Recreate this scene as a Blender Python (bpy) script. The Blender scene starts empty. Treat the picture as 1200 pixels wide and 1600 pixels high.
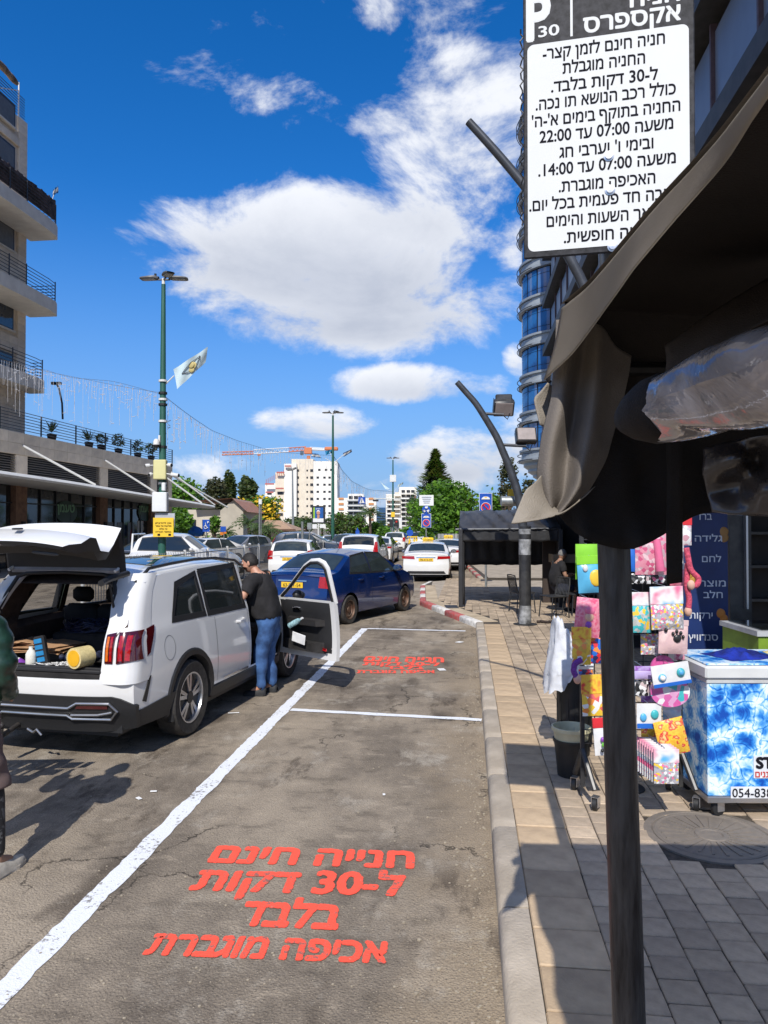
import bpy, math, random
from mathutils import Vector, Matrix, noise
R = math.radians
S = bpy.context.scene
COL = S.collection
random.seed(7)
# ------------------------------------------------------------------ camera
FPX, HOR, CAMZ, YAW = 1150.0, 820.0, 2.05, R(6.5)
PITCH = math.atan((HOR-800)/FPX)
cd = bpy.data.cameras.new('camera'); cam = bpy.data.objects.new('camera', cd); COL.objects.link(cam)
cam.location = (0, 0, CAMZ); cam.rotation_euler = (math.pi/2+PITCH, 0, YAW)
cd.sensor_fit = 'VERTICAL'; cd.sensor_height = 24; cd.lens = 24*FPX/1600; cd.clip_end = 6000; cd.clip_start = 0.05
S.camera = cam
# ------------------------------------------------------------------ sun: from behind and slightly left, about 44 degrees high
k_sun = 1.05
sh_x, sh_y = 0.152*math.cos(YAW)-k_sun*math.sin(YAW), 0.152*math.sin(YAW)+k_sun*math.cos(YAW)
to_sun = Vector((-sh_x, -sh_y, 1)).normalized()
SUN_EL = math.asin(to_sun.z); SUN_AZ = math.atan2(to_sun.x, to_sun.y)
sl = bpy.data.lights.new('sun', 'SUN'); sl.energy = 4.3; sl.angle = R(0.5); sl.color = (1, .95, .87)
so = bpy.data.objects.new('sun', sl); COL.objects.link(so); so.rotation_euler = to_sun.to_track_quat('Z', 'Y').to_euler()
# ------------------------------------------------------------------ sky with clouds
VS = S.view_settings; VS.view_transform = 'Standard'; VS.look = 'None'; VS.gamma = 1; VS.use_curve_mapping = False; VS.exposure = 0.22
W = bpy.data.worlds.new('World'); S.world = W; W.use_nodes = True
nt = W.node_tree; nt.nodes.clear()
def N(t, kind, **kw):
    n = t.nodes.new(kind)
    for k, v in kw.items():
        if k.startswith('i_'): n.inputs[k[2:].replace('_', ' ')].default_value = v
        else: setattr(n, k, v)
    return n
def mth(t, op, a, b=None, c=None, clamp=False):
    n = t.nodes.new('ShaderNodeMath'); n.operation = op; n.use_clamp = clamp
    for i, x in enumerate((a, b, c)):
        if x is None: continue
        if isinstance(x, (int, float)): n.inputs[i].default_value = x
        else: t.links.new(x, n.inputs[i])
    return n.outputs[0]
def vdot(t, a, v):
    n = t.nodes.new('ShaderNodeVectorMath'); n.operation = 'DOT_PRODUCT'; t.links.new(a, n.inputs[0]); n.inputs[1].default_value = v
    return n.outputs['Value']
def sstep(t, x, lo, hi, a=0.0, b=1.0):
    n = t.nodes.new('ShaderNodeMapRange'); n.interpolation_type = 'SMOOTHSTEP'; t.links.new(x, n.inputs[0])
    for i, q in enumerate((lo, hi, a, b)): n.inputs[1+i].default_value = q
    return n.outputs[0]
def P(px, py, D):
    v = (800-py)/FPX; u = (px-600)/FPX
    f = math.cos(PITCH)-v*math.sin(PITCH); z = v*math.cos(PITCH)+math.sin(PITCH)
    X = u*D/f; Z = z*D/f
    return Vector((X*math.cos(YAW)-D*math.sin(YAW), X*math.sin(YAW)+D*math.cos(YAW), CAMZ+Z))
def G(px, py, z=0.0):
    d = P(px, py, 1.0)-Vector((0, 0, CAMZ)); k = (z-CAMZ)/d.z
    return Vector((0, 0, CAMZ))+d*k
def C(X, D, z=0.0):      # metres right and ahead of where the photographer stood
    return Vector((X*math.cos(YAW)-D*math.sin(YAW), X*math.sin(YAW)+D*math.cos(YAW), z))
sky = N(nt, 'ShaderNodeTexSky', sky_type='NISHITA', sun_disc=False, sun_elevation=SUN_EL, sun_rotation=SUN_AZ, altitude=60, air_density=1.0, dust_density=0.25, ozone_density=2.6)
tn = N(nt, 'ShaderNodeMix', data_type='RGBA', blend_type='MULTIPLY'); tn.inputs[0].default_value = 1; tn.inputs[7].default_value = (.74, .93, 1.25, 1); nt.links.new(sky.outputs[0], tn.inputs[6])
hs = N(nt, 'ShaderNodeHueSaturation', i_Saturation=1.2, i_Value=.76); nt.links.new(tn.outputs[2], hs.inputs['Color'])
tc = N(nt, 'ShaderNodeTexCoord'); dirv = tc.outputs['Generated']
hz_ = N(nt, 'ShaderNodeMix', data_type='RGBA'); sz = N(nt, 'ShaderNodeSeparateXYZ'); nt.links.new(dirv, sz.inputs[0]); nt.links.new(sstep(nt, sz.outputs[2], -.05, .42, .92, .0), hz_.inputs[0])
nt.links.new(hs.outputs[0], hz_.inputs[6]); hz_.inputs[7].default_value = (1.4, 2.45, 4.4, 1)
# (centre px, centre py, half width, half height, weight): directions of the real clouds
CL = [(470, 385, 270, 100, 1.0), (580, 400, 190, 125, 1.0), (560, 470, 270, 85, 1.0), (330, 420, 150, 60, .8), (700, 290, 160, 110, .55), (770, 190, 170, 110, .48), (745, 340, 100, 100, .62),
      (740, 420, 90, 90, .6), (640, 600, 130, 34, .85), (715, 605, 95, 26, .75), (500, 662, 110, 32, .75), (712, 715, 125, 56, 1.0), (630, 668, 34, 22, .6), (840, 690, 110, 60, .9),
      (430, 130, 130, 70, .42), (620, 160, 160, 60, .46), (600, 10, 200, 45, .55), (660, 95, 140, 55, .46), (480, 60, 120, 50, .34), (400, 745, 200, 40, .62), (560, 765, 180, 40, .6), (150, 475, 50, 30, .3), (810, 560, 26, 34, .6), (210, 455, 60, 22, .4)]
tot = None; low = None
for (cx, cy, hw, hh, wt) in CL:
    c = (P(cx, cy, 1)-Vector((0, 0, CAMZ))); ln = c.length; c.normalize()
    t1 = Vector((0, 0, 1)).cross(c).normalized()*-1; t2 = t1.cross(c).normalized()
    if t2.z < 0: t2 = -t2
    rw = hw/FPX/ln; rh = hh/FPX/ln
    a = vdot(nt, dirv, tuple(t1/rw)); b = vdot(nt, dirv, tuple(t2/rh)); fr = mth(nt, 'GREATER_THAN', vdot(nt, dirv, tuple(c)), .3)
    r2 = mth(nt, 'ADD', mth(nt, 'MULTIPLY', a, a), mth(nt, 'MULTIPLY', b, b))
    bl = mth(nt, 'MULTIPLY', mth(nt, 'MULTIPLY', sstep(nt, r2, 0.0, 1.9, 1, 0), wt), fr)
    lo_ = mth(nt, 'MULTIPLY', bl, sstep(nt, b, -.7, .75, 1, 0))
    tot = bl if tot is None else mth(nt, 'MAXIMUM', tot, bl)
    low = lo_ if low is None else mth(nt, 'MAXIMUM', low, lo_)
mp = N(nt, 'ShaderNodeMapping'); mp.inputs['Scale'].default_value = (1, 1, 1.7); nt.links.new(dirv, mp.inputs[0])
n1 = N(nt, 'ShaderNodeTexNoise', noise_dimensions='3D', i_Scale=5.5, i_Detail=12.0, i_Roughness=.64, i_Distortion=.35); nt.links.new(mp.outputs[0], n1.inputs[0])
n2 = N(nt, 'ShaderNodeTexNoise', i_Scale=2.1, i_Detail=4.0, i_Roughness=.5); nt.links.new(mp.outputs[0], n2.inputs[0])
vw = P(600, 500, 1)-Vector((0, 0, CAMZ)); vw.normalize()
outm = sstep(nt, vdot(nt, dirv, tuple(vw)), .80, .60, 0, 1)
gen = mth(nt, 'MULTIPLY', mth(nt, 'MULTIPLY', sstep(nt, n2.outputs[0], .44, .60, 0, .9), outm), .9)
dens = mth(nt, 'ADD', mth(nt, 'MAXIMUM', tot, gen), mth(nt, 'MULTIPLY', mth(nt, 'SUBTRACT', n1.outputs[0], .5), 2.5))
alpha = sstep(nt, dens, .40, .92, 0, .97)
shade = mth(nt, 'MULTIPLY', mth(nt, 'ADD', sstep(nt, dens, .75, 1.5, 0, .40), mth(nt, 'ADD', mth(nt, 'MULTIPLY', low, .60), mth(nt, 'MULTIPLY', mth(nt, 'SUBTRACT', .52, n1.outputs[0]), .9))), 1.0, clamp=True)
ccol = N(nt, 'ShaderNodeMix', data_type='RGBA'); nt.links.new(shade, ccol.inputs[0])
ccol.inputs[6].default_value = (5.7, 5.85, 6.2, 1); ccol.inputs[7].default_value = (2.5, 2.8, 3.5, 1)
mx = N(nt, 'ShaderNodeMix', data_type='RGBA'); nt.links.new(alpha, mx.inputs[0]); nt.links.new(hz_.outputs[2], mx.inputs[6]); nt.links.new(ccol.outputs[2], mx.inputs[7])
bg = N(nt, 'ShaderNodeBackground', i_Strength=0.145); nt.links.new(mx.outputs[2], bg.inputs[0])
wo = N(nt, 'ShaderNodeOutputWorld'); nt.links.new(bg.outputs[0], wo.inputs[0])
S.cycles.max_bounces = 8; S.cycles.transparent_max_bounces = 12
# ------------------------------------------------------------------ materials
MATS = {}
def mat(name, col, rough=.6, metal=0, nscale=None, var=.12, bump=0.0, col2=None, spec=None, alpha=None, trans=None, detail=4, coat=0, lo=.35, hi=.65, stretch=None, emit=None, bscale=None):
    if name in MATS: return MATS[name]
    m = bpy.data.materials.new(name); m.use_nodes = True; t = m.node_tree; b = t.nodes['Principled BSDF']
    if len(col) == 3: col = (*col, 1)
    b.inputs['Roughness'].default_value = rough; b.inputs['Metallic'].default_value = metal
    if spec is not None: b.inputs['Specular IOR Level'].default_value = spec
    if coat: b.inputs['Coat Weight'].default_value = coat; b.inputs['Coat Roughness'].default_value = .04
    if alpha is not None: b.inputs['Alpha'].default_value = alpha
    if trans is not None: b.inputs['Transmission Weight'].default_value = trans
    if emit: b.inputs['Emission Color'].default_value = (*emit[0], 1); b.inputs['Emission Strength'].default_value = emit[1]
    if nscale is None: nscale = 6
    co = N(t, 'ShaderNodeTexCoord'); src = co.outputs['Object']
    if stretch:
        mpp = N(t, 'ShaderNodeMapping'); mpp.inputs['Scale'].default_value = stretch; t.links.new(src, mpp.inputs[0]); src = mpp.outputs[0]
    no = N(t, 'ShaderNodeTexNoise', i_Scale=nscale, i_Detail=detail, i_Roughness=.6); t.links.new(src, no.inputs[0])
    mr = N(t, 'ShaderNodeMapRange'); t.links.new(no.outputs[0], mr.inputs[0]); mr.inputs[1].default_value = lo; mr.inputs[2].default_value = hi
    mi = N(t, 'ShaderNodeMix', data_type='RGBA'); t.links.new(mr.outputs[0], mi.inputs[0])
    c2 = col2 if col2 is not None else tuple(max(0, c*(1-var*2)) for c in col[:3])
    mi.inputs[6].default_value = col; mi.inputs[7].default_value = (*c2[:3], 1)
    t.links.new(mi.outputs[2], b.inputs['Base Color'])
    if bump:
        nb = no
        if bscale:
            nb = N(t, 'ShaderNodeTexNoise', i_Scale=bscale, i_Detail=3.0); t.links.new(src, nb.inputs[0])
        bp = N(t, 'ShaderNodeBump', i_Strength=min(1, bump), i_Distance=.01); t.links.new(nb.outputs[0], bp.inputs['Height']); t.links.new(bp.outputs[0], b.inputs['Normal'])
    MATS[name] = m; return m
def vary(m, amt=.12, hue=.0):
    """each object using m gets its own slight brightness"""
    t = m.node_tree; b = t.nodes['Principled BSDF']; l = b.inputs['Base Color'].links[0]; s_ = l.from_socket
    oi = N(t, 'ShaderNodeObjectInfo'); h = N(t, 'ShaderNodeHueSaturation'); t.links.new(s_, h.inputs['Color'])
    mr = N(t, 'ShaderNodeMapRange'); t.links.new(oi.outputs['Random'], mr.inputs[0]); mr.inputs[3].default_value = 1-amt; mr.inputs[4].default_value = 1+amt
    t.links.new(mr.outputs[0], h.inputs['Value']); t.links.new(h.outputs[0], b.inputs['Base Color']); return m
# ------------------------------------------------------------------ mesh helpers
class MB:
    def __init__(s): s.v = []; s.f = []; s.m = []
    def add(s, vs, fs, m=0, M=None):
        o = len(s.v)
        for p in vs:
            p = Vector(p); s.v.append(M @ p if M is not None else p)
        for i, f in enumerate(fs): s.f.append(tuple(o+j for j in f)); s.m.append(m[i] if isinstance(m, list) else m)
        return s
    def box(s, x0, x1, y0, y1, z0, z1, m=0, M=None):
        vs = [(x0, y0, z0), (x1, y0, z0), (x1, y1, z0), (x0, y1, z0), (x0, y0, z1), (x1, y0, z1), (x1, y1, z1), (x0, y1, z1)]
        return s.add(vs, [(0, 3, 2, 1), (4, 5, 6, 7), (0, 1, 5, 4), (1, 2, 6, 5), (2, 3, 7, 6), (3, 0, 4, 7)], m, M)
    def cbox(s, c, sx, sy, sz, m=0, M=None): return s.box(c[0]-sx/2, c[0]+sx/2, c[1]-sy/2, c[1]+sy/2, c[2]-sz/2, c[2]+sz/2, m, M)
    def bbox(s, x0, x1, y0, y1, z0, z1, b=.01, m=0, M=None):
        """box with chamfered edges: stacked insets"""
        b = min(b, (x1-x0)/2.01, (y1-y0)/2.01, (z1-z0)/2.01); rings = []
        def ring(i, z):
            x0_, x1_, y0_, y1_ = x0+i, x1-i, y0+i, y1-i; c = b if i == 0 else b*.3
            return [(x0_+c, y0_, z), (x1_-c, y0_, z), (x1_, y0_+c, z), (x1_, y1_-c, z), (x1_-c, y1_, z), (x0_+c, y1_, z), (x0_, y1_-c, z), (x0_, y0_+c, z)]
        for i, z in ((b, z0), (0, z0+b), (0, z1-b), (b, z1)): rings += ring(i, z)
        fs = [tuple(range(7, -1, -1)), tuple(range(24, 32))]
        for r in range(3):
            for k in range(8): fs.append((r*8+k, r*8+(k+1) % 8, r*8+8+(k+1) % 8, r*8+8+k))
        return s.add(rings, fs, m, M)
    def tube(s, pts, r, n=8, m=0, caps=True, M=None, flat=None):
        pts = [Vector(p) for p in pts]; k = len(pts); rs = r if isinstance(r, (list, tuple)) else [r]*k
        vs = []; up = None
        for i, p in enumerate(pts):
            d = (pts[min(i+1, k-1)]-pts[max(i-1, 0)]).normalized()
            if up is None: up = Vector((0, 0, 1)) if abs(d.z) < .9 else Vector((1, 0, 0))
            a = d.cross(up); a = a.normalized() if a.length > 1e-5 else d.orthogonal().normalized(); b = a.cross(d).normalized(); up = b
            for j in range(n):
                t = 2*math.pi*j/n; vs.append(p+a*math.cos(t)*rs[i]+b*math.sin(t)*rs[i]*(flat or 1))
        fs = []
        for i in range(k-1):
            for j in range(n): fs.append((i*n+j, i*n+(j+1) % n, (i+1)*n+(j+1) % n, (i+1)*n+j))
        if caps: fs += [tuple(range(n-1, -1, -1)), tuple(range((k-1)*n, k*n))]
        return s.add(vs, fs, m, M)
    def lathe(s, prof, n=24, m=0, M=None, axis='z', caps=True):
        """prof: list of (radius, height)"""
        vs = []
        for (r, h) in prof:
            for j in range(n):
                t = 2*math.pi*j/n; x, y = r*math.cos(t), r*math.sin(t)
                vs.append((x, y, h) if axis == 'z' else ((x, h, y) if axis == 'y' else (h, x, y)))
        fs = []
        for i in range(len(prof)-1):
            for j in range(n):
                q = (i*n+j, i*n+(j+1) % n, (i+1)*n+(j+1) % n, (i+1)*n+j); fs.append(q if axis != 'y' else q[::-1])
        if caps and prof[0][0] > 1e-4: fs.append(tuple(range(n-1, -1, -1)) if axis != 'y' else tuple(range(n)))
        if caps and prof[-1][0] > 1e-4:
            e = (len(prof)-1)*n; fs.append(tuple(range(e, e+n)) if axis != 'y' else tuple(range(e+n-1, e-1, -1)))
        return s.add(vs, fs, m, M)
    def ball(s, c, r, nu=12, nv=8, m=0, M=None):
        r = r if isinstance(r, (tuple, list)) else (r, r, r); vs = []
        for i in range(nv+1):
            ph = math.pi*i/nv-math.pi/2
            for j in range(nu):
                t = 2*math.pi*j/nu; vs.append((c[0]+r[0]*math.cos(ph)*math.cos(t), c[1]+r[1]*math.cos(ph)*math.sin(t), c[2]+r[2]*math.sin(ph)))
        fs = [(i*nu+j, i*nu+(j+1) % nu, (i+1)*nu+(j+1) % nu, (i+1)*nu+j) for i in range(nv) for j in range(nu)]
        return s.add(vs, fs, m, M)
    def grid(s, rows, m=0, M=None, flip=False, skip=None):
        nr = len(rows); nc = len(rows[0]); vs = [p for r in rows for p in r]; fs = []
        for i in range(nr-1):
            for j in range(nc-1):
                if skip and skip(i, j): continue
                q = (i*nc+j, i*nc+j+1, (i+1)*nc+j+1, (i+1)*nc+j); fs.append(q[::-1] if flip else q)
        return s.add(vs, fs, m, M)
    def prism(s, poly, h0, h1, m=0, M=None, axis='z'):
        """poly: (a,b) list ccw, extruded along axis"""
        def v(a, b, h): return (a, b, h) if axis == 'z' else ((a, h, b) if axis == 'y' else (h, a, b))
        n = len(poly); vs = [v(a, b, h0) for a, b in poly]+[v(a, b, h1) for a, b in poly]
        fs = [tuple(range(n-1, -1, -1)), tuple(range(n, 2*n))]+[(i, (i+1) % n, n+(i+1) % n, n+i) for i in range(n)]
        if axis == 'y': fs = [f[::-1] for f in fs]
        return s.add(vs, fs, m, M)
    def build(s, name, mats, parent=None, smooth=None, world=True, kind=None, base=None, uvmesh=None):
        if not isinstance(mats, (list, tuple)): mats = [mats]
        me = bpy.data.meshes.new(name)
        vs = s.v
        o = bpy.data.objects.new(name, me)
        if parent is not None:
            if world:
                inv = mroot(parent).inverted(); vs = [inv @ Vector(p) for p in vs]
            o.parent = parent
        elif base is not False and vs:
            if base is None:
                xs = [p[0] for p in vs]; ys = [p[1] for p in vs]; zs = [p[2] for p in vs]
                base = Vector(((min(xs)+max(xs))/2, (min(ys)+max(ys))/2, min(zs)))
            base = Vector(base); o.location = base; vs = [Vector(p)-base for p in vs]
        me.from_pydata([tuple(p) for p in vs], [], s.f)
        for q in mats: me.materials.append(q)
        if len(mats) > 1: me.polygons.foreach_set('material_index', s.m)
        if smooth:
            me.polygons.foreach_set('use_smooth', [True]*len(me.polygons))
            if smooth is not True: me.set_sharp_from_angle(angle=R(smooth))
        me.update()
        COL.objects.link(o)
        if kind: o['kind'] = kind
        return o
def mroot(o):
    M = Matrix.LocRotScale(o.location, o.rotation_euler, o.scale)
    return mroot(o.parent) @ M if o.parent else M
def thing(name, label, cat, loc=(0, 0, 0), rz=0, group=None):
    o = bpy.data.objects.new(name, None); COL.objects.link(o); o.location = loc; o.rotation_euler = (0, 0, rz); o.empty_display_size = .1
    o['label'] = label; o['category'] = cat
    if group: o['group'] = group
    return o
def tag(o, label, cat, group=None):
    o['label'] = label; o['category'] = cat
    if group: o['group'] = group
    return o
def struct(o): o['kind'] = 'structure'; return o
KIDS = {}
def copy_tree(o, parent=None, label=None, group=None):
    c = o.copy(); COL.objects.link(c)
    if parent: c.parent = parent
    if label: c['label'] = label
    if group: c['group'] = group
    for ch in [q for q in COL.objects if q.parent is o]: copy_tree(ch, c)
    return c
def shared(name, proto, parent, loc, rot=(0, 0, 0), scale=(1, 1, 1)):
    """another object sharing proto's mesh, loc in the parent's coordinates"""
    o = bpy.data.objects.new(name, proto.data if hasattr(proto, 'data') else proto); COL.objects.link(o); o.parent = parent; o.location = loc; o.rotation_euler = rot; o.scale = scale
    return o
def meshdata(mb, name, mats, smooth=None):
    o = mb.build(name, mats, None, smooth, base=False); me = o.data; bpy.data.objects.remove(o); return me
def frame(o, x, y=None):
    """matrix with origin o, x axis x, z up (or y given)"""
    x = Vector(x).normalized(); z = Vector((0, 0, 1)) if y is None else x.cross(Vector(y)).normalized()
    yv = z.cross(x).normalized(); z = x.cross(yv)
    M = Matrix((x, yv, z)).transposed().to_4x4(); M.translation = Vector(o); return M
def lerp(a, b, t): return a+(b-a)*t
def pw(pts, x):
    """piecewise linear"""
    if x <= pts[0][0]: return pts[0][1]
    for i in range(len(pts)-1):
        if x <= pts[i+1][0]:
            a, b = pts[i], pts[i+1]; return lerp(a[1], b[1], (x-a[0])/(b[0]-a[0]+1e-9))
    return pts[-1][1]
def pws(pts, x, w):
    return (pw(pts, x-w)+2*pw(pts, x-w/2)+2*pw(pts, x)+2*pw(pts, x+w/2)+pw(pts, x+w))/8
def heb(s):
    """right-to-left display order; runs of digits keep theirs"""
    out = []; run = ''
    for ch in s:
        if ch.isdigit() or (ch in ':' and run): run += ch
        else:
            if run: out.append(run); run = ''
            out.append(ch)
    if run: out.append(run)
    return ''.join(out[::-1])
from mathutils.geometry import tessellate_polygon
def contours(me):
    """outlines of the glyphs, each with its holes, so that overlapping strokes fill properly"""
    nb = {}
    for e in me.edges:
        a, b = e.vertices; nb.setdefault(a, []).append(b); nb.setdefault(b, []).append(a)
    seen = set(); loops = []
    for e in me.edges:
        a, b = e.vertices
        if a in seen: continue
        l = [a]; seen.add(a); cur = b; prev = a
        while cur not in seen:
            l.append(cur); seen.add(cur); nx = [q for q in nb[cur] if q != prev]; prev = cur
            if not nx: break
            cur = nx[0]
        loops.append([me.vertices[i].co.copy() for i in l])
    def area(l): return sum(l[i].x*l[(i+1) % len(l)].y-l[(i+1) % len(l)].x*l[i].y for i in range(len(l)))/2
    def inside(p, l):
        c_ = False
        for i in range(len(l)):
            a, b = l[i], l[(i+1) % len(l)]
            if (a.y > p.y) != (b.y > p.y) and p.x < (b.x-a.x)*(p.y-a.y)/(b.y-a.y)+a.x: c_ = not c_
        return c_
    loops = [l for l in loops if len(l) > 2]; loops.sort(key=lambda l: -abs(area(l))); groups = []
    for l in loops:
        for g in groups:
            if all(inside(p, g[0]) for p in l[::2]) and not any(inside(l[0], h) for h in g[1:]): g.append(l); break
        else: groups.append([l])
    return groups
def text(name, s, M, width, height, mt, parent, bold=.0, rag=0, align='CENTER', rtl=True, shear=0, thick=.0008):
    """flat lettering in the plane of M: M's x = reading left-to-right axis, y = up; scaled to fit width x cap height"""
    cu = bpy.data.curves.new(name, 'FONT'); cu.body = heb(s) if rtl else s; cu.size = 1; cu.resolution_u = 3
    cu.fill_mode = 'NONE'
    m0 = bpy.data.meshes.new_from_object(bpy.data.objects.new('t', cu))
    groups = contours(m0); q = MB(); k = 0
    if rag:
        for g in groups:
            for li, l in enumerate(g):
                o_ = []
                for i in range(len(l)):
                    a, b = l[i], l[(i+1) % len(l)]; m_ = max(1, int((b-a).length/.03))
                    o_ += [a.lerp(b, t/m_) for t in range(m_)]
                g[li] = [p+Vector((noise.noise(p*16+Vector((len(s), 0, 0))), noise.noise(p*16+Vector((0, 9, 3))), 0))*rag for p in o_]
    ofs = [(0, 0)]
    if bold:
        for rr in ((bold,) if bold < .02 else (bold, bold*.5)): ofs += [(rr*math.cos(j*math.pi/4+.2), rr*math.sin(j*math.pi/4+.2)) for j in range(8)]
    for (ox, oy) in ofs:
        for gi, loops in enumerate(groups):
            flat = [p for l in loops for p in l]; tr = tessellate_polygon(loops)
            q.add([p+Vector((ox, oy, k+.3*(gi % 3))) for p in flat], [tuple(t) for t in tr])
        k += 1
    me = bpy.data.meshes.new(name); me.from_pydata([tuple(p) for p in q.v], [], q.f)
    xs = [v.co.x for v in me.vertices]; x0, x1 = min(xs), max(xs)
    sy = height; sx = (width/(x1-x0)) if width else sy
    off = {'CENTER': (x0+x1)/2, 'LEFT': x0, 'RIGHT': x1}[align]
    inv = mroot(parent).inverted() if parent else Matrix()
    for v in me.vertices:
        z = v.co.z*thick/16
        v.co = inv @ (M @ Vector(((v.co.x-off)*sx+v.co.y*sy*shear, v.co.y*sy, z)))
    me.materials.clear(); me.materials.append(mt); me.name = name
    o = bpy.data.objects.new(name, me); COL.objects.link(o); o.parent = parent
    return o
# ================================================================== GROUND, ROAD, PAVEMENT
def asphalt(name, base, worn):
    m = bpy.data.materials.new(name); m.use_nodes = True; t = m.node_tree; b = t.nodes['Principled BSDF']; b.inputs['Roughness'].default_value = .88; b.inputs['Specular IOR Level'].default_value = .25
    co = N(t, 'ShaderNodeTexCoord').outputs['Object']
    def ns(sc, det=3, rough=.6, st=None):
        src = co
        if st: mm = N(t, 'ShaderNodeMapping'); mm.inputs['Scale'].default_value = st; t.links.new(co, mm.inputs[0]); src = mm.outputs[0]
        n = N(t, 'ShaderNodeTexNoise', i_Scale=sc, i_Detail=det, i_Roughness=rough); t.links.new(src, n.inputs[0]); return n.outputs[0]
    big = ns(.9, 6, .65, (1.0, .55, 1)); mid = ns(4.5, 5, .65, (.7, 1.3, 1)); fine = ns(95, 2, .7); stain = ns(1.7, 3, .5, (1.2, .5, 1))
    vo = N(t, 'ShaderNodeTexVoronoi', i_Scale=75.0); t.links.new(co, vo.inputs[0]); vo2 = N(t, 'ShaderNodeTexVoronoi', i_Scale=14.0); t.links.new(co, vo2.inputs[0])
    def mixc(f, a, bb):
        x = N(t, 'ShaderNodeMix', data_type='RGBA'); t.links.new(f, x.inputs[0])
        for i, q in ((6, a), (7, bb)):
            if isinstance(q, tuple): x.inputs[i].default_value = (*q, 1)
            else: t.links.new(q, x.inputs[i])
        return x.outputs[2]
    c = mixc(sstep(t, big, .36, .64), base, worn)
    c = mixc(sstep(t, mid, .50, .72, 0, .6), c, tuple(x*.55 for x in base))
    c = mixc(sstep(t, mid, .44, .30, 0, .45), c, tuple(min(1, x*1.35) for x in worn))
    c = mixc(sstep(t, stain, .585, .70, 0, .62), c, (.055, .042, .032))
    sx = N(t, 'ShaderNodeSeparateXYZ'); t.links.new(co, sx.inputs[0]); kb = ns(2.2, 5, .7)
    dirt = mth(t, 'MULTIPLY', sstep(t, mth(t, 'ADD', sx.outputs[0], mth(t, 'MULTIPLY', kb, 1.1)), .05, .62), sstep(t, sx.outputs[0], .4, .1, 0, .6))
    c = mixc(dirt, c, (.30, .235, .16))
    lt = ns(1.3, 7, .75, (1.1, .8, 1)); c = mixc(sstep(t, lt, .53, .68, 0, .75), c, (.42, .375, .31)); dk = ns(2.6, 6, .7, (1.6, .6, 1)); c = mixc(mth(t, 'MULTIPLY', sstep(t, dk, .50, .66, 0, .9), sstep(t, ns(.45, 2), .44, .60)), c, (.080, .062, .047))
    c = mixc(sstep(t, fine, .50, .68, 0, .55), c, tuple(x*.4 for x in base))
    sp = mth(t, 'MULTIPLY', sstep(t, vo.outputs['Distance'], .28, .12, 0, .75), sstep(t, fine, .40, .58))
    rc = N(t, 'ShaderNodeSeparateColor'); t.links.new(vo.outputs['Color'], rc.inputs[0])
    sp = mth(t, 'MULTIPLY', sp, sstep(t, mth(t, 'ADD', rc.outputs[0], mth(t, 'MULTIPLY', ns(1.1, 3), .7)), .72, 1.05))
    c = mixc(sp, c, (.54, .46, .34))
    rc2 = N(t, 'ShaderNodeSeparateColor'); t.links.new(vo2.outputs['Color'], rc2.inputs[0])
    sp2 = mth(t, 'MULTIPLY', sstep(t, vo2.outputs['Distance'], .10, .05, 0, .6), mth(t, 'GREATER_THAN', rc2.outputs[0], .95))
    c = mixc(sp2, c, (.48, .44, .36))
    cv = N(t, 'ShaderNodeTexVoronoi', feature='DISTANCE_TO_EDGE', i_Scale=.85); wv = N(t, 'ShaderNodeMixRGB', blend_type='ADD'); wv.inputs[0].default_value = .5; t.links.new(co, wv.inputs[1]); wn = N(t, 'ShaderNodeTexNoise', i_Scale=3.0, i_Detail=6.0, i_Roughness=.7); t.links.new(co, wn.inputs[0]); t.links.new(wn.outputs['Color'], wv.inputs[2]); t.links.new(wv.outputs[0], cv.inputs[0])
    crk = mth(t, 'MULTIPLY', sstep(t, cv.outputs[0], .012, .003, 0, .8), sstep(t, ns(.8, 2), .50, .56)); c = mixc(crk, c, (.03, .025, .02))
    t.links.new(c, b.inputs['Base Color'])
    h = mth(t, 'ADD', mth(t, 'MULTIPLY', fine, .6), mth(t, 'MULTIPLY', vo.outputs['Distance'], -.6))
    bp = N(t, 'ShaderNodeBump', i_Strength=.9, i_Distance=.008); t.links.new(h, bp.inputs['Height']); t.links.new(bp.outputs[0], b.inputs['Normal'])
    return m
M_ROAD = asphalt('asphalt_worn', (.165, .137, .108), (.33, .275, .21))
M_FAR = mat('ground_dust', (.22, .19, .15), .95, nscale=.3, var=.2)
o = MB().add([(-2500, -300, -.02), (2500, -300, -.02), (2500, 5000, -.02), (-2500, 5000, -.02)], [(0, 1, 2, 3)]).build('ground', M_FAR, base=(0, 0, -.02)); struct(o)
road = MB().add([(-19, -6, 0), (9, -6, 0), (9, 240, 0), (-19, 240, 0)], [(0, 1, 2, 3)]).build('road', M_ROAD, base=(0, 0, 0)); struct(road)
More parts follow.
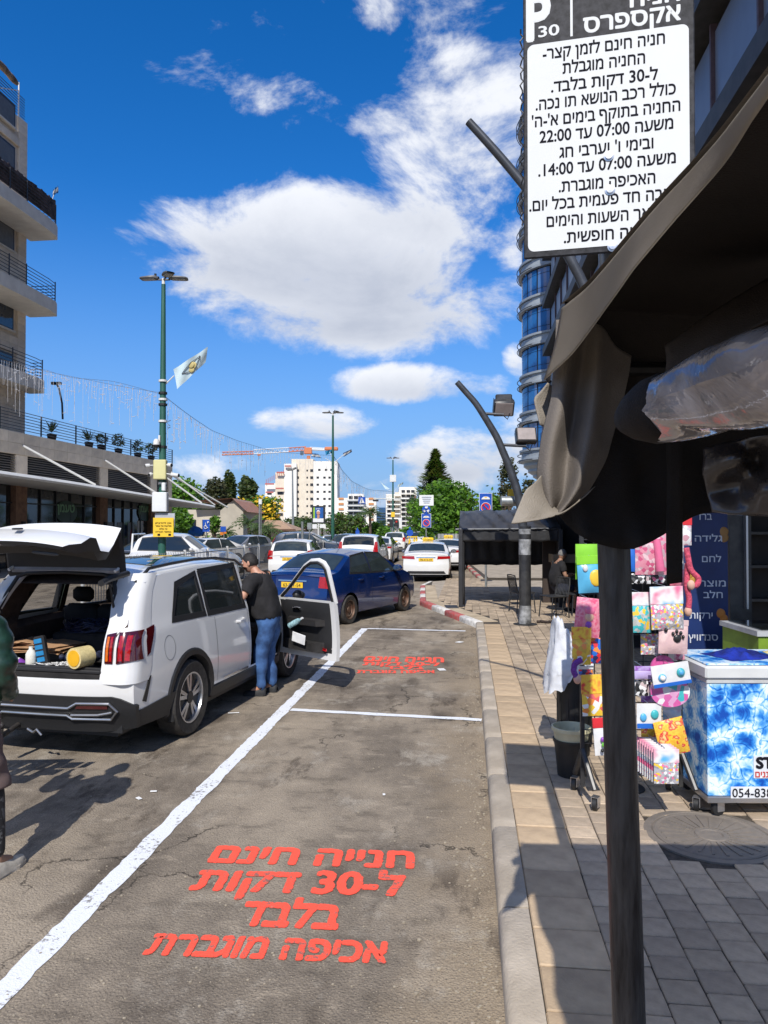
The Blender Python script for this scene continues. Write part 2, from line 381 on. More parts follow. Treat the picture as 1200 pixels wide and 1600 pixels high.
# white paint with ragged edges and worn spots
def paint(name, col, wear=.5):
    m = bpy.data.materials.new(name); m.use_nodes = True; t = m.node_tree; b = t.nodes['Principled BSDF']; b.inputs['Roughness'].default_value = .7
    co = N(t, 'ShaderNodeTexCoord').outputs['Object']
    n = N(t, 'ShaderNodeTexNoise', i_Scale=28.0, i_Detail=6.0, i_Roughness=.75); t.links.new(co, n.inputs[0])
    nb = N(t, 'ShaderNodeTexNoise', i_Scale=3.2, i_Detail=2.0); t.links.new(co, nb.inputs[0])
    w = mth(t, 'ADD', n.outputs[0], mth(t, 'MULTIPLY', nb.outputs[0], .35))
    x = N(t, 'ShaderNodeMix', data_type='RGBA'); t.links.new(sstep(t, w, .82-.10*wear, .90-.10*wear, 0, .85), x.inputs[0]); x.inputs[6].default_value = (*col, 1); x.inputs[7].default_value = (.15, .13, .11, 1)
    t.links.new(x.outputs[2], b.inputs['Base Color'])
    bp = N(t, 'ShaderNodeBump', i_Strength=.6, i_Distance=.006); n3 = N(t, 'ShaderNodeTexNoise', i_Scale=110.0, i_Detail=2.0); t.links.new(co, n3.inputs[0]); t.links.new(n3.outputs[0], bp.inputs['Height']); t.links.new(bp.outputs[0], b.inputs['Normal'])
    return m
M_WPAINT = paint('white_road_paint', (.74, .76, .80), .75); M_RPAINT = paint('red_road_paint', (.95, .10, .055), .8)
def ragged(name, a, b, w, mt=M_WPAINT, step=.05, amp=.014, z=.004):
    a = Vector(a); b = Vector(b); d = (b-a); L = d.length; d /= L; n = Vector((-d.y, d.x, 0)); rows = []; k = int(L/step)
    for i in range(k+1):
        t = i/k*L; e1 = amp*(noise.noise(Vector((t*4, a.x*7, 3)))*1.2+noise.noise(Vector((t*17, a.x, 9)))*.8); e2 = amp*(noise.noise(Vector((t*4, a.y+5, 7)))*1.2+noise.noise(Vector((t*17, a.x, 19)))*.8)
        p = a+d*t; rows.append([tuple(p-n*(w/2+e1))[:2]+(z,), tuple(p+n*(w/2+e2))[:2]+(z,)])
    return MB().grid(rows, flip=True).build(name, mt, road)
ragged('parking_line', (-2.03, 1.0, 0), (-2.03, 14.45, 0), .13)
ragged('parking_line', (-1.95, 8.02, 0), (.14, 7.82, 0), .10, z=.006)
ragged('parking_line', (-1.97, 14.42, 0), (-.05, 14.30, 0), .11, z=.006)
# red stencilled lettering in two bays
LN = ['חנייה חינם', 'ל-30 דקות', 'בלבד', 'אכיפה מוגברת']
def redline(s, l, r, top, bot, shear, ml):
    """l, r: baseline ends on the ground, cap height from the pixel rows"""
    a = G(*l); b = G(*r); x = (b-a); w = x.length; up = Vector((-x.y, x.x, 0)).normalized()
    h = (G(l[0], top)-G(l[0], bot)).length
    M = frame((a+b)/2+Vector((0, 0, .0045)), x, up)
    return text('painted_words', s, M, w, h/.70, M_RPAINT, road, bold=.045, rag=.022, rtl=True, shear=ml*shear, thick=.0012)
# (text, baseline left px, baseline right px, top row, bottom row, slant)
redline(LN[0], (322, 1347), (648, 1357), 1322, 1349, 0, 1)
redline(LN[1], (294, 1390), (633, 1400), 1360, 1392, 0, 1)
redline(LN[2], (366, 1445), (528, 1452), 1407, 1446, 0, 1)
redline(LN[3], (222, 1491), (604, 1505), 1458, 1491, 0, 1)
redline(LN[0], (567, 1033), (694, 1035), 1026, 1034, 0, 1)
redline(LN[1], (566, 1039.5), (688, 1041), 1034.5, 1040, 0, 1)
redline(LN[2], (600, 1045.5), (662, 1046), 1041, 1046, 0, 1)
redline(LN[3], (557, 1052), (680, 1052), 1047, 1052, 0, 1)
# road stains, litter: thin sheets lying on the asphalt
M_PAPER = mat('white_paper', (.8, .8, .8), .8)
for (px, py, w, l, a) in [(690, 1047, .10, .14, .3), (718, 1004, .12, .1, 1.0), (600, 1243, .02, .03, .2), (217, 1249, .03, .05, .9), (240, 1238, .05, .02, .2), (365, 1115, .12, .015, .3)]:
    g = G(px, py); Mx = Matrix.Translation(g+Vector((0, 0, .006))) @ Matrix.Rotation(a, 4, 'Z')
    ob = MB().bbox(-w/2, w/2, -l/2, l/2, 0, .006, .002, M=Mx).build('paper_scrap', M_PAPER)
    tag(ob, {690: 'white paper scrap at the end of the far red lettering', 718: 'pale paper scrap in the far parking bay beneath the kerb bend', 600: 'tiny pale fleck in the middle of the near parking bay', 217: 'small pale leaf shaped scrap left of the long white line', 240: 'thin pale scrap close beside the shadow left of the long white line', 365: 'thin white chalk strip behind the rear wheel of the white car'}[px], 'litter')
random.seed(11)
peb = meshdata(MB().ball((0, 0, .4), (1, .8, .5), 6, 4), 'pebble', mat('pebble', (.34, .29, .22), .9))
mbp = MB()
for i in range(260):
    px = random.uniform(0, 780); py = random.uniform(1180, 1600); g = G(px, py)
    if g.x > .12: continue
    s = random.uniform(.003, .009)*(1.6 if g.x > -.35 else 1); mbp.ball((g.x, g.y, s*.3), (s, s*.8, s*.5), 5, 3)
for i in range(500):
    y = random.uniform(2, 14); s = random.uniform(.004, .012); mbp.ball((.13-abs(random.gauss(0, .10)), y, s*.3), (s, s*.8, s*.5), 5, 3)
ob = mbp.build('loose_grit', MATS['pebble'], kind='stuff'); ob['label'] = 'loose grit and small stones scattered over the asphalt and along the kerb'; ob['category'] = 'grit'
# ---- pavement
ZP = .12
M_SAND = mat('joint_sand', (.085, .07, .055), .95, nscale=30, var=.3)
M_KERB = mat('kerb_concrete', (.46, .395, .315), .85, nscale=4, col2=(.33, .28, .22), bump=.5, bscale=70)
vary(M_KERB, .1)
M_SLAB = vary(mat('sandstone_slab', (.56, .42, .27), .85, nscale=2.4, col2=(.28, .20, .13), bump=.4, bscale=60), .13)
M_PAVE = [vary(mat('paver_grey_%s' % 'abc'[i], c, .88, nscale=4.5, col2=tuple(x*.52 for x in c), bump=.5, bscale=90), .12) for i, c in enumerate([(.51, .40, .285), (.44, .345, .25), (.56, .44, .315)])]
pavement = MB()
KX = .15
A_ = (KX, 14.8); B_ = (-1.22, 18.75); C_ = (-1.52, 23.6); D_ = (-.6, 25.6)
poly = [(KX+.02, -4), (12, -4), (12, 26.0), (-.5, 26.0), (-1.38, 25.2), (-1.40, 23.6), (-1.10, 18.8), (KX+.1, 14.9)]
pavement.prism(poly, -.01, ZP-.012)
pavement.prism([(.55, 27.2), (12, 27.2), (12, 120), (-1.6, 120), (-.05, 37)], -.01, ZP-.012)
pavement = pavement.build('pavement', M_SAND, base=(0, 0, 0)); struct(pavement)
M_KRED = mat('kerb_red_paint', (.42, .075, .07), .7, nscale=14, col2=(.30, .20, .18), lo=.45, hi=.75, bump=.4, bscale=60)
M_KWHT = mat('kerb_white_paint', (.68, .66, .62), .7, nscale=14, col2=(.33, .31, .28), lo=.45, hi=.75, bump=.4, bscale=60)
def kerb_mesh(L, h=ZP+.004, w=.15, g=.004):
    prof = [(0, 0), (0, h-.045), (.006, h-.022), (.020, h-.007), (.045, h), (w, h), (w, 0)]
    rows = []
    for (y, ins) in ((g, .004), (g+.008, 0), (L*.5, 0), (L-g-.008, 0), (L-g, .004)):
        rows.append([(p[0]+(ins if p[0] < w/2 else 0), y, max(0, p[1]-ins)) for p in prof])
    mb = MB().grid(rows, flip=True); n = len(prof); mb.f.append(tuple(range(n))); mb.m.append(0); mb.f.append(tuple(range(4*n, 5*n))[::-1]); mb.m.append(0)
    return mb
def kerb_run(a, b, mats_, L=1.0, start=0):
    a = Vector((*a, 0)); b = Vector((*b, 0)); n = max(1, round((b-a).length/L)); l = (b-a).length/n; ang = math.atan2(-(b-a).x, (b-a).y)
    for i in range(n):
        mt = mats_[(i+start) % len(mats_)]
        me = meshdata(kerb_mesh(l), 'kerb_stone', mt, 40)
        shared('kerb_stone', me, pavement, a+(b-a)*(i/n)+Vector((0, 0, random.uniform(-.004, .003))), (0, 0, ang+random.uniform(-.002, .002)))
kerb_run((KX, -1.2), (KX, 14.8), [M_KERB])
kerb_run(A_, B_, [M_KWHT, M_KRED], 1.02); kerb_run(B_, C_, [M_KWHT, M_KRED], .9, 1); kerb_run(C_, (-1.35, 25.3), [M_KWHT], 1.0)
kerb_run((.40, 27.2), (-.2, 37), [M_KERB, M_KRED], 1.0); kerb_run((-.2, 37), (-1.75, 120), [M_KERB], 6.0)
# slab strip
def chip(lx, ly, h=.03, c=.006):
    mb = MB(); mb.bbox(0, lx, 0, ly, -h, 0, c)
    mb.f.pop(0); mb.m.pop(0); return mb
slab = meshdata(chip(.315, .297, .025), 'paving_slab', M_SLAB)
y = 1.2
while y < 14.4:
    shared('paving_slab', slab, pavement, (KX+.155+random.uniform(-.002, .002), y, ZP+random.uniform(-.003, .003)), (random.uniform(-.006, .006), random.uniform(-.006, .006), random.uniform(-.005, .005))); y += .303
# strip follows the bulge
mbs = MB()
def along(a, b, off, wd, L, mb, mt=0):
    a = Vector((*a, 0)); b = Vector((*b, 0)); d = (b-a).normalized(); n = Vector((d.y, -d.x, 0)); k = int((b-a).length/L)
    for i in range(k):
        p = a+d*(i*L)+n*off; Mx = frame(p, n, d); Mx.translation = p+Vector((0, 0, ZP+random.uniform(-.003, .003)))
        c = chip(wd-.006, L-.006, .025); mb.add(c.v, c.f, mt, Mx)
along(A_, B_, .16, .32, .303, mbs); along(B_, C_, .16, .32, .303, mbs)
mbs.build('paving_slab_run', vary(mat('sandstone_slab_b', (.50, .41, .29), .85, nscale=2.2, col2=(.33, .26, .18), bump=.3, bscale=60), .05), pavement, kind='stuff')
# pavers
PW, PL = .175, .165
pav = [meshdata(chip(PW-.006, PL-.006, .02, .005), 'paver', M_PAVE[i]) for i in range(3)]
cells = []; random.seed(5)
MH = C(2.04, 4.62)   # manhole
for ci in range(34):
    x0 = KX+.475+ci*PW
    for r in range(-2, 128):
        y0 = .4+r*PL+(PL/2 if ci % 2 else 0)
        if y0 > 17 and x0 > 5: continue
        cx, cy = x0+PW/2, y0+PL/2
        if math.hypot(cx-MH.x, cy-MH.y) < .40: continue
        v = Vector((cx*math.cos(YAW)+cy*math.sin(YAW), -cx*math.sin(YAW)+cy*math.cos(YAW)))   # right, ahead
        if v.y > .5:
            px = 600+v.x/v.y*FPX; py = HOR+1.93*FPX/v.y; vis = -20 < px < 1220 and py < 1620
        else: vis = False
        cells.append((0 if vis else 1, v.length, x0, y0))
cells.sort(); mbr = MB()
for i, (nv, d, x0, y0) in enumerate(cells):
    j = random.choice([0, 0, 1, 1, 2]); dz = random.gauss(0, .0013)
    if i < 300:
        shared('paver', pav[j], pavement, (x0+random.uniform(-.001, .001), y0, ZP+dz), (random.gauss(0, .004), random.gauss(0, .004), random.gauss(0, .004)))
    else:
        c = chip(PW-.006, PL-.006, .02, .005); mbr.add(c.v, c.f, j, Matrix.Translation((x0, y0, ZP+dz)))
# the bulge beyond the bend in the kerb
for ci in range(9):
    for r in range(70):
        x0 = -.95+ci*PW; y0 = 15.2+r*PL
        if x0 > KX+.3 or x0+.35 < lerp(KX, -1.1, min(1, (y0-15.4)/3.6))+.6: continue
        c = chip(PW-.006, PL-.006, .02, .005); mbr.add(c.v, c.f, random.choice([0, 1, 2]), Matrix.Translation((x0, y0+(PL/2 if ci % 2 else 0), ZP)))
mbr.build('paver_field', M_PAVE, pavement, kind='stuff')
# far pavement surface
MB().add([(.6, 17.0, ZP-.005), (12, 17.0, ZP-.005), (12, 26, ZP-.005), (-.5, 26, ZP-.005), (-1.2, 25.2, ZP-.005), (-1.05, 20, ZP-.005)], [(0, 1, 2, 3, 4, 5)]).build('far_paving', mat('far_paving', (.42, .36, .29), .9, nscale=3, var=.15), pavement)
MB().add([(.75, 27.25, ZP-.004), (12, 27.25, ZP-.004), (12, 120, ZP-.004), (-1.3, 120, ZP-.004), (.1, 37, ZP-.004)], [(0, 1, 2, 3, 4)]).build('far_paving', mat('far_paving', (.42, .36, .29), .9, nscale=3, var=.15), pavement)
# manhole cover
mh = thing('manhole_cover', 'round cast iron manhole cover set in the pavers by the freezer wheel', 'manhole cover', (MH.x, MH.y, ZP-.01))
M_IRON = mat('cast_iron', (.20, .17, .14), .75, .1, nscale=20, col2=(.16, .14, .12), bump=.4)
MB().lathe([(.40, -.01), (.40, .010), (.355, .012), (.35, .004)], 40).build('rim_frame', M_IRON, mh, world=False)
mb = MB().lathe([(.345, -.01), (.345, .009), (.33, .013), (.318, .009), (.0, .009)], 40)
for k in range(24):
    a = k/24*2*math.pi; mb.add(*(lambda q: (q.v, q.f))(MB().box(.11, .30, -.008, .008, .009, .014)), 0, Matrix.Rotation(a, 4, 'Z'))
mb.lathe([(.10, .0095), (.095, .015), (.07, .015), (.065, .0095)], 24, caps=False)
mb.build('lid', M_IRON, mh, world=False)
# ================================================================== CARS
def paintm(name, col, flake=0):
    m = mat(name, col, .25, nscale=1.2, var=.03, coat=1, spec=.6); return m
M_WHITE = paintm('car_white', (.70, .70, .69)); M_BLUE = mat('car_blue', (.003, .024, .135), .22, .25, nscale=2, var=.1, coat=1)
M_SILVER = mat('car_silver', (.42, .43, .45), .3, .6, nscale=2, var=.03, coat=.8); M_DARKC = paintm('car_dark', (.02, .025, .04)); M_PEARL = paintm('car_pearl', (.66, .67, .68))
M_GLASSD = mat('tinted_glass', (.012, .016, .018), .03, nscale=3, var=.1, spec=.7)
M_GLASSM = mat('car_glass', (.035, .048, .05), .04, nscale=3, var=.2, spec=.8)
M_TRIM = mat('black_trim', (.018, .018, .019), .5, nscale=40, var=.1); M_RUB = mat('tyre_rubber', (.022, .021, .020), .8, nscale=20, col2=(.05, .045, .04), bump=.2)
M_CHROME = mat('chrome', (.75, .75, .77), .14, 1.0, nscale=5, var=.02); M_ALLOY = mat('alloy_silver', (.55, .55, .56), .3, .9, nscale=5, var=.03); M_STEEL = mat('steel_wheel', (.20, .16, .13), .55, .6, nscale=8, col2=(.16, .08, .05))
M_RED = mat('red_lens', (.42, .008, .010), .12, nscale=50, var=.2, coat=.8); M_AMB = mat('amber_lens', (.75, .16, .01), .2, nscale=50, var=.2, coat=.8); M_LENSD = mat('dark_lens', (.06, .004, .006), .1, nscale=20, var=.1, coat=1)
M_PLATE = mat('plate_yellow', (.80, .50, .03), .5, nscale=5, var=.03); M_BLK = mat('black_ink', (.01, .01, .01), .6); M_INT = mat('cabin_dark', (.022, .020, .019), .75, nscale=9, var=.3); M_HEAD = mat('headlamp', (.5, .52, .54), .1, .4, nscale=9, var=.2, coat=1)
M_TAXI = mat('taxi_yellow', (.85, .55, .02), .4, nscale=5, var=.05)
M_WALL = mat('plain_white', (.8, .8, .8), .6)

class Car:
    def __init__(s, L, W, H, top, belt, ra, fa, rw=.32, sill=.24, wroof=.78, tb=1.25, bend=.16, fbend=.30, rprof=None, taper=.10):
        s.L, s.Wd, s.H, s.top, s.belt, s.ra, s.fa, s.rw, s.sill, s.wroof, s.tb, s.bend, s.fbend, s.taper = L, W/2, H, top, belt, ra, fa, rw, sill, wroof, tb, bend, fbend, taper
        s.rprof = rprof or [(0, .05), (.3, .02), (.45, 0), (.62, .0), (.75, .03), (1.0, .05), (1.6, .05)]
    def zt(s, x): return pws(s.top, x, .07)
    def crown(s, x): return .035+.03*min(1, max(0, (s.zt(x)-1.0)*2))
    def ze(s, x): return s.zt(x)-s.crown(x)-.02
    def zs(s, x): return min(pw(s.belt, x), s.ze(x)-.012)
    def wp(s, x):
        a = abs(x-s.L*.48)/(s.L*.5); return s.Wd*(1-s.taper*min(1, a)**4)
    def Wz(s, x, z):
        w = s.wp(x); b = pw(s.belt, x)
        zs = s.zs(x)
        wl = w*(1-.055*max(0, (.62-z)/.45)**2-.035*max(0, (z-.66)/.35)**1.5)
        if z <= zs: return wl
        wb = w*(1-.035*max(0, (zs-.66)/.35)**1.5); t = (z-zs)/max(.02, (s.H-pw(s.belt, x)))
        wr = s.wroof*w
        return wb-(wb-wr)*min(1.1, t)**s.tb-.01*min(1, t*6)
    def dx(s, x, y, z):
        """plan curvature of nose and tail"""
        q = min(1, abs(y)/s.Wd); r = 0
        f = max(0, 1-x/.9); r += (s.bend*q**3.2+pw(s.rprof, z))*f*f
        f = max(0, 1-(s.L-x)/1.1); r -= (s.fbend*q**2.6+pw([(0, .10), (.25, .03), (.4, 0), (.62, .0), (.8, .06), (1.0, .1)], z))*f*f
        return r
    def side(s, x, z, sg=-1, off=0):
        y = sg*(s.Wz(x, z)+off); return Vector((x+s.dx(x, y, z), y, z))
    def topp(s, x, v, off=0):
        w = s.Wz(x, s.ze(x)); z = s.zt(x)-s.crown(x)*abs(v)**2-.02*abs(v)**9
        sl = (s.zt(x+.02)-s.zt(x-.02))/.04; n = Vector((-sl, 0, 1)).normalized()
        return Vector((x+s.dx(x, v*w, z), v*w, z))+n*off
    def rear(s, y, z, off=0):
        """point on the tail (x from the profile where the tail slopes)"""
        if z > s.zt(0)-.05:
            lo, hi = 0, s.L*.45
            for _ in range(22):
                mid = (lo+hi)/2
                if s.zt(mid)-s.crown(mid)*min(1, abs(y)/s.Wd)**2 < z: lo = mid
                else: hi = mid
            x = lo
        else: x = 0
        return Vector((x+s.dx(x, y, z)-off, y, z))
    def front(s, y, z, off=0):
        return Vector((s.L+s.dx(s.L, y, z)+off, y, z))
    def zb(s, x):
        z = s.sill+.10*max(0, (x-(s.L-.75))/.75)**2+.06*max(0, (.55-x)/.55)
        for a in (s.ra, s.fa):
            R_ = s.rw+.055; d = abs(x-a)
            if d < R_: z = max(z, s.rw+math.sqrt(R_*R_-d*d))
        return z
    def stations(s):
        st = set([0, .02, .05, .1, .16, .24]+[s.L-q for q in (0, .02, .06, .12, .2, .3)])
        x = .3
        while x < s.L-.35: st.add(round(x, 3)); x += .085
        for a in (s.ra, s.fa):
            R_ = s.rw+.055
            for k in range(19): st.add(round(a+R_*math.cos(math.pi*k/18)*.9999, 3))
        r = sorted(st); o = [r[0]]
        for q in r[1:]:
            if q-o[-1] > .008: o.append(q)
        return o
    def body(s, parent, mt, nb=12, ng=6, ntp=6, cut=None, cap=True, capcut=None, topcut=None, name='body', hollow=False):
        st = s.stations(); rows = []
        for x in st:
            zb, zs, ze = s.zb(x), s.zs(x), s.ze(x); zb = min(zb, zs-.02); half = []
            for i in range(nb+1):
                z = lerp(zb, zs, (i/nb)); half.append(('s', x, z))
            for i in range(1, ng+1): half.append(('s', x, lerp(zs, ze, i/ng)))
            for i in range(1, ntp+1): half.append(('t', x, 1-i/ntp))
            r = [s.side(a[1], a[2], -1) if a[0] == 's' else s.topp(a[1], -a[2]) for a in half]
            l = [s.side(a[1], a[2], 1) if a[0] == 's' else s.topp(a[1], a[2]) for a in half[:-1]]
            rows.append(r+l[::-1])
        n = len(rows[0]); hb = nb+ng+ntp; mb = MB()
        def skip(i, j):
            xc = (st[i]+st[i+1])/2; p = (rows[i][j]+rows[i+1][j]+rows[i][j+1]+rows[i+1][j+1])/4
            if topcut and nb+ng <= j < n-1-nb-ng and topcut(xc, p): return True
            if cut and (j < nb+ng or j >= n-1-nb-ng) and cut(xc, p): return True
            return False
        mb.grid(rows, skip=skip, flip=False)
        # tail and nose caps: rows of the section joined across
        if cap:
            for e, rr in ((0, rows[0]), (1, rows[-1])):
                nc = 14; x = st[0] if e == 0 else st[-1]; g = []
                for j in range(nb+ng+1):
                    a, b = rr[j], rr[n-1-j]; row = []
                    for k in range(nc+1):
                        y = lerp(a.y, b.y, k/nc); z = lerp(a.z, b.z, k/nc)
                        zz = z+(s.crown(x)+.02)*(1-abs(2*k/nc-1)**2)*(j >= nb+ng)*.9
                        row.append(Vector((x+s.dx(x, y, z), y, zz)))
                    g.append(row)
                def sk(i, j): 
                    p = (g[i][j]+g[i+1][j+1])/2
                    return bool(capcut and e == 0 and capcut(p))
                mb.grid(g, skip=sk, flip=(e == 0))
        o = mb.build(name, mt, parent, 38, world=False)
        if hollow:
            md = o.modifiers.new('thickness', 'SOLIDIFY'); md.thickness = .03; md.offset = 1
        # floor and wheel wells
        m2 = MB().box(.25, s.L-.3, -(s.Wd-.30), s.Wd-.30, .19, min(.7, s.belt[0][1]-.15)); m2.box(s.ra+s.rw+.06, s.fa-s.rw-.06, -(s.Wd-.09), s.Wd-.09, .2, .34); m2.box(.12, s.ra-s.rw-.06, -(s.Wd-.18), s.Wd-.18, .26, .5); m2.box(s.fa+s.rw+.06, s.L-.3, -(s.Wd-.22), s.Wd-.22, .24, .5)
        m2.build('underbody', M_TRIM, parent, world=False)
        return o
    def panel(s, name, fn, bot, top, mt, parent, n=10, nv=5, off=.004, th=.012, smooth=True):
        """surface panel between two polylines of (a,b) surface coordinates, proud by off, with a rim"""
        def res(pl):
            ls = [0]
            for i in range(len(pl)-1): ls.append(ls[-1]+math.hypot(pl[i+1][0]-pl[i][0], pl[i+1][1]-pl[i][1]))
            out = []
            for k in range(n+1):
                t = ls[-1]*k/n; i = 0
                while i < len(pl)-2 and t > ls[i+1]: i += 1
                u = (t-ls[i])/max(1e-9, ls[i+1]-ls[i]); out.append((lerp(pl[i][0], pl[i+1][0], u), lerp(pl[i][1], pl[i+1][1], u)))
            return out
        b, t = res(bot), res(top); rows = []; mb = MB()
        for j in range(nv+1):
            rows.append([fn(lerp(b[k][0], t[k][0], j/nv), lerp(b[k][1], t[k][1], j/nv), off) for k in range(n+1)])
        ring_o = rows[0]+[r[-1] for r in rows[1:]]+rows[-1][-2::-1]+[r[0] for r in rows[-2:0:-1]]
        bi = [fn(b[k][0], b[k][1], -th) for k in range(n+1)]; ti = [fn(t[k][0], t[k][1], -th) for k in range(n+1)]
        ri = [fn(lerp(b[n][0], t[n][0], j/nv), lerp(b[n][1], t[n][1], j/nv), -th) for j in range(1, nv+1)]; li = [fn(lerp(b[0][0], t[0][0], j/nv), lerp(b[0][1], t[0][1], j/nv), -th) for j in range(1, nv)]
        ring_i = bi+ri+ti[-2::-1]+li[::-1]
        mb.grid(rows); m_ = min(len(ring_o), len(ring_i)); mb.grid([ring_o[:m_]+[ring_o[0]], ring_i[:m_]+[ring_i[0]]])
        o = mb.build(name, mt, parent, 50 if smooth else None, world=False); return o
def wheel(parent, x, y, r, w, style, name='wheel', side=-1, mt=None):
    """tyre with a rim set in it; outer face towards side"""
    key = ('wheel', r, w, style, side)
    if key not in KIDS:
        t = MB().lathe([(r*.66, -w*.42), (r*.93, -w*.48), (r*.985, -w*.40), (r, -w*.25), (r, w*.25), (r*.985, w*.40), (r*.93, w*.48), (r*.66, w*.42)], 36, axis='y', caps=False)
        me = meshdata(t, 'wheel', M_RUB, 40)
        rm = MB(); f = side*w*.40
        def L_(pr): rm.lathe([(a, side*b) for a, b in pr], 36, axis='y', m=0, caps=False)
        L_([(r*.67, w*.44), (r*.63, w*.43), (r*.61, w*.30), (r*.60, -w*.3)])
        rm.lathe([(r*.60, side*w*.02), (.0, side*w*.02)], 30, m=1, axis='y')
        def spoke(a, w0, w1, r0, r1, m=0, f0=.36, f1=.30):
            ca, sa = math.cos(a), math.sin(a)
            q = []
            for (rr, hw, ff) in ((r0, w0, f0), (r1, w1, f1)):
                for sg in (-1, 1):
                    for dd in (0, -.06): q.append((rr*ca-sg*hw*sa, side*w*(ff)+side*dd*.5, rr*sa+sg*hw*ca))
            rm.add(q, [(0, 2, 6, 4), (1, 5, 7, 3), (0, 4, 5, 1), (2, 3, 7, 6), (0, 1, 3, 2), (4, 6, 7, 5)], m)
        if style == 'suv':
            for k in range(5):
                a = 2*math.pi*k/5+.3
                for d in (-.17, .17): spoke(a+d, .014, .022, r*.14, r*.63)
                spoke(a+.63, .030, .045, r*.16, r*.62, 1, .28, .26)
            rm.lathe([(r*.17, side*w*.30), (r*.16, side*w*.38), (.0, side*w*.38)], 16, m=1, axis='y')
        elif style == 'steel':
            rm.lathe([(r*.60, side*w*.22), (r*.45, side*w*.30), (r*.38, side*w*.14), (r*.22, side*w*.16), (r*.2, side*w*.34), (0, side*w*.34)], 24, m=0, axis='y')
        else:
            nn = {'five': 5, 'ten': 10}.get(style, 7)
            for k in range(nn): spoke(2*math.pi*k/nn, .03*5/nn+.008, .035*5/nn+.01, r*.12, r*.63)
            rm.lathe([(r*.16, side*w*.3), (r*.15, side*w*.37), (0, side*w*.37)], 14, m=0, axis='y')
        me2 = meshdata(rm, 'rim', [M_STEEL if style == 'steel' else M_ALLOY, M_TRIM], 30)
        KIDS[key] = (me, me2)
    me, me2 = KIDS[key]
    o = shared(name, me, parent, (x, y-side*(-1)*0, r)); shared('rim', me2, o, (0, 0, 0)); return o
def plate(parent, c, x, z, y=0, txt=None):
    o = MB().bbox(-.006, .006, -.26, .26, -.056, .056, .004, M=Matrix.Translation((x, y, z))).build('licence_plate', M_PLATE, parent, world=False)
    if txt: text('plate_digits', txt, mroot(parent) @ frame((x-.008, y, z-.036), (0, -1, 0), (0, 0, 1)), .42, .1, M_BLK, o, rtl=False, bold=.01)
    return o
def seams(c, parent, xs, z0=.32, z1=None, sg=-1):
    for x in xs:
        mb = MB(); zt_ = z1 or c.zs(x); k = 14
        rows = [[c.side(x-.003, lerp(z0, zt_-.01, i/k), sg, .0012), c.side(x+.003, lerp(z0, zt_-.01, i/k), sg, .0012)] for i in range(k+1)]
        mb.grid(rows, flip=(sg < 0)); mb.build('door_seam', M_TRIM, parent, world=False)
def handles(c, parent, pts, mt, sg=-1):
    for (x, z) in pts:
        p = c.side(x, z, sg); q = c.side(x+.2, z+.01, sg)
        MB().tube([p+Vector((0, sg*.0, 0)), p+Vector((.03, sg*.032, 0)), q+Vector((-.03, sg*.032, 0)), q], .014, 8, flat=1.2).build('door_handle', mt, parent, 40, world=False)
def mirror(c, parent, x, mt, sg=-1):
    z = c.zs(x)+.05; p = c.side(x, z, sg)
    mb = MB().ball((p.x, p.y+sg*.13, p.z+.05), (.075, .115, .075), 12, 8); o = mb.build('wing_mirror', mt, parent, True, world=False)
    MB().tube([p+Vector((.0, -sg*.01, 0)), p+Vector((0, sg*.09, .02))], .022, 6).build('mirror_stalk', M_TRIM, o, world=False)
    MB().lathe([(.062, 0), (.06, .004), (0, .004)], 16, M=Matrix.Translation((p.x-.068, p.y+sg*.13, p.z+.05)) @ Matrix.Rotation(-math.pi/2, 4, 'Y') @ Matrix.Scale(1.45, 4, (0, 1, 0))).build('mirror_glass', M_CHROME, o, world=False)
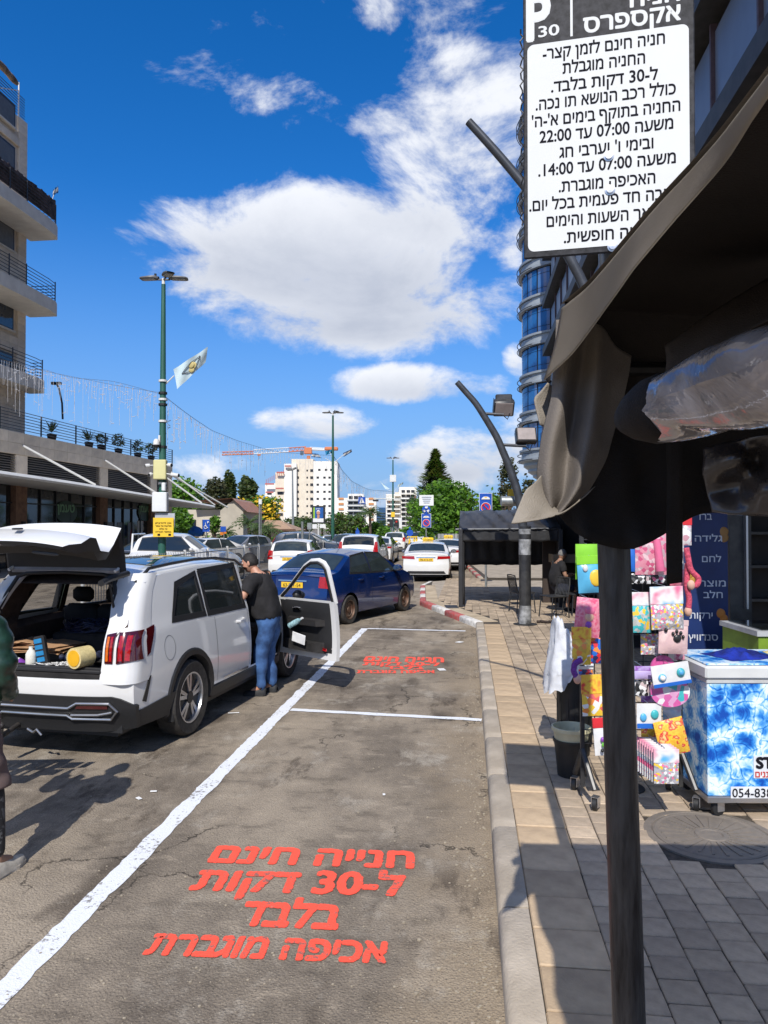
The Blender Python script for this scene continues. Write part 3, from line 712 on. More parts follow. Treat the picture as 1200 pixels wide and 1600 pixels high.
def simple_car(kind, name, label, cat, loc, rz, group=None, mt=M_WHITE, taxi=False, plate_txt=None, wheels=None, glass=M_GLASSM):
    """kinds: sedan, oldsedan, hatch, suv, pickup. loc is the centre of the rear axle on the ground; heading +x rotated rz"""
    if kind == 'sedan':
        c = Car(4.63, 1.78, 1.44, [(0, .98), (.10, 1.06), (.62, 1.09), (1.30, 1.38), (1.9, 1.435), (2.6, 1.42), (3.45, 1.02), (4.2, .90), (4.5, .74), (4.63, .60)], [(0, .88), (1, .93), (3.5, .90), (4.6, .72)], .98, 3.68, .325, .22, .70, bend=.14)
        sidew = [([(1.02, .985), (1.9, .975)], [(1.38, 1.31), (1.88, 1.345)]), ([(1.98, .975), (3.12, .955)], [(1.96, 1.345), (2.62, 1.32)])]; rw_ = (.66, 1.24); ws = (2.68, 3.38); seam = [2.0-.04, 3.28, 1.12]; hd = [(1.32, .86), (2.3, .85)]; tl = ([(-.86, .84), (-.40, .82)], [(-.86, .93), (-.42, .93)]); mx_ = 3.0
    elif kind == 'oldsedan':
        c = Car(4.38, 1.70, 1.53, [(0, 1.02), (.08, 1.10), (.52, 1.14), (1.12, 1.45), (1.7, 1.525), (2.4, 1.51), (3.38, 1.06), (4.0, .93), (4.28, .78), (4.38, .62)], [(0, .92), (1, .99), (3.4, .96), (4.3, .75)], .92, 3.52, .30, .22, .72, bend=.12)
        sidew = [([(.98, 1.06), (1.82, 1.035)], [(1.20, 1.37), (1.80, 1.43)]), ([(1.90, 1.035), (3.02, 1.01)], [(1.88, 1.43), (2.48, 1.40)])]; rw_ = (.56, 1.08); ws = (2.5, 3.3); seam = [1.86, 3.15, 1.02]; hd = [(1.25, .90), (2.2, .89)]; tl = ([(-.84, .78), (-.60, .80)], [(-.84, 1.0), (-.62, 1.02)]); mx_ = 2.92
    elif kind == 'hatch':
        c = Car(3.95, 1.72, 1.52, [(0, .93), (.10, 1.0), (.34, 1.40), (.6, 1.49), (1.4, 1.52), (2.1, 1.50), (3.05, 1.06), (3.6, .92), (3.85, .74), (3.95, .6)], [(0, .90), (1, .97), (3.0, .94), (3.9, .72)], .70, 3.18, .30, .22, .74, bend=.13)
        sidew = [([(.62, 1.05), (1.45, 1.02)], [(.78, 1.36), (1.43, 1.42)]), ([(1.53, 1.02), (2.65, .99)], [(1.52, 1.42), (2.15, 1.39)])]; rw_ = (.16, .44); ws = (2.2, 2.96); seam = [1.49, 2.78, .78]; hd = [(.95, .88), (1.8, .87)]; tl = ([(-.84, .78), (-.62, .80)], [(-.80, 1.12), (-.64, 1.10)]); mx_ = 2.55
    elif kind == 'suv':
        c = Car(4.45, 1.84, 1.66, [(0, 1.02), (.10, 1.12), (.42, 1.52), (.7, 1.62), (1.6, 1.66), (2.3, 1.64), (3.2, 1.18), (4.1, 1.04), (4.35, .84), (4.45, .66)], [(0, 1.0), (1, 1.08), (3.2, 1.04), (4.4, .8)], .88, 3.52, .345, .26, .76, bend=.13)
        sidew = [([(.70, 1.16), (1.62, 1.13)], [(.92, 1.48), (1.60, 1.55)]), ([(1.70, 1.13), (2.86, 1.10)], [(1.69, 1.55), (2.36, 1.52)])]; rw_ = (.18, .52); ws = (2.42, 3.12); seam = [1.66, 3.0, .9]; hd = [(1.05, .98), (2.0, .97)]; tl = ([(-.86, .84), (-.64, .88)], [(-.80, 1.34), (-.70, 1.34)]); mx_ = 2.78
    elif kind == 'pickup':
        c = Car(5.3, 1.85, 1.78, [(0, 1.06), (1.5, 1.06), (1.62, 1.10), (1.78, 1.62), (2.0, 1.74), (2.8, 1.78), (3.3, 1.74), (4.0, 1.22), (4.9, 1.08), (5.2, .9), (5.3, .7)], [(0, 1.0), (1.5, 1.0), (2, 1.12), (4, 1.10), (5.2, .82)], 1.15, 4.25, .37, .32, .78, bend=.06)
        sidew = [([(1.86, 1.2), (2.72, 1.18)], [(1.98, 1.58), (2.70, 1.66)]), ([(2.80, 1.18), (3.75, 1.15)], [(2.79, 1.66), (3.28, 1.62)])]; rw_ = (1.64, 1.8); ws = (3.4, 3.95); seam = [2.76, 3.9, 1.84]; hd = [(2.1, 1.02), (2.95, 1.02)]; tl = ([(-.88, .78), (-.78, .78)], [(-.88, 1.02), (-.78, 1.02)]); mx_ = 3.7
    r = thing(name, label, cat, loc, rz, group); sub = r
    # local frame: x = distance from tail; shift so that the rear axle is the origin
    Car_off = -c.ra
    def shift(root):
        for ch in [q for q in COL.objects if q.parent is root]: ch.location.x += Car_off
    c.body(r, mt)
    for sg in (-1, 1):
        for k, (b, t) in enumerate(sidew):
            f = lambda x, z, off, sg=sg: c.side(x, z, sg, off)
            e = .035
            bb = [(b[0][0]-e, b[0][1]-e), (b[1][0]+e, b[1][1]-e)]; tt = [(t[0][0]-e*.4, t[0][1]+e), (t[1][0]+e*.4, t[1][1]+e)]
            if sg < 0: w = c.panel('window_frame', f, bb, tt, M_TRIM, r, off=.003)
            else: w = c.panel('window_frame', lambda x, z, off, sg=sg: c.side(x, z, sg, off), bb[::-1], tt[::-1], M_TRIM, r, off=.003)
            g = c.panel('pane', f, b, t, glass, w, off=.006)
        seams(c, r, seam, sg=sg); handles(c, r, hd, mt, sg); mirror(c, r, mx_, mt if not taxi else M_TRIM, sg)
    ft = lambda x, v, off: c.topp(x, v, off)
    c.panel('windscreen', lambda a, b, off: c.topp(b, a, off), [(.90, ws[0]), (-.90, ws[0])], [(.92, ws[1]), (-.92, ws[1])], glass, r, n=12, nv=8, off=.005)
    c.panel('rear_window', lambda a, b, off: c.topp(b, a, off), [(.84, rw_[0]), (-.84, rw_[0])], [(.86, rw_[1]), (-.86, rw_[1])], glass, r, n=12, nv=6, off=.006)
    for sg in (-1, 1):
        b, t = tl; q = [(sg*abs(a), z) for a, z in b]; q2 = [(sg*abs(a), z) for a, z in t]
        if sg > 0: q, q2 = q[::-1], q2[::-1]
        c.panel('tail_light', lambda y, z, off: c.rear(y, z, off), q if sg < 0 else q, q2, M_RED, r, n=8, nv=4, off=.008, th=.02)
        y0, y1 = c.Wd*.58, c.Wd*.93; q = [(sg*y0, .62), (sg*y1, .66)]; q2 = [(sg*y0, .72), (sg*y1, .80)]
        c.panel('headlight', lambda y, z, off: c.front(y, z, off), q, q2, M_HEAD, r, n=8, nv=4, off=.012, th=.03)
    c.panel('rear_bumper_trim', lambda y, z, off: c.rear(y, z, off), [(-c.Wd*.8, .30), (c.Wd*.8, .30)], [(-c.Wd*.72, .40), (c.Wd*.72, .40)], M_TRIM, r, n=14, nv=2, off=.006)
    c.panel('front_grille', lambda y, z, off: c.front(y, z, off), [(-c.Wd*.5, .36), (c.Wd*.5, .36)], [(-c.Wd*.55, .60), (c.Wd*.55, .60)], M_TRIM, r, n=12, nv=3, off=.01)
    zp = {'sedan': .80, 'oldsedan': .84, 'hatch': .80, 'suv': .92, 'pickup': .6}[kind]
    plate(r, c, c.rear(0, zp).x-.014, zp, 0, plate_txt)
    c.panel('chrome_strip', lambda y, z, off: c.rear(y, z, off), [(-.34, zp+.075), (.34, zp+.075)], [(-.34, zp+.10), (.34, zp+.10)], M_CHROME, r, n=8, nv=1, off=.016)
    for x in (c.ra, c.fa):
        for sg in (-1, 1): wheel(r, x, sg*(c.Wd-.105), c.rw, .205, wheels or 'ten', side=sg)
    if kind == 'pickup':
        MB().bbox(.06, 1.55, -.78, .78, 1.075, 1.09, .004).build('cargo_cover', M_TRIM, r, world=False)
        MB().tube([(1.60, -.75, 1.08), (1.62, -.68, 1.72), (1.62, .68, 1.72), (1.60, .75, 1.08)], .035).build('roll_bar', mt, r, 40, world=False)
    if taxi:
        t = MB().bbox(2.0, 2.16, -.22, .22, c.zt(2.0)-.01, c.zt(2.0)+.13, .045).build('taxi_sign', M_TAXI, r, 60, world=False)
        text('taxi_word', 'מונית', mroot(r) @ frame((2.0-.002, 0, c.zt(2.0)+.03), (0, -1, 0), (0, 0, 1)), .26, .09, M_BLK, t, bold=.012)
    MB().tube([(c.L*.45-.05, 0, c.zt(c.L*.45)-.01), (c.L*.45-.25, 0, c.zt(c.L*.45)+.16)], .006, 5).build('aerial', M_TRIM, r, world=False)
    shift(r); r['carL'] = c.L
    return r
def at(px, D, z=0): p = P(px, HOR, D); return (p.x, p.y, z)
HEAD = math.pi/2
# blue saloon, second from the photographer
pr = G(545, 975); pf = G(621, 957); hd_ = (pf-pr); ang = math.atan2(hd_.y, hd_.x)
cen = pr+Vector((-math.sin(ang), math.cos(ang), 0))*.80
simple_car('oldsedan', 'parked_car', 'dark blue saloon standing at an angle just beyond the open white car door', 'car', (cen.x, cen.y, 0), ang, mt=M_BLUE, plate_txt='63-871-54', wheels='steel')
GR = 'white cars on the road ahead'
simple_car('sedan', 'taxi', 'white taxi seen from behind, nearest of the two with yellow roof signs beside the kerb', 'taxi', at(667, 27.2), HEAD+R(1), 'white taxis at the kerb', taxi=True, plate_txt='78-412-39')
simple_car('sedan', 'taxi', 'white taxi half hidden behind the nearer taxi, by the black tarpaulin stall', 'taxi', at(697, 33.5), HEAD-R(4), 'white taxis at the kerb', taxi=True)
simple_car('hatch', 'parked_car', 'small white hatchback with tall red tail lights between the metal fence and the blue saloon', 'car', at(457, 27.5), HEAD+R(4), GR, plate_txt='31-905-62')
simple_car('suv', 'moving_car', 'white crossover with slim red vertical tail lights directly over the blue saloon roof', 'car', at(563, 31.5), HEAD, GR, glass=M_GLASSD)
simple_car('sedan', 'moving_car', 'white saloon just ahead of the crossover with vertical tail lights', 'car', at(589, 39), HEAD, GR)
simple_car('hatch', 'moving_car', 'small white hatchback farthest up the open lane', 'car', at(617, 56), HEAD, GR, plate_txt='58-220-71')
simple_car('suv', 'moving_car', 'dark blue car side-on beyond the fence and the white hatchback', 'car', at(448, 42), R(4), mt=M_DARKC)
simple_car('sedan', 'moving_car', 'silver saloon side-on beside the green lamp post', 'car', at(500, 47), R(6), mt=M_SILVER)
simple_car('sedan', 'moving_car', 'white saloon on the far carriageway left of the fence, facing left', 'car', at(352, 36), HEAD+R(150), GR, glass=M_GLASSM)
simple_car('hatch', 'moving_car', 'pale grey hatchback on the far carriageway behind the fence', 'car', at(400, 40), HEAD+R(160), mt=M_SILVER)
simple_car('pickup', 'pickup_truck', 'white pickup truck passing behind the estate car roof beside the yellow notice', 'pickup', at(196, 26), R(8), glass=M_GLASSD)
simple_car('hatch', 'moving_car', 'dark car squeezed between the silver saloon and the crossover', 'car', at(540, 44), HEAD, mt=M_DARKC)
simple_car('hatch', 'parked_van', 'white van facing the road beside the yellow barrier', 'van', at(664, 62), HEAD+R(170), GR)
simple_car('sedan', 'moving_car', 'silver grey car at the foot of the left lamp post, behind the pickup', 'car', at(270, 31), HEAD+R(160), mt=M_SILVER)
# ================================================================== WHITE ESTATE WITH OPEN TAILGATE
SL = 4.81
suvc = Car(SL, 1.90, 1.70, [(0, 1.02), (.03, 1.08), (.20, 1.35), (.42, 1.60), (.75, 1.665), (1.6, 1.70), (2.3, 1.69), (2.9, 1.60), (3.55, 1.18), (4.4, 1.06), (4.68, .88), (4.81, .66)],
           [(0, 1.06), (1.0, 1.10), (2.6, 1.08), (3.6, 1.06), (4.7, .84)], 1.06, 3.875, .365, .30, .77, bend=.15, taper=.09, rprof=[(0, .10), (.3, .08), (.45, .02), (.6, 0), (.72, .0), (.80, .05), (1.1, .07), (1.6, .05)])
c = suvc; c.tb = 1.15
a0 = G(300, 1148); ang = HEAD-R(6.0); Mz = Matrix.Rotation(ang, 4, 'Z')
org = a0-(Mz @ Vector((1.06, -.94, 0)))
suv = thing('parked_car', 'white off-road estate with raised tailgate, loaded boot and open front door, nearest vehicle', 'car', (org.x, org.y, 0), ang)
GW = [((.80, 1.16), (1.42, 1.145), (1.00, 1.46), (1.42, 1.545)), ((1.52, 1.14), (2.42, 1.12), (1.52, 1.555), (2.40, 1.58)), ((2.52, 1.12), (3.38, 1.10), (2.50, 1.58), (2.86, 1.545))]
def inwin(x, z, w, m=0.0):
    (x0, z0), (x1, z1), (x2, z2), (x3, z3) = w
    if z < lerp(z0, z1, (x-x0)/(x1-x0))-m or z > lerp(z2, z3, max(0, min(1, (x-x2)/(x3-x2))))+m: return False
    t = (z-z0)/(z2-z0); return lerp(x0, x2, t)-m < x < lerp(x1, x3, t)+m
DOOR = lambda x, z: 2.50 < x < 3.56 and z > .40 and z < 1.60-max(0, x-2.9)*.75
XRT = [(z_/100, c.rear(.6, z_/100).x) for z_ in range(60, 164, 4)]
def xrear(z): return pws(XRT, z, .10)
def cys(z): return abs(c.side(xrear(z)+.17, z, -1).y)-.15
def cornera(a, z, sg, off=0):
    t_ = a*math.pi/2; return Vector((xrear(z)+.15*(1-math.cos(t_))-off*math.cos(t_), sg*(cys(z)+.15*math.sin(t_)+off*math.sin(t_)), z))
def corner(y, z, sg, off=0):
    e = cys(z); y = abs(y)
    return Vector((xrear(z)-off, sg*y, z)) if y <= e else cornera(math.asin(min(.999, (y-e)/.15))/(math.pi/2), z, sg, off)
def cutf(x, p):
    if p.z > .74 and x < xrear(p.z)+.10: return True
    if p.y < 0 and DOOR(x, p.z): return True
    return any(inwin(x, p.z, w, .0) for w in GW)
OPY, OPZ = .60, .80
def openr(p): return abs(p.y) < (OPY if p.z < 1.2 else lerp(OPY, .50, (p.z-1.2)/.4)) and p.z > OPZ
c.body(suv, M_WHITE, nb=22, ng=12, ntp=10, cut=cutf, capcut=lambda p: p.z > .74, topcut=lambda x, p: x < .44 or (2.95 < x < 3.5), hollow=False)
# inside lining
lin = MB(); xs_ = [.10+i*.07 for i in range(50)]
def linrow(x):
    b = .80; pts = []
    zr = c.ze(x)-.045
    zz = [.78+(zr-.78)*i/14 for i in range(15)]
    for z in zz: pts.append(Vector((x+.02, -(c.Wz(x, z)-(.16 if z < 1.1 else .055)), z)))
    top = zr+.02
    for v in (-.8, -.4, 0, .4, .8): pts.append(Vector((x+.02, v*c.Wz(x, zr), top+.01)))
    for z in zz[::-1]: pts.append(Vector((x+.02, c.Wz(x, z)-(.16 if z < 1.1 else .055), z)))
    return pts
rows = [linrow(x) for x in xs_]
def lsk(i, j):
    p = (rows[i][j]+rows[i+1][j+1])/2; x = p.x-.02
    if any(inwin(x, p.z, w, .03) for w in GW): return True
    if 2.9 < x and p.z > 1.15 and 14 < j < 20: return True
    return (p.y < 0 and DOOR(x, p.z)) or (x < .46 and 13 < j < 20)
lin.grid(rows, flip=True, skip=lsk)
lin.build('cabin_lining', mat('headliner', (.085, .06, .05), .9, nscale=14, var=.2), suv, world=False)
# boot floor, sill, seats
MB().box(.06, 3.55, -.72, .72, .70, .775).build('boot_floor', M_INT, suv, world=False)
MB().bbox(.0+.05, .16, -.60, .60, .765, .80, .01).build('boot_sill', M_TRIM, suv, 40, world=False)
for y in (-.42, .06, .45):
    st = MB().bbox(1.25, 1.42, y-.21, y+.21, .72, 1.22, .05).build('rear_seat', M_INT, suv, 50, world=False)
    MB().bbox(1.28, 1.38, y-.12, y+.12, 1.24, 1.40, .04).build('headrest', M_INT, st, 50, world=False)
for y in (-.38, .38):
    st = MB().bbox(2.55, 2.74, y-.25, y+.25, .60, 1.26, .06).bbox(2.6, 3.1, y-.25, y+.25, .52, .68, .05).build('front_seat', M_INT, suv, 50, world=False)
    MB().bbox(2.57, 2.68, y-.13, y+.13, 1.28, 1.46, .04).build('headrest', M_INT, st, 50, world=False)
MB().bbox(3.45, 3.75, -.70, .70, .75, 1.10, .06).build('dashboard', M_INT, suv, 50, world=False)
MB().lathe([(.19, 0), (.205, .012), (.19, .025), (.175, .012), (.19, 0)], 24, M=Matrix.Translation((3.32, .38, 1.02)) @ Matrix.Rotation(R(65), 4, 'Y'), caps=False).build('steering_wheel', M_TRIM, suv, True, world=False)
MB().box(2.45, 3.6, -.80, .72, .36, .42).build('footwell_floor', M_INT, suv, world=False)
# glazing
M_PRIV = mat('privacy_glass', (.02, .025, .025), .03, nscale=3, var=.05, alpha=.93, spec=.8)
M_CLEAR = mat('clear_car_glass', (.30, .40, .36), .03, nscale=3, var=.05, alpha=.40, spec=.8)
for sg in (-1, 1):
    f = lambda x, z, off, sg=sg: c.side(x, z, sg, off)
    for k, w in enumerate(GW):
        if sg < 0 and k == 2: continue
        (x0, z0), (x1, z1), (x2, z2), (x3, z3) = w; e = .03; mb = MB()
        n_ = 10
        def ring(d, off):
            cx = (x0+x1+x2+x3)/4; cz = (z0+z1+z2+z3)/4; r = []
            P4 = [(x0-d*1.4, z0-d), (x1+d, z1-d), (x3+d, z3+d), (x2-d*.6, z2+d)]
            for q in range(4):
                a, b = P4[q], P4[(q+1) % 4]
                for i in range(n_): r.append(f(lerp(a[0], b[0], i/n_), lerp(a[1], b[1], i/n_), off))
            return r
        r1, r2 = ring(.035, .004), ring(-.02, .006); r3 = ring(-.02, -.05)
        mb.grid([r1+[r1[0]], r2+[r2[0]], r3+[r3[0]]], flip=(sg > 0)).build('window_frame', M_TRIM, suv, world=False)
        bb = [(x0, z0), (x1, z1)]; tt = [(x2, z2), (x3, z3)]
        if sg > 0: bb, tt = bb[::-1], tt[::-1]
        c.panel('side_window', f, bb, tt, M_PRIV if sg < 0 else M_CLEAR, suv, off=-.004, th=.008)
c.panel('windscreen', lambda a, b, off: c.topp(b, a, off), [(.93, 2.94), (-.93, 2.94)], [(.93, 3.54), (-.93, 3.54)], M_CLEAR, suv, n=12, nv=8, off=.002, th=.004)
seams(c, suv, [1.62, 2.47], sg=-1, z0=.42)
# roof rails, glass roof
for sg in (-1, 1):
    MB().tube([c.topp(x, sg*.90, .03+(.015 if .6 < x < 2.8 else -.03)) for x in (.42, .55, .7, 1.1, 1.6, 2.1, 2.6, 2.8, 2.95)], .016, 8).build('roof_rail', M_TRIM, suv, 40, world=False)
c.panel('glass_roof', lambda a, b, off: c.topp(b, a, off), [(.72, 1.0), (-.72, 1.0)], [(.72, 2.75), (-.72, 2.75)], M_GLASSD, suv, n=12, nv=12, off=.006)
# tail lights: vertical, split by a body-colour strip
for sg in (-1, 1):
    ff = lambda y, z, off, sg=sg: corner(y, z, sg, off)
    def pan(nm, a, m_, off, par, **k):
        b, t = a; b = [(sg*abs(y), z) for y, z in b]; t = [(sg*abs(y), z) for y, z in t]
        if sg < 0: pass
        else: b, t = b[::-1], t[::-1]
        b, t = (b, t) if b[0][0] < b[-1][0] else (b[::-1], t[::-1])
        return c.panel(nm, ff, b, t, m_, par, n=8, nv=6, off=off, th=.03, **k)
    t1 = pan('tail_light', ([(.625, .86), (.70, .86)], [(.615, 1.10), (.70, 1.12)]), M_LENSD, .016, suv)
    for z in (0, 1): pan('light_bar', ([(.636+z*.034, .88), (.658+z*.034, .88)], [(.63+z*.034, 1.085), (.652+z*.034, 1.085)]), M_AMB if z == 0 else M_RED, .022, t1)
    t2 = pan('tail_light', ([(.735, .86), (cys(.87)+.149, .885)], [(.725, 1.12), (cys(1.12)+.149, 1.13)]), M_LENSD, .016, suv)
    for q in range(2): pan('light_bar', ([(.75+q*.05, .885), (.782+q*.05, .885)], [(.742+q*.05, 1.095), (.774+q*.05, 1.095)]), M_RED, .022, t2)
    fs = lambda x, z, off, sg=sg: c.side(x, z, sg, off)
    bb = [(.20, .89), (.27, .92)]; tt = [(.22, 1.125), (.42, 1.15)]
    if sg > 0: bb, tt = bb[::-1], tt[::-1]
    c.panel('tail_light_side', fs, bb, tt, M_LENSD, suv, off=.012)
    # vent, arch moulding, sill, handles
    bb = [(.13, .52), (.20, .50)]; tt = [(.24, .70), (.29, .72)]
    if sg > 0: bb, tt = bb[::-1], tt[::-1]
    c.panel('bumper_vent', fs, bb, tt, M_TRIM, suv, off=.005)
    for ax in (c.ra, c.fa):
        R0 = c.rw+.05; k = 26; rows = []
        for i in range(k+1):
            t = math.pi*(-.06+1.12*i/k); rows.append([c.side(ax-rr*math.cos(t), c.rw+rr*math.sin(t), sg, off) for rr, off in ((R0-.02, -.05), (R0, .012), (R0+.05, .014), (R0+.065, .0))])
        MB().grid(rows, flip=(sg > 0)).build('wheel_arch_trim', M_TRIM, suv, 40, world=False)
    rows = []
    for i in range(25):
        x = lerp(c.ra+c.rw+.08, c.fa-c.rw-.08, i/24); rows.append([c.side(x, z, sg, off) for z, off in ((.26, -.06), (.27, .012), (.37, .016), (.385, .0))])
    MB().grid(rows, flip=(sg > 0)).build('sill_trim', M_TRIM, suv, 40, world=False)
    rows = [[c.side(lerp(1.75, 2.40, i/8), z, sg, .022) for z in (.40, .425)] for i in range(9)]
    MB().grid(rows, flip=(sg > 0)).build('chrome_sill_strip', M_CHROME, suv, world=False)
    handles(c, suv, [(2.14, .965)], M_WHITE, sg)
    p = c.side(2.20, .985, sg, .002)
    MB().bbox(.70, .745, (-.93 if sg < 0 else .87), (-.87 if sg < 0 else .93), .20, .40, .015).build('mud_flap', M_TRIM, suv, world=False)
handles(c, suv, [(3.0, .96)], M_WHITE, 1)
p = c.side(.66, .93, -1, .003); 
rows = [[c.side(.66+.10*math.cos(2*math.pi*i/24), .91+.11*math.sin(2*math.pi*i/24), -1, o_) for o_ in (.0015,)]+[c.side(.66+.106*math.cos(2*math.pi*i/24), .91+.116*math.sin(2*math.pi*i/24), -1, .0015)] for i in range(25)]
MB().grid(rows).build('fuel_flap_seam', mat('seam_grey', (.2, .2, .2), .6), suv, world=False)
# bumper: black lower part, silver trims, reflectors, tow hook
fr_ = lambda y, z, off: c.rear(y, z, off)
c.panel('lower_bumper', fr_, [(-.88, .30), (-.6, .27), (.6, .27), (.88, .30)], [(-.90, .50), (-.74, .585), (.74, .585), (.90, .50)], M_TRIM, suv, n=26, nv=6, off=.022, th=.03)
for sg in (-1, 1):
    bb = [(.0, .30), (.62, .30)]; tt = [(.0, .44), (.74, .50)]
    if sg > 0: bb, tt = bb[::-1], tt[::-1]
    c.panel('lower_bumper_side', lambda x, z, off, sg=sg: c.side(x, z, sg, off), bb, tt, M_TRIM, suv, off=.014)
    line = [(.0, .485), (.34, .485), (.42, .53), (.70, .53), (.76, .46), (.70, .39), (.36, .39), (.32, .42), (0, .42)]
    MB().tube([c.rear(sg*y, z, .040) for y, z in line], .0125, 8).build('silver_trim', M_ALLOY, suv, 40, world=False)
    MB().tube([c.rear(sg*y, z, .042) for y, z in [(.36, .425), (.60, .432), (.72, .455)]], .011, 8).build('silver_trim', M_ALLOY, suv, 40, world=False)
    a, b = ([(.40, .482), (.68, .482)], [(.42, .512), (.68, .512)])
    a = [(sg*y, z) for y, z in a]; b = [(sg*y, z) for y, z in b]
    if sg < 0: a, b = a[::-1], b[::-1]
    c.panel('reflector', fr_, a, b, M_LENSD, suv, n=4, nv=2, off=.034, th=.02)
MB().tube([(.05, .20, .30), (-.08, .20, .27), (-.16, .20, .25), (-.16, .20, .32)], .022, 8).ball((-.16, .20, .345), .028).build('tow_hook', mat('dark_steel', (.10, .09, .085), .45, .7, nscale=20), suv, 50, world=False)
MB().tube([(-.02, .05, .29), (-.04, -.02, .27), (-.05, -.06, .30), (-.04, -.10, .25)], .011, 8).build('towing_plug', M_ALLOY, suv, 50, world=False)
for x in (c.ra, c.fa):
    for sg in (-1, 1): wheel(suv, x, sg*(c.Wd-.115), c.rw, .23, 'suv', side=sg)
# ---- raised tailgate: built closed, then swung about its hinge
gate = bpy.data.objects.new('tailgate', None); COL.objects.link(gate); gate.parent = suv
HX, HZ = .40, 1.655; gate.location = (HX, 0, HZ); gate.rotation_euler = (0, R(-2), 0)
GPHI = R(86)
prof = [(.02, 1.665, .62), (-.16, 1.655, .62), (-.38, 1.63, .61), (-.42, 1.60, .63), (-.30, 1.42, .66), (-.26, 1.30, .69), (-.30, 1.14, .72), (-.42, 1.06, .74), (-.435, .98, .74), (-.39, .90, .71), (-.38, .82, .66), (-.36, .79, .62)]
def gpt(x, z, y, off=0):
    vx, vz = x-.0, z-HZ
    # closed shape relative to the hinge, bowed in plan
    bow = .07*(abs(y)/.74)**2.5
    vx = vx+bow-off
    ca, sa = math.cos(GPHI), math.sin(GPHI)
    return Vector((vx*ca+vz*sa, y, -vx*sa+vz*ca))
rows = []
for (x, z, w) in prof: rows.append([gpt(x, z, lerp(-w, w, i/16)) for i in range(17)])
GLZ = lambda i, j: i in (4, 5) and 1 <= j <= 14
MB().grid(rows, skip=lambda i, j: False).build('tailgate_skin', M_WHITE, gate, 40, world=False)
inner = []
for k, (x, z, w) in enumerate(prof):
    th = [.03, .05, .07, .08, .07, .07, .09, .12, .12, .09, .06, .03][k]
    inner.append([gpt(x+th, z-(.01 if k < 4 else 0)+(.01 if k > 9 else 0), lerp(-w*.955, w*.955, i/16)) for i in range(17)])
MB().grid(inner, flip=True).grid([rows[-1], inner[-1]], flip=True).grid([rows[0], inner[0]]).grid([[r[0] for r in rows], [r[0] for r in inner]], flip=False).grid([[r[-1] for r in rows], [r[-1] for r in inner]], flip=True).build('tailgate_trim', M_TRIM, gate, 35, world=False)
# recesses and details on inner trim
def gin(x, y, z, d=.0): return gpt(x+d, z, y)
for y0, y1 in ((-.60, -.40), (.38, .58)):
    rr = [[gpt(-.31+.004*q, lerp(.86, 1.02, q/4), lerp(y0, y1, i/4)) for i in range(5)] for q in range(5)]
MB().tube([gpt(-.26, .90, y) for y in (-.50, -.46, -.30, -.26)], [.008, .014, .014, .008], 8).build('pull_handle', mat('grey_plastic', (.09, .09, .09), .5), gate, 40, world=False)
MB().bbox(-.02, .02, -.05, .05, -.012, .012, .006, M=Matrix.Translation(gpt(-.33, .82, .0))).build('latch', M_ALLOY, gate, world=False)
for y in (.12, -.12): 
    MB().bbox(-.03, .03, -.035, .035, -.005, .010, .006, M=Matrix.Translation(gpt(-.44, .92, y))).build('plate_lamp', M_TRIM, gate, world=False)
for sg in (-1, 1):
    # struts and the outer lamps carried by the gate edge
    MB().tube([(-.12, sg*.585, -.42), gpt(.02, 1.42, sg*.60)], [.013, .008], 8).build('gas_strut', M_TRIM, gate, 40, world=False)
    MB().tube([gpt(-.02, z, sg*(.67 if z > 1.2 else .70)) for z in (1.60, 1.45, 1.3, 1.15)], .028, 8).build('gate_seal', M_TRIM, gate, 40, world=False)
    a = [gpt(p_[0]+.03, p_[1], sg*(p_[2]+.005)) for p_ in prof[3:]]
MB().bbox(-.06, .02, -.14, .16, -.004, .06, .01, M=Matrix.Translation(gpt(-.40, 1.0, .34))).build('white_card', M_WHITE, gate, world=False) if False else None
# hinge arms
for sg in (-1, 1): MB().tube([(.10, sg*.55, -.03), (0, sg*.55, .0), (-.06, sg*.55, -.02)], .015, 6).build('hinge', M_WHITE, gate, world=False)
for sg in (-1, 1):
    rows = []
    for i in range(25):
        z = lerp(.69, 1.605, i/24); yi = .595 if z < 1.2 else lerp(.595, .50, (z-1.2)/.4); xr = xrear(z)
        rows.append([Vector((xr+.06, sg*yi, z))]+[corner(yi+(cys(z)-yi)*k/4*.7, z, sg, .004) for k in range(5)]+[cornera(q/8, z, sg, .005) for q in range(1, 9)]+[c.side(xr+.21, z, sg, .004)])
    MB().grid(rows, flip=(sg < 0)).build('rear_pillar', M_WHITE, suv, 60, world=False)
# rear opening frame (seal)
ring = []
for (y, z) in [(-.58, .80), (-.61, .84), (-.61, 1.15), (-.56, 1.42), (-.50, 1.565), (-.40, 1.60), (0, 1.615), (.40, 1.60), (.50, 1.565), (.56, 1.42), (.61, 1.15), (.61, .84), (.58, .80)]:
    p = c.rear(y, min(z, 1.52), 0); ring.append(Vector((min(p.x+.015, .43) if z < 1.5 else .40, y, z)))
MB().tube(ring+[ring[0]], .018, 8).build('boot_seal', M_TRIM, suv, 40, world=False)
MB().tube([Vector((.42, y, 1.635)) for y in (-.56, -.3, 0, .3, .56)], .035, 8).build('rear_header', mat('body_inner_grey', (.30, .30, .32), .5), suv, 40, world=False)
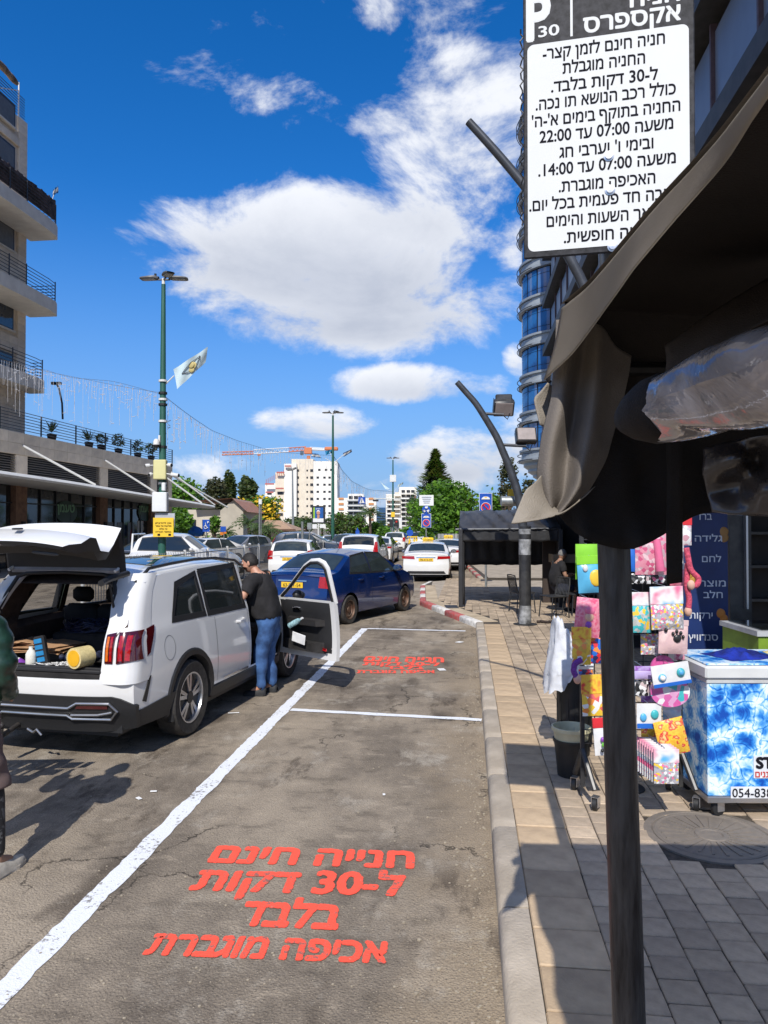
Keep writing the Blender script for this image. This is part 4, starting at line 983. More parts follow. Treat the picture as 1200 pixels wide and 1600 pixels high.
# ---- open front door, hinged at its front edge
door = bpy.data.objects.new('front_door', None); COL.objects.link(door); door.parent = suv
hp = c.side(3.56, .8, -1); door.location = (hp.x, hp.y, 0); DA = R(60)
Md = Matrix.Rotation(DA, 4, 'Z')
def dpt(x, z, off=0):
    """door surface point in the door's own frame"""
    p = c.side(x, z, -1, off); return Md @ Vector((p.x-hp.x, p.y-hp.y, p.z))
DOUT = [(2.50, .40), (3.54, .40), (3.55, .9), (3.545, 1.09), (3.36, 1.20), (3.12, 1.38), (2.90, 1.56), (2.78, 1.615), (2.60, 1.63), (2.49, 1.60), (2.47, 1.12), (2.48, .7)]
def dense(pl, d=.06):
    out = []
    for i in range(len(pl)):
        a, b = pl[i], pl[(i+1) % len(pl)]; k = max(1, int(math.hypot(a[0]-b[0], a[1]-b[1])/d))
        for q in range(k): out.append((lerp(a[0], b[0], q/k), lerp(a[1], b[1], q/k)))
    return out
def inset(pl, cx, cz, f): return [(cx+(x-cx)*f, cz+(z-cz)*f) for x, z in pl]
WIN = [(2.58, 1.13), (3.36, 1.11), (3.28, 1.19), (3.05, 1.36), (2.86, 1.50), (2.76, 1.545), (2.62, 1.56), (2.57, 1.54)]
def vfill(rows_z, off, xr):
    return [[dpt(lerp(*xr(z), i/12), z, off) for i in range(13)] for z in rows_z]
lowx = lambda z: (2.48, 3.545)
mb = MB(); zr = [.40+.72*i/12 for i in range(13)]
mb.grid(vfill(zr, 0, lowx), flip=False); inn = vfill(zr, -.055, lowx)
mb.grid(inn, flip=True)
out = vfill(zr, 0, lowx)
mb.grid([out[0], inn[0]], flip=True); mb.grid([[r[0] for r in out], [r[0] for r in inn]]); mb.grid([[r[-1] for r in out], [r[-1] for r in inn]], flip=True)
mb.build('door_skin', M_WHITE, door, 40, world=False)
# window frame of the door
fo = dense([(2.48, 1.12), (2.49, 1.60), (2.60, 1.645), (2.78, 1.635), (2.92, 1.57), (3.12, 1.42), (3.36, 1.24), (3.55, 1.09), (3.36, 1.105)], .05)[:-1]
def tubeflat(pts, name, mt, r=.03, par=door): return MB().tube(pts, r, 8, flat=.7).build(name, mt, par, 50, world=False)
top_line = [(2.495, 1.10), (2.50, 1.35), (2.505, 1.53), (2.54, 1.59), (2.62, 1.62), (2.76, 1.61), (2.90, 1.545), (3.10, 1.40), (3.30, 1.25), (3.50, 1.12)]
tubeflat([dpt(x, z, -.01) for x, z in top_line], 'window_surround', M_WHITE, .030)
tubeflat([dpt(lerp(x, 2.9, .055), lerp(z, 1.25, .07), -.035) for x, z in top_line], 'door_seal', M_TRIM, .020)
# inner trim
def inpanel(name, x0, x1, z0, z1, th, mt, dz=0, b=.02):
    mb = MB(); n = 8; g = []
    for j in range(n+1):
        z = lerp(z0, z1, j/n); e = b if j in (0, n) else 0
        g.append([dpt(lerp(x0, x1, i/n), z, -.055-(th if (0 < i < n and 0 < j < n) else 0)) for i in range(n+1)])
    return mb.grid(g, flip=True).build(name, mt, door, 45, world=False)
inpanel('door_trim', 2.56, 3.48, .47, 1.10, .045, M_TRIM)
inpanel('door_pocket', 2.62, 3.42, .47, .62, .10, M_INT)
inpanel('armrest', 2.62, 3.30, .80, .90, .13, mat('dark_leather', (.03, .028, .027), .45, nscale=30))
MB().tube([dpt(3.18, 1.0, -.115), dpt(3.12, 1.01, -.125), dpt(3.04, 1.0, -.115)], .018, 8).build('inner_handle', M_CHROME, door, 40, world=False)
MB().lathe([(.085, 0), (.08, .008), (0, .008)], 20, M=frame(dpt(3.32, .62, -.105), dpt(3.5, .62, -.105)-dpt(3.2, .62, -.105), (0, 0, 1))).build('speaker_grille', M_TRIM, door, world=False)
c.panel('red_reflector', lambda x, z, off: dpt(x, z, off), [(2.70, .525), (2.60, .515)], [(2.70, .555), (2.60, .545)], M_RED, door, n=3, nv=1, off=-.106, th=.12)
m_ = c.side(3.28, 1.13, -1)
pm = dpt(3.30, 1.14, .10); MB().ball(tuple(pm), (.10, .06, .075), 12, 8).build('wing_mirror', M_TRIM, door, True, world=False)
MB().lathe([(.06, 0), (.055, .004), (0, .005)], 16, M=frame(pm+Vector((-.02, 0, 0)), (0, 1, 0), (0, 0, 1)) @ Matrix.Translation((0, 0, .055)) @ Matrix.Scale(1.5, 4, (1, 0, 0))).build('mirror_glass', M_CHROME, door, world=False)
# things tucked in the door: they rest in it
wb = thing('water_bottle', 'crumpled clear blue plastic bottle in the open car door pocket', 'bottle', mroot(door) @ dpt(3.05, .84, -.20))
MB().lathe([(.0, -.11), (.035, -.11), (.036, 0), (.03, .05), (.014, .08), (.014, .10), (0, .10)], 14, M=Matrix.Rotation(R(60), 4, 'Y') @ Matrix.Rotation(R(20), 4, 'X')).build('bottle_body', mat('bottle_blue', (.45, .72, .78), .15, nscale=30, var=.3, alpha=.85), wb, 40, world=False)
MB().lathe([(.017, .095), (.017, .12), (0, .12)], 10, M=Matrix.Rotation(R(60), 4, 'Y') @ Matrix.Rotation(R(20), 4, 'X')).build('cap', M_WHITE, wb, world=False)
pk = MB().bbox(-.12, .12, -.006, .006, -.06, .06, .004, M=frame(mroot(door) @ dpt(3.0, .645, -.21), (mroot(door) @ dpt(3.2, .64, -.2))-(mroot(door) @ dpt(2.9, .64, -.2)), (0, 0, 1)) @ Matrix.Rotation(R(90), 4, 'X') @ Matrix.Rotation(R(8), 4, 'Y')).build('tissue_pack', M_WALL, None)
tag(pk, 'white packet with lilac end in the lower pocket of the open car door', 'packet')
SUVM = mroot(suv)
# ---- things lying in the boot
def inboot(x, y, z): return SUVM @ Vector((x, y, z))
def rest(name, label, cat, x, y, z): return thing(name, label, cat, inboot(x, y, z), ang)
M_CARD = mat('cardboard', (.50, .30, .16), .85, nscale=6, col2=(.36, .20, .10), bump=.3)
random.seed(21)
for k, (x, y, z, w, l, rot, col) in enumerate([(.62, .32, .885, .52, .55, .05, 'flattened brown cardboard sheets stacked in the open boot, lowest layer'), (.66, .30, .925, .50, .50, -.12, 'torn reddish cardboard sheet lying on top of the cardboard stack'), (.5, .50, .955, .30, .22, .3, 'small folded cardboard piece at the left end of the boot pile')]):
    t = rest('cardboard_stack', col, 'cardboard', x, y, z)
    for q in range(4 if k == 0 else 2):
        rows = []; dx_, dy_ = random.uniform(-.03, .03), random.uniform(-.03, .03)
        for i in range(9):
            rows.append([(lerp(-w/2, w/2, j/6)+dx_, lerp(-l/2, l/2, i/8)+dy_, q*.014+.012*noise.noise(Vector((i*.5, j*.4, q*3+k)))-.02*abs(i-4)/4) for j in range(7)])
        o = MB().grid(rows).grid([[(a[0], a[1], a[2]-.006) for a in r] for r in rows], flip=True).grid([[r[0] for r in rows], [(r[0][0], r[0][1], r[0][2]-.006) for r in rows]]).build('cardboard_sheet', M_CARD, t, world=False)
        o.rotation_euler = (0, 0, rot+random.uniform(-.1, .1))
t = rest('storage_crate', 'black plastic crate beneath the cardboard in the open boot', 'crate', .75, .30, .775)
MB().bbox(-.28, .28, -.33, .33, 0, .085, .01).build('crate_body', M_TRIM, t, world=False)
t = rest('cable_bundle', 'tangle of dark blue cable and film heaped on the rear seats of the white car', 'cable', 1.0, .12, 1.0)
mb = MB()
for k in range(26):
    a0_ = random.uniform(0, 6.28); rx, ry = random.uniform(.10, .2), random.uniform(.18, .34)
    mb.tube([(rx*math.cos(a0_+i*.5), ry*math.sin(a0_+i*.5)+random.uniform(-.02, .02), random.uniform(-.03, .10)) for i in range(10)], .007, 5, caps=False)
mb.build('cable_coils', mat('navy_cable', (.04, .05, .12), .3, nscale=30, var=.5), t, True, world=False, kind='stuff')
t2 = rest('storage_box', 'black lidded box behind the coiled cable in the car', 'box', .95, .1, .775); MB().bbox(-.2, .25, -.5, .3, 0, .22, .02).build('box_body', M_INT, t2, world=False)
t = rest('spray_bottle', 'white plastic bottle standing upright at the boot edge', 'bottle', .16, .165, .80)
MB().lathe([(0, 0), (.04, 0), (.045, .01), (.045, .10), (.03, .13), (.018, .14), (.018, .165), (0, .165)], 16).build('bottle_body', mat('offwhite_plastic', (.75, .74, .66), .4), t, 50, world=False)
t = rest('snack_bag', 'orange white and purple snack bag lying left of the white bottle', 'bag', .20, .33, .80)
mb = MB(); rows = [[(lerp(-.05, .05, j/6), lerp(-.10, .10, i/8), .045*math.sin(math.pi*j/6)*math.sin(math.pi*i/8)+.02*(1-j/6)) for j in range(7)] for i in range(9)]
mb.grid(rows); mb.m = [0 if (k//6) > 4 else (1 if (k//6) > 2 else 2) for k in range(len(mb.f))]
mb.build('bag_film', [mat('bag_orange', (.80, .22, .03), .3), M_WALL, mat('bag_purple', (.22, .06, .40), .3)], t, True, world=False)
t = rest('tool_case', 'bright blue power tool leaning upright in the boot beside the white bottle', 'tool', .20, .06, .80)
Mx = Matrix.Rotation(R(-12), 4, 'X')
MB().bbox(-.03, .03, -.055, .055, 0, .26, .014, M=Mx).build('tool_frame', M_TRIM, t, world=False)
for i in range(4): MB().bbox(-.036, -.028, -.040, .040, .03+i*.055, .072+i*.055, .005, M=Mx).build('blue_tray', mat('tool_blue', (.02, .22, .48), .35), t, world=False)
t = rest('cable_reel', 'yellow reel of packing tape lying on its side at the right of the boot', 'reel', .22, -.40, .80)
Mx = Matrix.Translation((0, 0, .10)) @ Matrix.Rotation(R(-90), 4, 'Y') @ Matrix.Rotation(R(-14), 4, 'X')
MB().lathe([(.09, .03), (.09, .19), (.065, .19), (.062, .04), (0, .04)], 28, M=Mx, caps=False).build('reel_drum', mat('reel_cream', (.70, .58, .28), .6, nscale=40), t, 40, world=False)
MB().lathe([(.07, .185), (.07, .196), (.0, .196)], 24, M=Mx).build('reel_core', mat('reel_yellow', (.80, .42, .01), .5), t, 40, world=False)
t = rest('patterned_cloth', 'black and white patterned cloth spread along the boot sill', 'cloth', .18, -.08, .80)
rows = [[(lerp(-.08, .07, j/6), lerp(-.33, .20, i/16), .02+.02*noise.noise(Vector((i*.7, j*.6, 4)))) for j in range(7)] for i in range(17)]
m = mat('cloth_pattern', (.75, .75, .73), .9, nscale=55, col2=(.02, .02, .02), lo=.47, hi=.53, detail=1)
MB().grid(rows).build('cloth_sheet', m, t, True, world=False)
t = rest('work_boots', 'dark blue work gloves and straps heaped behind the blue tool', 'gloves', .38, -.15, .79)
for k in range(7):
    a0_ = random.uniform(0, 6); MB().tube([(random.uniform(-.08, .08), -.22+.06*k+random.uniform(-.02, .02), random.uniform(.02, .10)) for i in range(4)], [.03, .035, .03, .015], 7).build('glove', mat('glove_navy', (.03, .04, .10), .7, nscale=20, var=.5), t, True, world=False)
# ================================================================== PEOPLE
M_SKIN = mat('skin', (.50, .27, .18), .55, nscale=14, col2=(.42, .20, .13)); M_SKIN2 = mat('skin_tanned', (.36, .20, .13), .55, nscale=14, var=.1)
M_HAIR = mat('hair_dark', (.015, .011, .009), .7, nscale=60, var=.4, bump=.5); M_HAIRG = mat('hair_grey', (.22, .21, .20), .8, nscale=60, var=.3, bump=.5)
M_TSH = mat('black_cotton', (.016, .015, .017), .9, nscale=12, var=.3, bump=.3); M_JEAN = mat('blue_denim', (.05, .13, .32), .85, nscale=7, col2=(.02, .055, .15), bump=.4, bscale=60)
M_SHOE = mat('shoe_black', (.02, .02, .022), .6, nscale=30, var=.3)
def skin(name, J, E_, mt, parent, sub=2, root=None):
    """continuous tapered surface grown over a skeleton: J name -> (pos, rx, ry)"""
    names = list(J); me = bpy.data.meshes.new(name); me.from_pydata([J[n][0] for n in names], [(names.index(a), names.index(b)) for a, b in E_], [])
    o = bpy.data.objects.new(name, me); COL.objects.link(o)
    o.modifiers.new('s', 'SKIN'); sv = me.skin_vertices[0].data
    for i, n in enumerate(names): sv[i].radius = (J[n][1], J[n][2] if len(J[n]) > 2 else J[n][1]); sv[i].use_root = (n == (root or names[0]))
    m = o.modifiers.new('u', 'SUBSURF'); m.levels = sub; m.render_levels = sub
    dg = bpy.context.evaluated_depsgraph_get(); dg.update()
    m2 = bpy.data.meshes.new_from_object(o.evaluated_get(dg)); bpy.data.objects.remove(o)
    m2.name = name; m2.materials.clear(); m2.materials.append(mt); m2.polygons.foreach_set('use_smooth', [True]*len(m2.polygons))
    q = bpy.data.objects.new(name, m2); COL.objects.link(q); q.parent = parent; return q
def V(*a): return Vector(a)
def hand(J, E_, tag_, wrist, palm_dir, across, curl=.6, s=1.0):
    """palm, four bent fingers and a thumb added to the body skeleton"""
    d = Vector(palm_dir).normalized(); a = Vector(across).normalized(); n = d.cross(a).normalized(); w = Vector(wrist)
    J[tag_+'palm'] = (w+d*.045*s, .034*s, .018*s); J[tag_+'kn'] = (w+d*.08*s, .038*s, .015*s); E_ += [(tag_, tag_+'palm'), (tag_+'palm', tag_+'kn')]
    for k, L in enumerate((.070, .080, .074, .058)):
        b = w+d*.088*s+a*(k-1.5)*.021*s; p1 = b+d*L*.5*s; dd = (d*math.cos(curl)+n*math.sin(curl)); p2 = p1+dd*L*.5*s
        J[tag_+'f%d' % k] = (b, .0092*s); J[tag_+'g%d' % k] = (p1, .0085*s); J[tag_+'h%d' % k] = (p2, .007*s); E_ += [(tag_+'kn', tag_+'f%d' % k), (tag_+'f%d' % k, tag_+'g%d' % k), (tag_+'g%d' % k, tag_+'h%d' % k)]
    t1 = w+d*.04*s-a*.036*s; t2 = t1+(d*.7-a*.7)*.034*s; t3 = t2+(d*.95-a*.2+n*.3)*.03*s
    J[tag_+'t1'] = (t1, .012*s); J[tag_+'t2'] = (t2, .0095*s); J[tag_+'t3'] = (t3, .008*s); E_ += [(tag_+'palm', tag_+'t1'), (tag_+'t1', tag_+'t2'), (tag_+'t2', tag_+'t3')]
def head(parent, c, yaw, pitch, hairm, skinm, cover='short', s=1.0):
    """face with eyes, nose, mouth, ears and hair; looks along local +x"""
    M = Matrix.Translation(c) @ Matrix.Rotation(yaw, 4, 'Z') @ Matrix.Rotation(pitch, 4, 'Y') @ Matrix.Scale(s, 4)
    h = bpy.data.objects.new('head', None)
    mb = MB(); rows = []
    for i in range(19):
        ph = math.pi*i/18-math.pi/2; r = []
        for j in range(28):
            t = 2*math.pi*j/28; x, y, z = .098*math.cos(ph)*math.cos(t), .076*math.cos(ph)*math.sin(t), .118*math.sin(ph)
            if z < 0: x *= 1+.25*z/.118*(1 if math.cos(t) < 0 else .10); y *= 1+.32*(z/.118)
            if math.cos(t) > 0:   # nose, brow, eye hollows, lips, chin
                g = lambda cy, cz, sy, sz: math.exp(-((y-cy)/sy)**2-((z-cz)/sz)**2)
                x += .024*g(0, -.018, .013, .016)+.012*g(0, .005, .010, .03)+.007*g(0, .034, .05, .01)-.009*(g(.030, .014, .014, .013)+g(-.030, .014, .014, .013))+.008*g(0, -.058, .022, .008)-.005*g(0, -.072, .02, .005)+.013*g(0, -.096, .025, .016)
            r.append(V(x, y, z))
        rows.append(r+[r[0]])
    mb.grid(rows)
    for sg in (-1, 1): mb.ball((-.004, sg*.078, -.004), (.017, .009, .030), 10, 8)
    o = mb.build('head', skinm, parent, True, world=False); o.data.transform(M)
    for sg in (-1, 1):
        e = MB().ball((.083, sg*.030, .014), (.010, .012, .009), 10, 8).build('eye', mat('eye_white', (.6, .58, .55), .2), o, True, world=False); e.data.transform(M)
        b = MB().tube([V(.098, sg*.014, .034), V(.097, sg*.030, .038), V(.086, sg*.046, .034)], .004, 6).build('eyebrow', hairm, o, world=False); b.data.transform(M)
    l = MB().tube([V(.094, -.022, -.062), V(.103, 0, -.060), V(.094, .022, -.062)], [.003, .0055, .003], 8).build('lips', mat('lips', (.36, .13, .10), .5), o, True, world=False); l.data.transform(M)
    hb = MB(); rows = []
    for i in range(15):
        r = []
        for j in range(28):
            t = 2*math.pi*j/28; front = max(0, math.cos(t)); lo = -.35+.95*front**.6 if cover == 'short' else .1+.6*front
            ph = lerp(lo, math.pi/2, i/14); k = 1.06+.07*noise.noise(V(i*.9, j*.8, 2)) if i > 0 else .99
            z = .118*math.sin(ph)*k; x = .098*math.cos(ph)*math.cos(t)*k; y = .076*math.cos(ph)*math.sin(t)*k*(1+.2*min(0, z/.118))
            r.append(V(x, y, z))
        rows.append(r+[r[0]])
    q = hb.grid(rows).build('hair', hairm, o, True, world=False); q.data.transform(M)
    return o
def shoe(parent, heel, toe, mt, sole, h=.09):
    heel, toe = Vector(heel), Vector(toe); d = (toe-heel); L = d.length; M = frame(heel, d); rows = []
    for (u, w, z) in [(-.02, .025, .055), (0, .036, .085), (.22, .040, .10), (.40, .042, .085), (.60, .046, .062), (.80, .046, .05), (.95, .034, .04), (1.02, .012, .025)]:
        rows.append([V(u*L, w*math.cos(t)*(1.05 if math.sin(t) < 0 else 1), .012+max(0, z*math.sin(t))) for t in [math.pi*k/10 for k in range(11)]])
    o = MB().grid(rows, M=M).build('shoe', mt, parent, True, world=False)
    pr = [(-.03*L, 0), (.1*L, -.040), (.4*L, -.036), (.7*L, -.050), (.95*L, -.036), (1.04*L, 0), (.95*L, .038), (.7*L, .050), (.4*L, .040), (.1*L, .040)]
    MB().prism(pr, 0, .022, M=M).build('sole', sole, o, world=False); return o
def clothe(name, body, J, E_, test, off, mt, parent, fold=.006, fs=9, thick=.004, hem=0):
    """garment: the body's own surface where test(bone, t, co) holds, moved outwards, with folds"""
    me = body.data; bones = [(a, b, Vector(J[a][0]), Vector(J[b][0]), J[a][1], J[b][1]) for a, b in E_]; keep = []
    for v in me.vertices:
        best = None
        for (a, b, p, q, ra, rb) in bones:
            d = q-p; t = max(0, min(1, (v.co-p).dot(d)/d.length_squared)); ds = (v.co-(p+d*t)).length-lerp(ra, rb, t)
            if best is None or ds < best[0]: best = (ds, a, b, t)
        keep.append(bool(test(best[1]+'-'+best[2], best[3], v.co)))
    idx = {}; vs = []; fs_ = []
    for p in me.polygons:
        if all(keep[i] for i in p.vertices):
            for i in p.vertices:
                if i not in idx:
                    idx[i] = len(vs); v = me.vertices[i]; n = v.normal
                    vs.append(Vector((v.co.x, v.co.y, max(hem, v.co.z)))+n*(off+fold*(.5+noise.noise(v.co*fs+Vector((0, 0, v.co.z*fs*.6))))))
            fs_.append(tuple(idx[i] for i in p.vertices))
    o = MB().add(vs, fs_).build(name, mt, parent, True, world=False); md = o.modifiers.new('t', 'SOLIDIFY'); md.thickness = thick; md.offset = -1; return o
# ---- man in black T-shirt leaning into the white car
fp = G(415, 1084); fwd = C(-.985, .16)-C(0, 0); ya = math.atan2(fwd.y, fwd.x)
man = thing('person', 'heavy man in black T-shirt and blue jeans leaning into the open white car', 'person', (fp.x, fp.y, 0), ya)
J = {'pelvis': (V(-.06, 0, .93), .155, .165), 'belly': (V(.03, 0, 1.10), .18, .20), 'chest': (V(.06, 0, 1.30), .135, .185), 'neck': (V(.13, 0, 1.475), .062), 'skull': (V(.175, 0, 1.555), .06),
     'shr': (V(.075, -.19, 1.40), .07), 'elr': (V(.24, -.27, 1.20), .050), 'whr': (V(.47, -.20, 1.235), .032), 'shl': (V(.10, .19, 1.40), .07), 'ell': (V(.18, .40, 1.17), .052), 'whl': (V(.24, .64, 1.24), .034),
     'hir': (V(-.05, -.095, .86), .105), 'knr': (V(.0, -.10, .50), .068), 'anr': (V(-.05, -.10, .10), .045), 'tor': (V(.08, -.10, .045), .032), 'hil': (V(-.05, .095, .86), .105), 'knl': (V(.03, .10, .50), .068), 'anl': (V(.02, .11, .10), .045), 'tol': (V(.15, .12, .045), .032)}
E0 = [('pelvis', 'belly'), ('belly', 'chest'), ('chest', 'neck'), ('neck', 'skull'), ('chest', 'shr'), ('shr', 'elr'), ('elr', 'whr'), ('chest', 'shl'), ('shl', 'ell'), ('ell', 'whl'), ('pelvis', 'hir'), ('hir', 'knr'), ('knr', 'anr'), ('anr', 'tor'), ('pelvis', 'hil'), ('hil', 'knl'), ('knl', 'anl'), ('anl', 'tol')]
Jb = {k: (v[0], v[1]*.93, (v[2] if len(v) > 2 else v[1])*.93) for k, v in J.items()}; Eb = list(E0)
hand(Jb, Eb, 'whr', J['whr'][0], (1, .1, .05), (0, 1, .1)); hand(Jb, Eb, 'whl', J['whl'][0], (.5, 1, .1), (1, -.5, .1))
bd = skin('body', Jb, Eb, M_SKIN, man, 3, 'pelvis')
clothe('t_shirt', bd, Jb, Eb, lambda b, t, c: (b in ('pelvis-belly', 'belly-chest', 'chest-shr', 'chest-shl', 'pelvis-hir', 'pelvis-hil') and c.z > .915) or (b in ('shr-elr', 'shl-ell') and t < .72) or (b == 'chest-neck' and t < .62), .020, M_TSH, man, .018, 6, hem=.93)
clothe('jeans', bd, Jb, Eb, lambda b, t, c: c.z < 1.0 and (b in ('pelvis-belly', 'pelvis-hir', 'pelvis-hil', 'hir-knr', 'hil-knl') or (b in ('knr-anr', 'knl-anl'))) and c.z > .07, .010, M_JEAN, man, .026, 5)
head(man, V(.20, 0, 1.585), 0, R(12), M_HAIR, M_SKIN)
shoe(man, (-.11, -.10, 0), (.16, -.12, 0), M_SHOE, mat('sole_black', (.03, .03, .03), .8)); shoe(man, (-.04, .11, 0), (.23, .13, 0), M_SHOE, MATS['sole_black'])
# ---- man at the left edge in a green padded vest, holding a stencil board
fp = C(-2.50, 4.35); ya = math.atan2(*(C(.1, 1)-C(0, 0)).yx)
man2 = thing('person', 'man in dark green padded jacket and pale shoes cut off by the left edge', 'person', (fp.x, fp.y, 0), ya)
J = {'pelvis': (V(0, 0, .95), .14, .165), 'belly': (V(.02, 0, 1.12), .145, .17), 'chest': (V(.03, 0, 1.34), .13, .18), 'neck': (V(.05, 0, 1.52), .058), 'skull': (V(.08, 0, 1.60), .06),
     'shr': (V(.04, -.19, 1.44), .065), 'elr': (V(.0, -.26, 1.16), .045), 'whr': (V(.22, -.16, 1.02), .030), 'shl': (V(.04, .19, 1.44), .065), 'ell': (V(.12, .30, 1.20), .045), 'whl': (V(.38, .34, 1.22), .030),
     'hir': (V(0, -.12, .88), .10), 'knr': (V(.02, -.20, .50), .065), 'anr': (V(-.02, -.25, .10), .042), 'tor': (V(.12, -.26, .045), .032), 'hil': (V(0, .10, .88), .10), 'knl': (V(.06, .12, .50), .065), 'anl': (V(.02, .14, .10), .042), 'tol': (V(.15, .14, .045), .032)}
Jb = {k: (v[0], v[1]*.93, (v[2] if len(v) > 2 else v[1])*.93) for k, v in J.items()}; Eb = list(E0)
hand(Jb, Eb, 'whr', J['whr'][0], (1, .5, -.1), (0, .2, 1), .9); hand(Jb, Eb, 'whl', J['whl'][0], (1, .2, .0), (0, -.2, 1), 1.2)
bd = skin('body', Jb, Eb, M_SKIN2, man2, 3, 'pelvis')
M_VEST = mat('green_padded_nylon', (.018, .055, .035), .35, nscale=6, var=.4, bump=.8, bscale=9)
vs_ = clothe('padded_jacket', bd, Jb, Eb, lambda b, t, c: (b in ('pelvis-belly', 'belly-chest', 'chest-shr', 'chest-shl', 'pelvis-hir', 'pelvis-hil') and c.z > .88) or b in ('shr-elr', 'shl-ell') or (b in ('elr-whr', 'ell-whl') and t < .9) or (b == 'chest-neck' and t < .9), .030, M_VEST, man2, .02, 6)
for v in vs_.data.vertices: v.co += Vector((v.co.x, v.co.y, 0)).normalized()*(.016*abs(math.sin(v.co.z*24))-.006)
clothe('shorts', bd, Jb, Eb, lambda b, t, c: c.z < 1.0 and c.z > .50 and b in ('pelvis-belly', 'pelvis-hir', 'pelvis-hil', 'hir-knr', 'hil-knl', 'knr-anr'), .025, mat('brown_cotton', (.13, .09, .08), .9, nscale=9, bump=.4), man2, .02, 8)
Jj = {'knr': (V(.02, -.19, .56), .078), 'c': (V(0, -.22, .3), .068), 'anr': (V(-.02, -.25, .10), .055)}
skin('legging', Jj, [('knr', 'c'), ('c', 'anr')], mat('black_legging', (.012, .012, .013), .7, nscale=30, col2=(.08, .08, .08), lo=.55, hi=.6), man2, 2, 'knr')
head(man2, V(.10, 0, 1.66), 0, R(20), M_HAIR, M_SKIN2)
M_CREAM = mat('shoe_cream', (.55, .50, .42), .7, nscale=20, var=.2)
shoe(man2, (-.10, -.25, 0), (.20, -.28, 0), M_CREAM, M_CREAM); shoe(man2, (-.04, .14, 0), (.25, .15, 0), M_CREAM, M_CREAM)
# stencil board in his hands, out of the picture; its slots let the sun through
sb = thing('stencil_board', 'dark stencil board held by the man in the green jacket, left of the picture', 'stencil', C(-3.12, 4.92, .75))
Ms = mroot(sb).inverted() @ frame(C(-3.50, 4.95, 1.12), C(1, .06)-C(0, 0), (0, -.35, 1))
bars = MB(); n = 0
for j, (z0, z1) in enumerate([(-.42, -.14), (.06, .12), (.34, .48)]): bars.box(-.62, .55, z0, z1, -.004, .004, M=Ms)
x = -.62
for k in range(13):
    w = .035+.03*(k % 3); bars.box(x, x+w, -.14, .06, -.004, .004, M=Ms); bars.box(x+.02, x+w+.05, .12, .34, -.004, .004, M=Ms); x += w+.035+.02*(k % 2)
bars.box(.50, .55, -.42, .48, -.004, .004, M=Ms)
bars.build('slotted_sheet', M_TRIM, sb, world=False)
# ================================================================== MARKET CANOPY OVERHEAD
def clothm(name, col, rough=.75, sc=5, col2=None, bump=.3):
    return mat(name, col, rough, nscale=sc, col2=col2 or tuple(x*.72 for x in col), bump=bump, bscale=260, spec=.25)
M_TAN = clothm('canopy_cloth_outside', (.30, .265, .222)); M_CIN = clothm('canopy_cloth_shaded', (.020, .016, .014)); M_DRAPE = clothm('canopy_drape', (.17, .148, .128))  # inside cloth coloured near black for the deep shade under the canopy
def resample(pl, n):
    ls = [0]
    for i in range(len(pl)-1): ls.append(ls[-1]+(Vector(pl[i+1])-Vector(pl[i])).length)
    out = []
    for k in range(n+1):
        t = ls[-1]*k/n; i = 0
        while i < len(pl)-2 and t > ls[i+1]: i += 1
        out.append(Vector(pl[i]).lerp(Vector(pl[i+1]), (t-ls[i])/max(1e-9, ls[i+1]-ls[i])))
    return out
def crom(a, b, c_, d, t): return .5*((2*b)+(c_-a)*t+(2*a-5*b+4*c_-d)*t*t+(3*b-a-3*c_+d)*t*t*t)
def smooth_pts(pl, n):
    p = resample(pl, max(4, len(pl)*2)); out = []
    for k in range(n+1):
        u = k/n*(len(p)-1); i = min(int(u), len(p)-2); t = u-i
        out.append(crom(p[max(0, i-1)], p[i], p[i+1], p[min(len(p)-1, i+2)], t))
    return out
def sheet(name, lines, mts, parent, n=30, m=6, wave=.0, wf=10, flip=False, thick=.003, seed=0):
    """cloth through a row of polylines of (px, py, distance)"""
    L = [smooth_pts([P(*q) for q in l], n) for l in lines]; rows = []
    for k in range((len(L)-1)*m+1):
        i = min(k//m, len(L)-2); t = k/m-i
        r = [crom(L[max(0, i-1)][j], L[i][j], L[i+1][j], L[min(len(L)-1, i+2)][j], t) for j in range(n+1)]
        if wave: r = [p+Vector((.3, -1, .2))*wave*noise.noise(p*wf+Vector((seed, 0, 0))) for p in r]
        rows.append(r)
    o = MB().grid(rows, flip=flip).build(name, mts, parent, True)
    if thick: md = o.modifiers.new('thickness', 'SOLIDIFY'); md.thickness = thick; md.offset = 0
    return o
can = thing('market_canopy', 'dark tarpaulin market canopy overhead at the right, its cloth sides rolled and hanging', 'canopy', C(1.0, 1.0, ZP))
S1t = [(1400, -260, .48), (1240, 62, .62), (1200, 119, .70), (1130, 210, .86), (1088, 259, .98), (1025, 325, 1.13), (948, 416, 1.5), (917, 451, 1.68), (877, 483, 1.88)]
S1b = [(1400, -225, .50), (1240, 92, .63), (1200, 152, .71), (1130, 259, .87), (1060, 336, .99), (993, 416, 1.15), (933, 501, 1.5), (896, 551, 1.67), (850, 594, 1.84)]
mid = [tuple((Vector(a)+Vector(b))/2+Vector((3, 2, -.012))) for a, b in zip(S1t, S1b)]
M_EDGE = clothm('canopy_edge_cloth', (.30, .265, .22)); t_ = M_EDGE.node_tree; b_ = t_.nodes['Principled BSDF']; tl_ = N(t_, 'ShaderNodeBsdfTranslucent'); tl_.inputs[0].default_value = (.85, .78, .66, 1); ms_ = N(t_, 'ShaderNodeMixShader'); ms_.inputs[0].default_value = .6
t_.links.new(b_.outputs[0], ms_.inputs[1]); t_.links.new(tl_.outputs[0], ms_.inputs[2]); t_.links.new(ms_.outputs[0], t_.nodes['Material Output'].inputs[0])
sheet('canopy_edge', [S1t, mid, S1b], M_EDGE, can, 50, 6, wave=.004, wf=7)
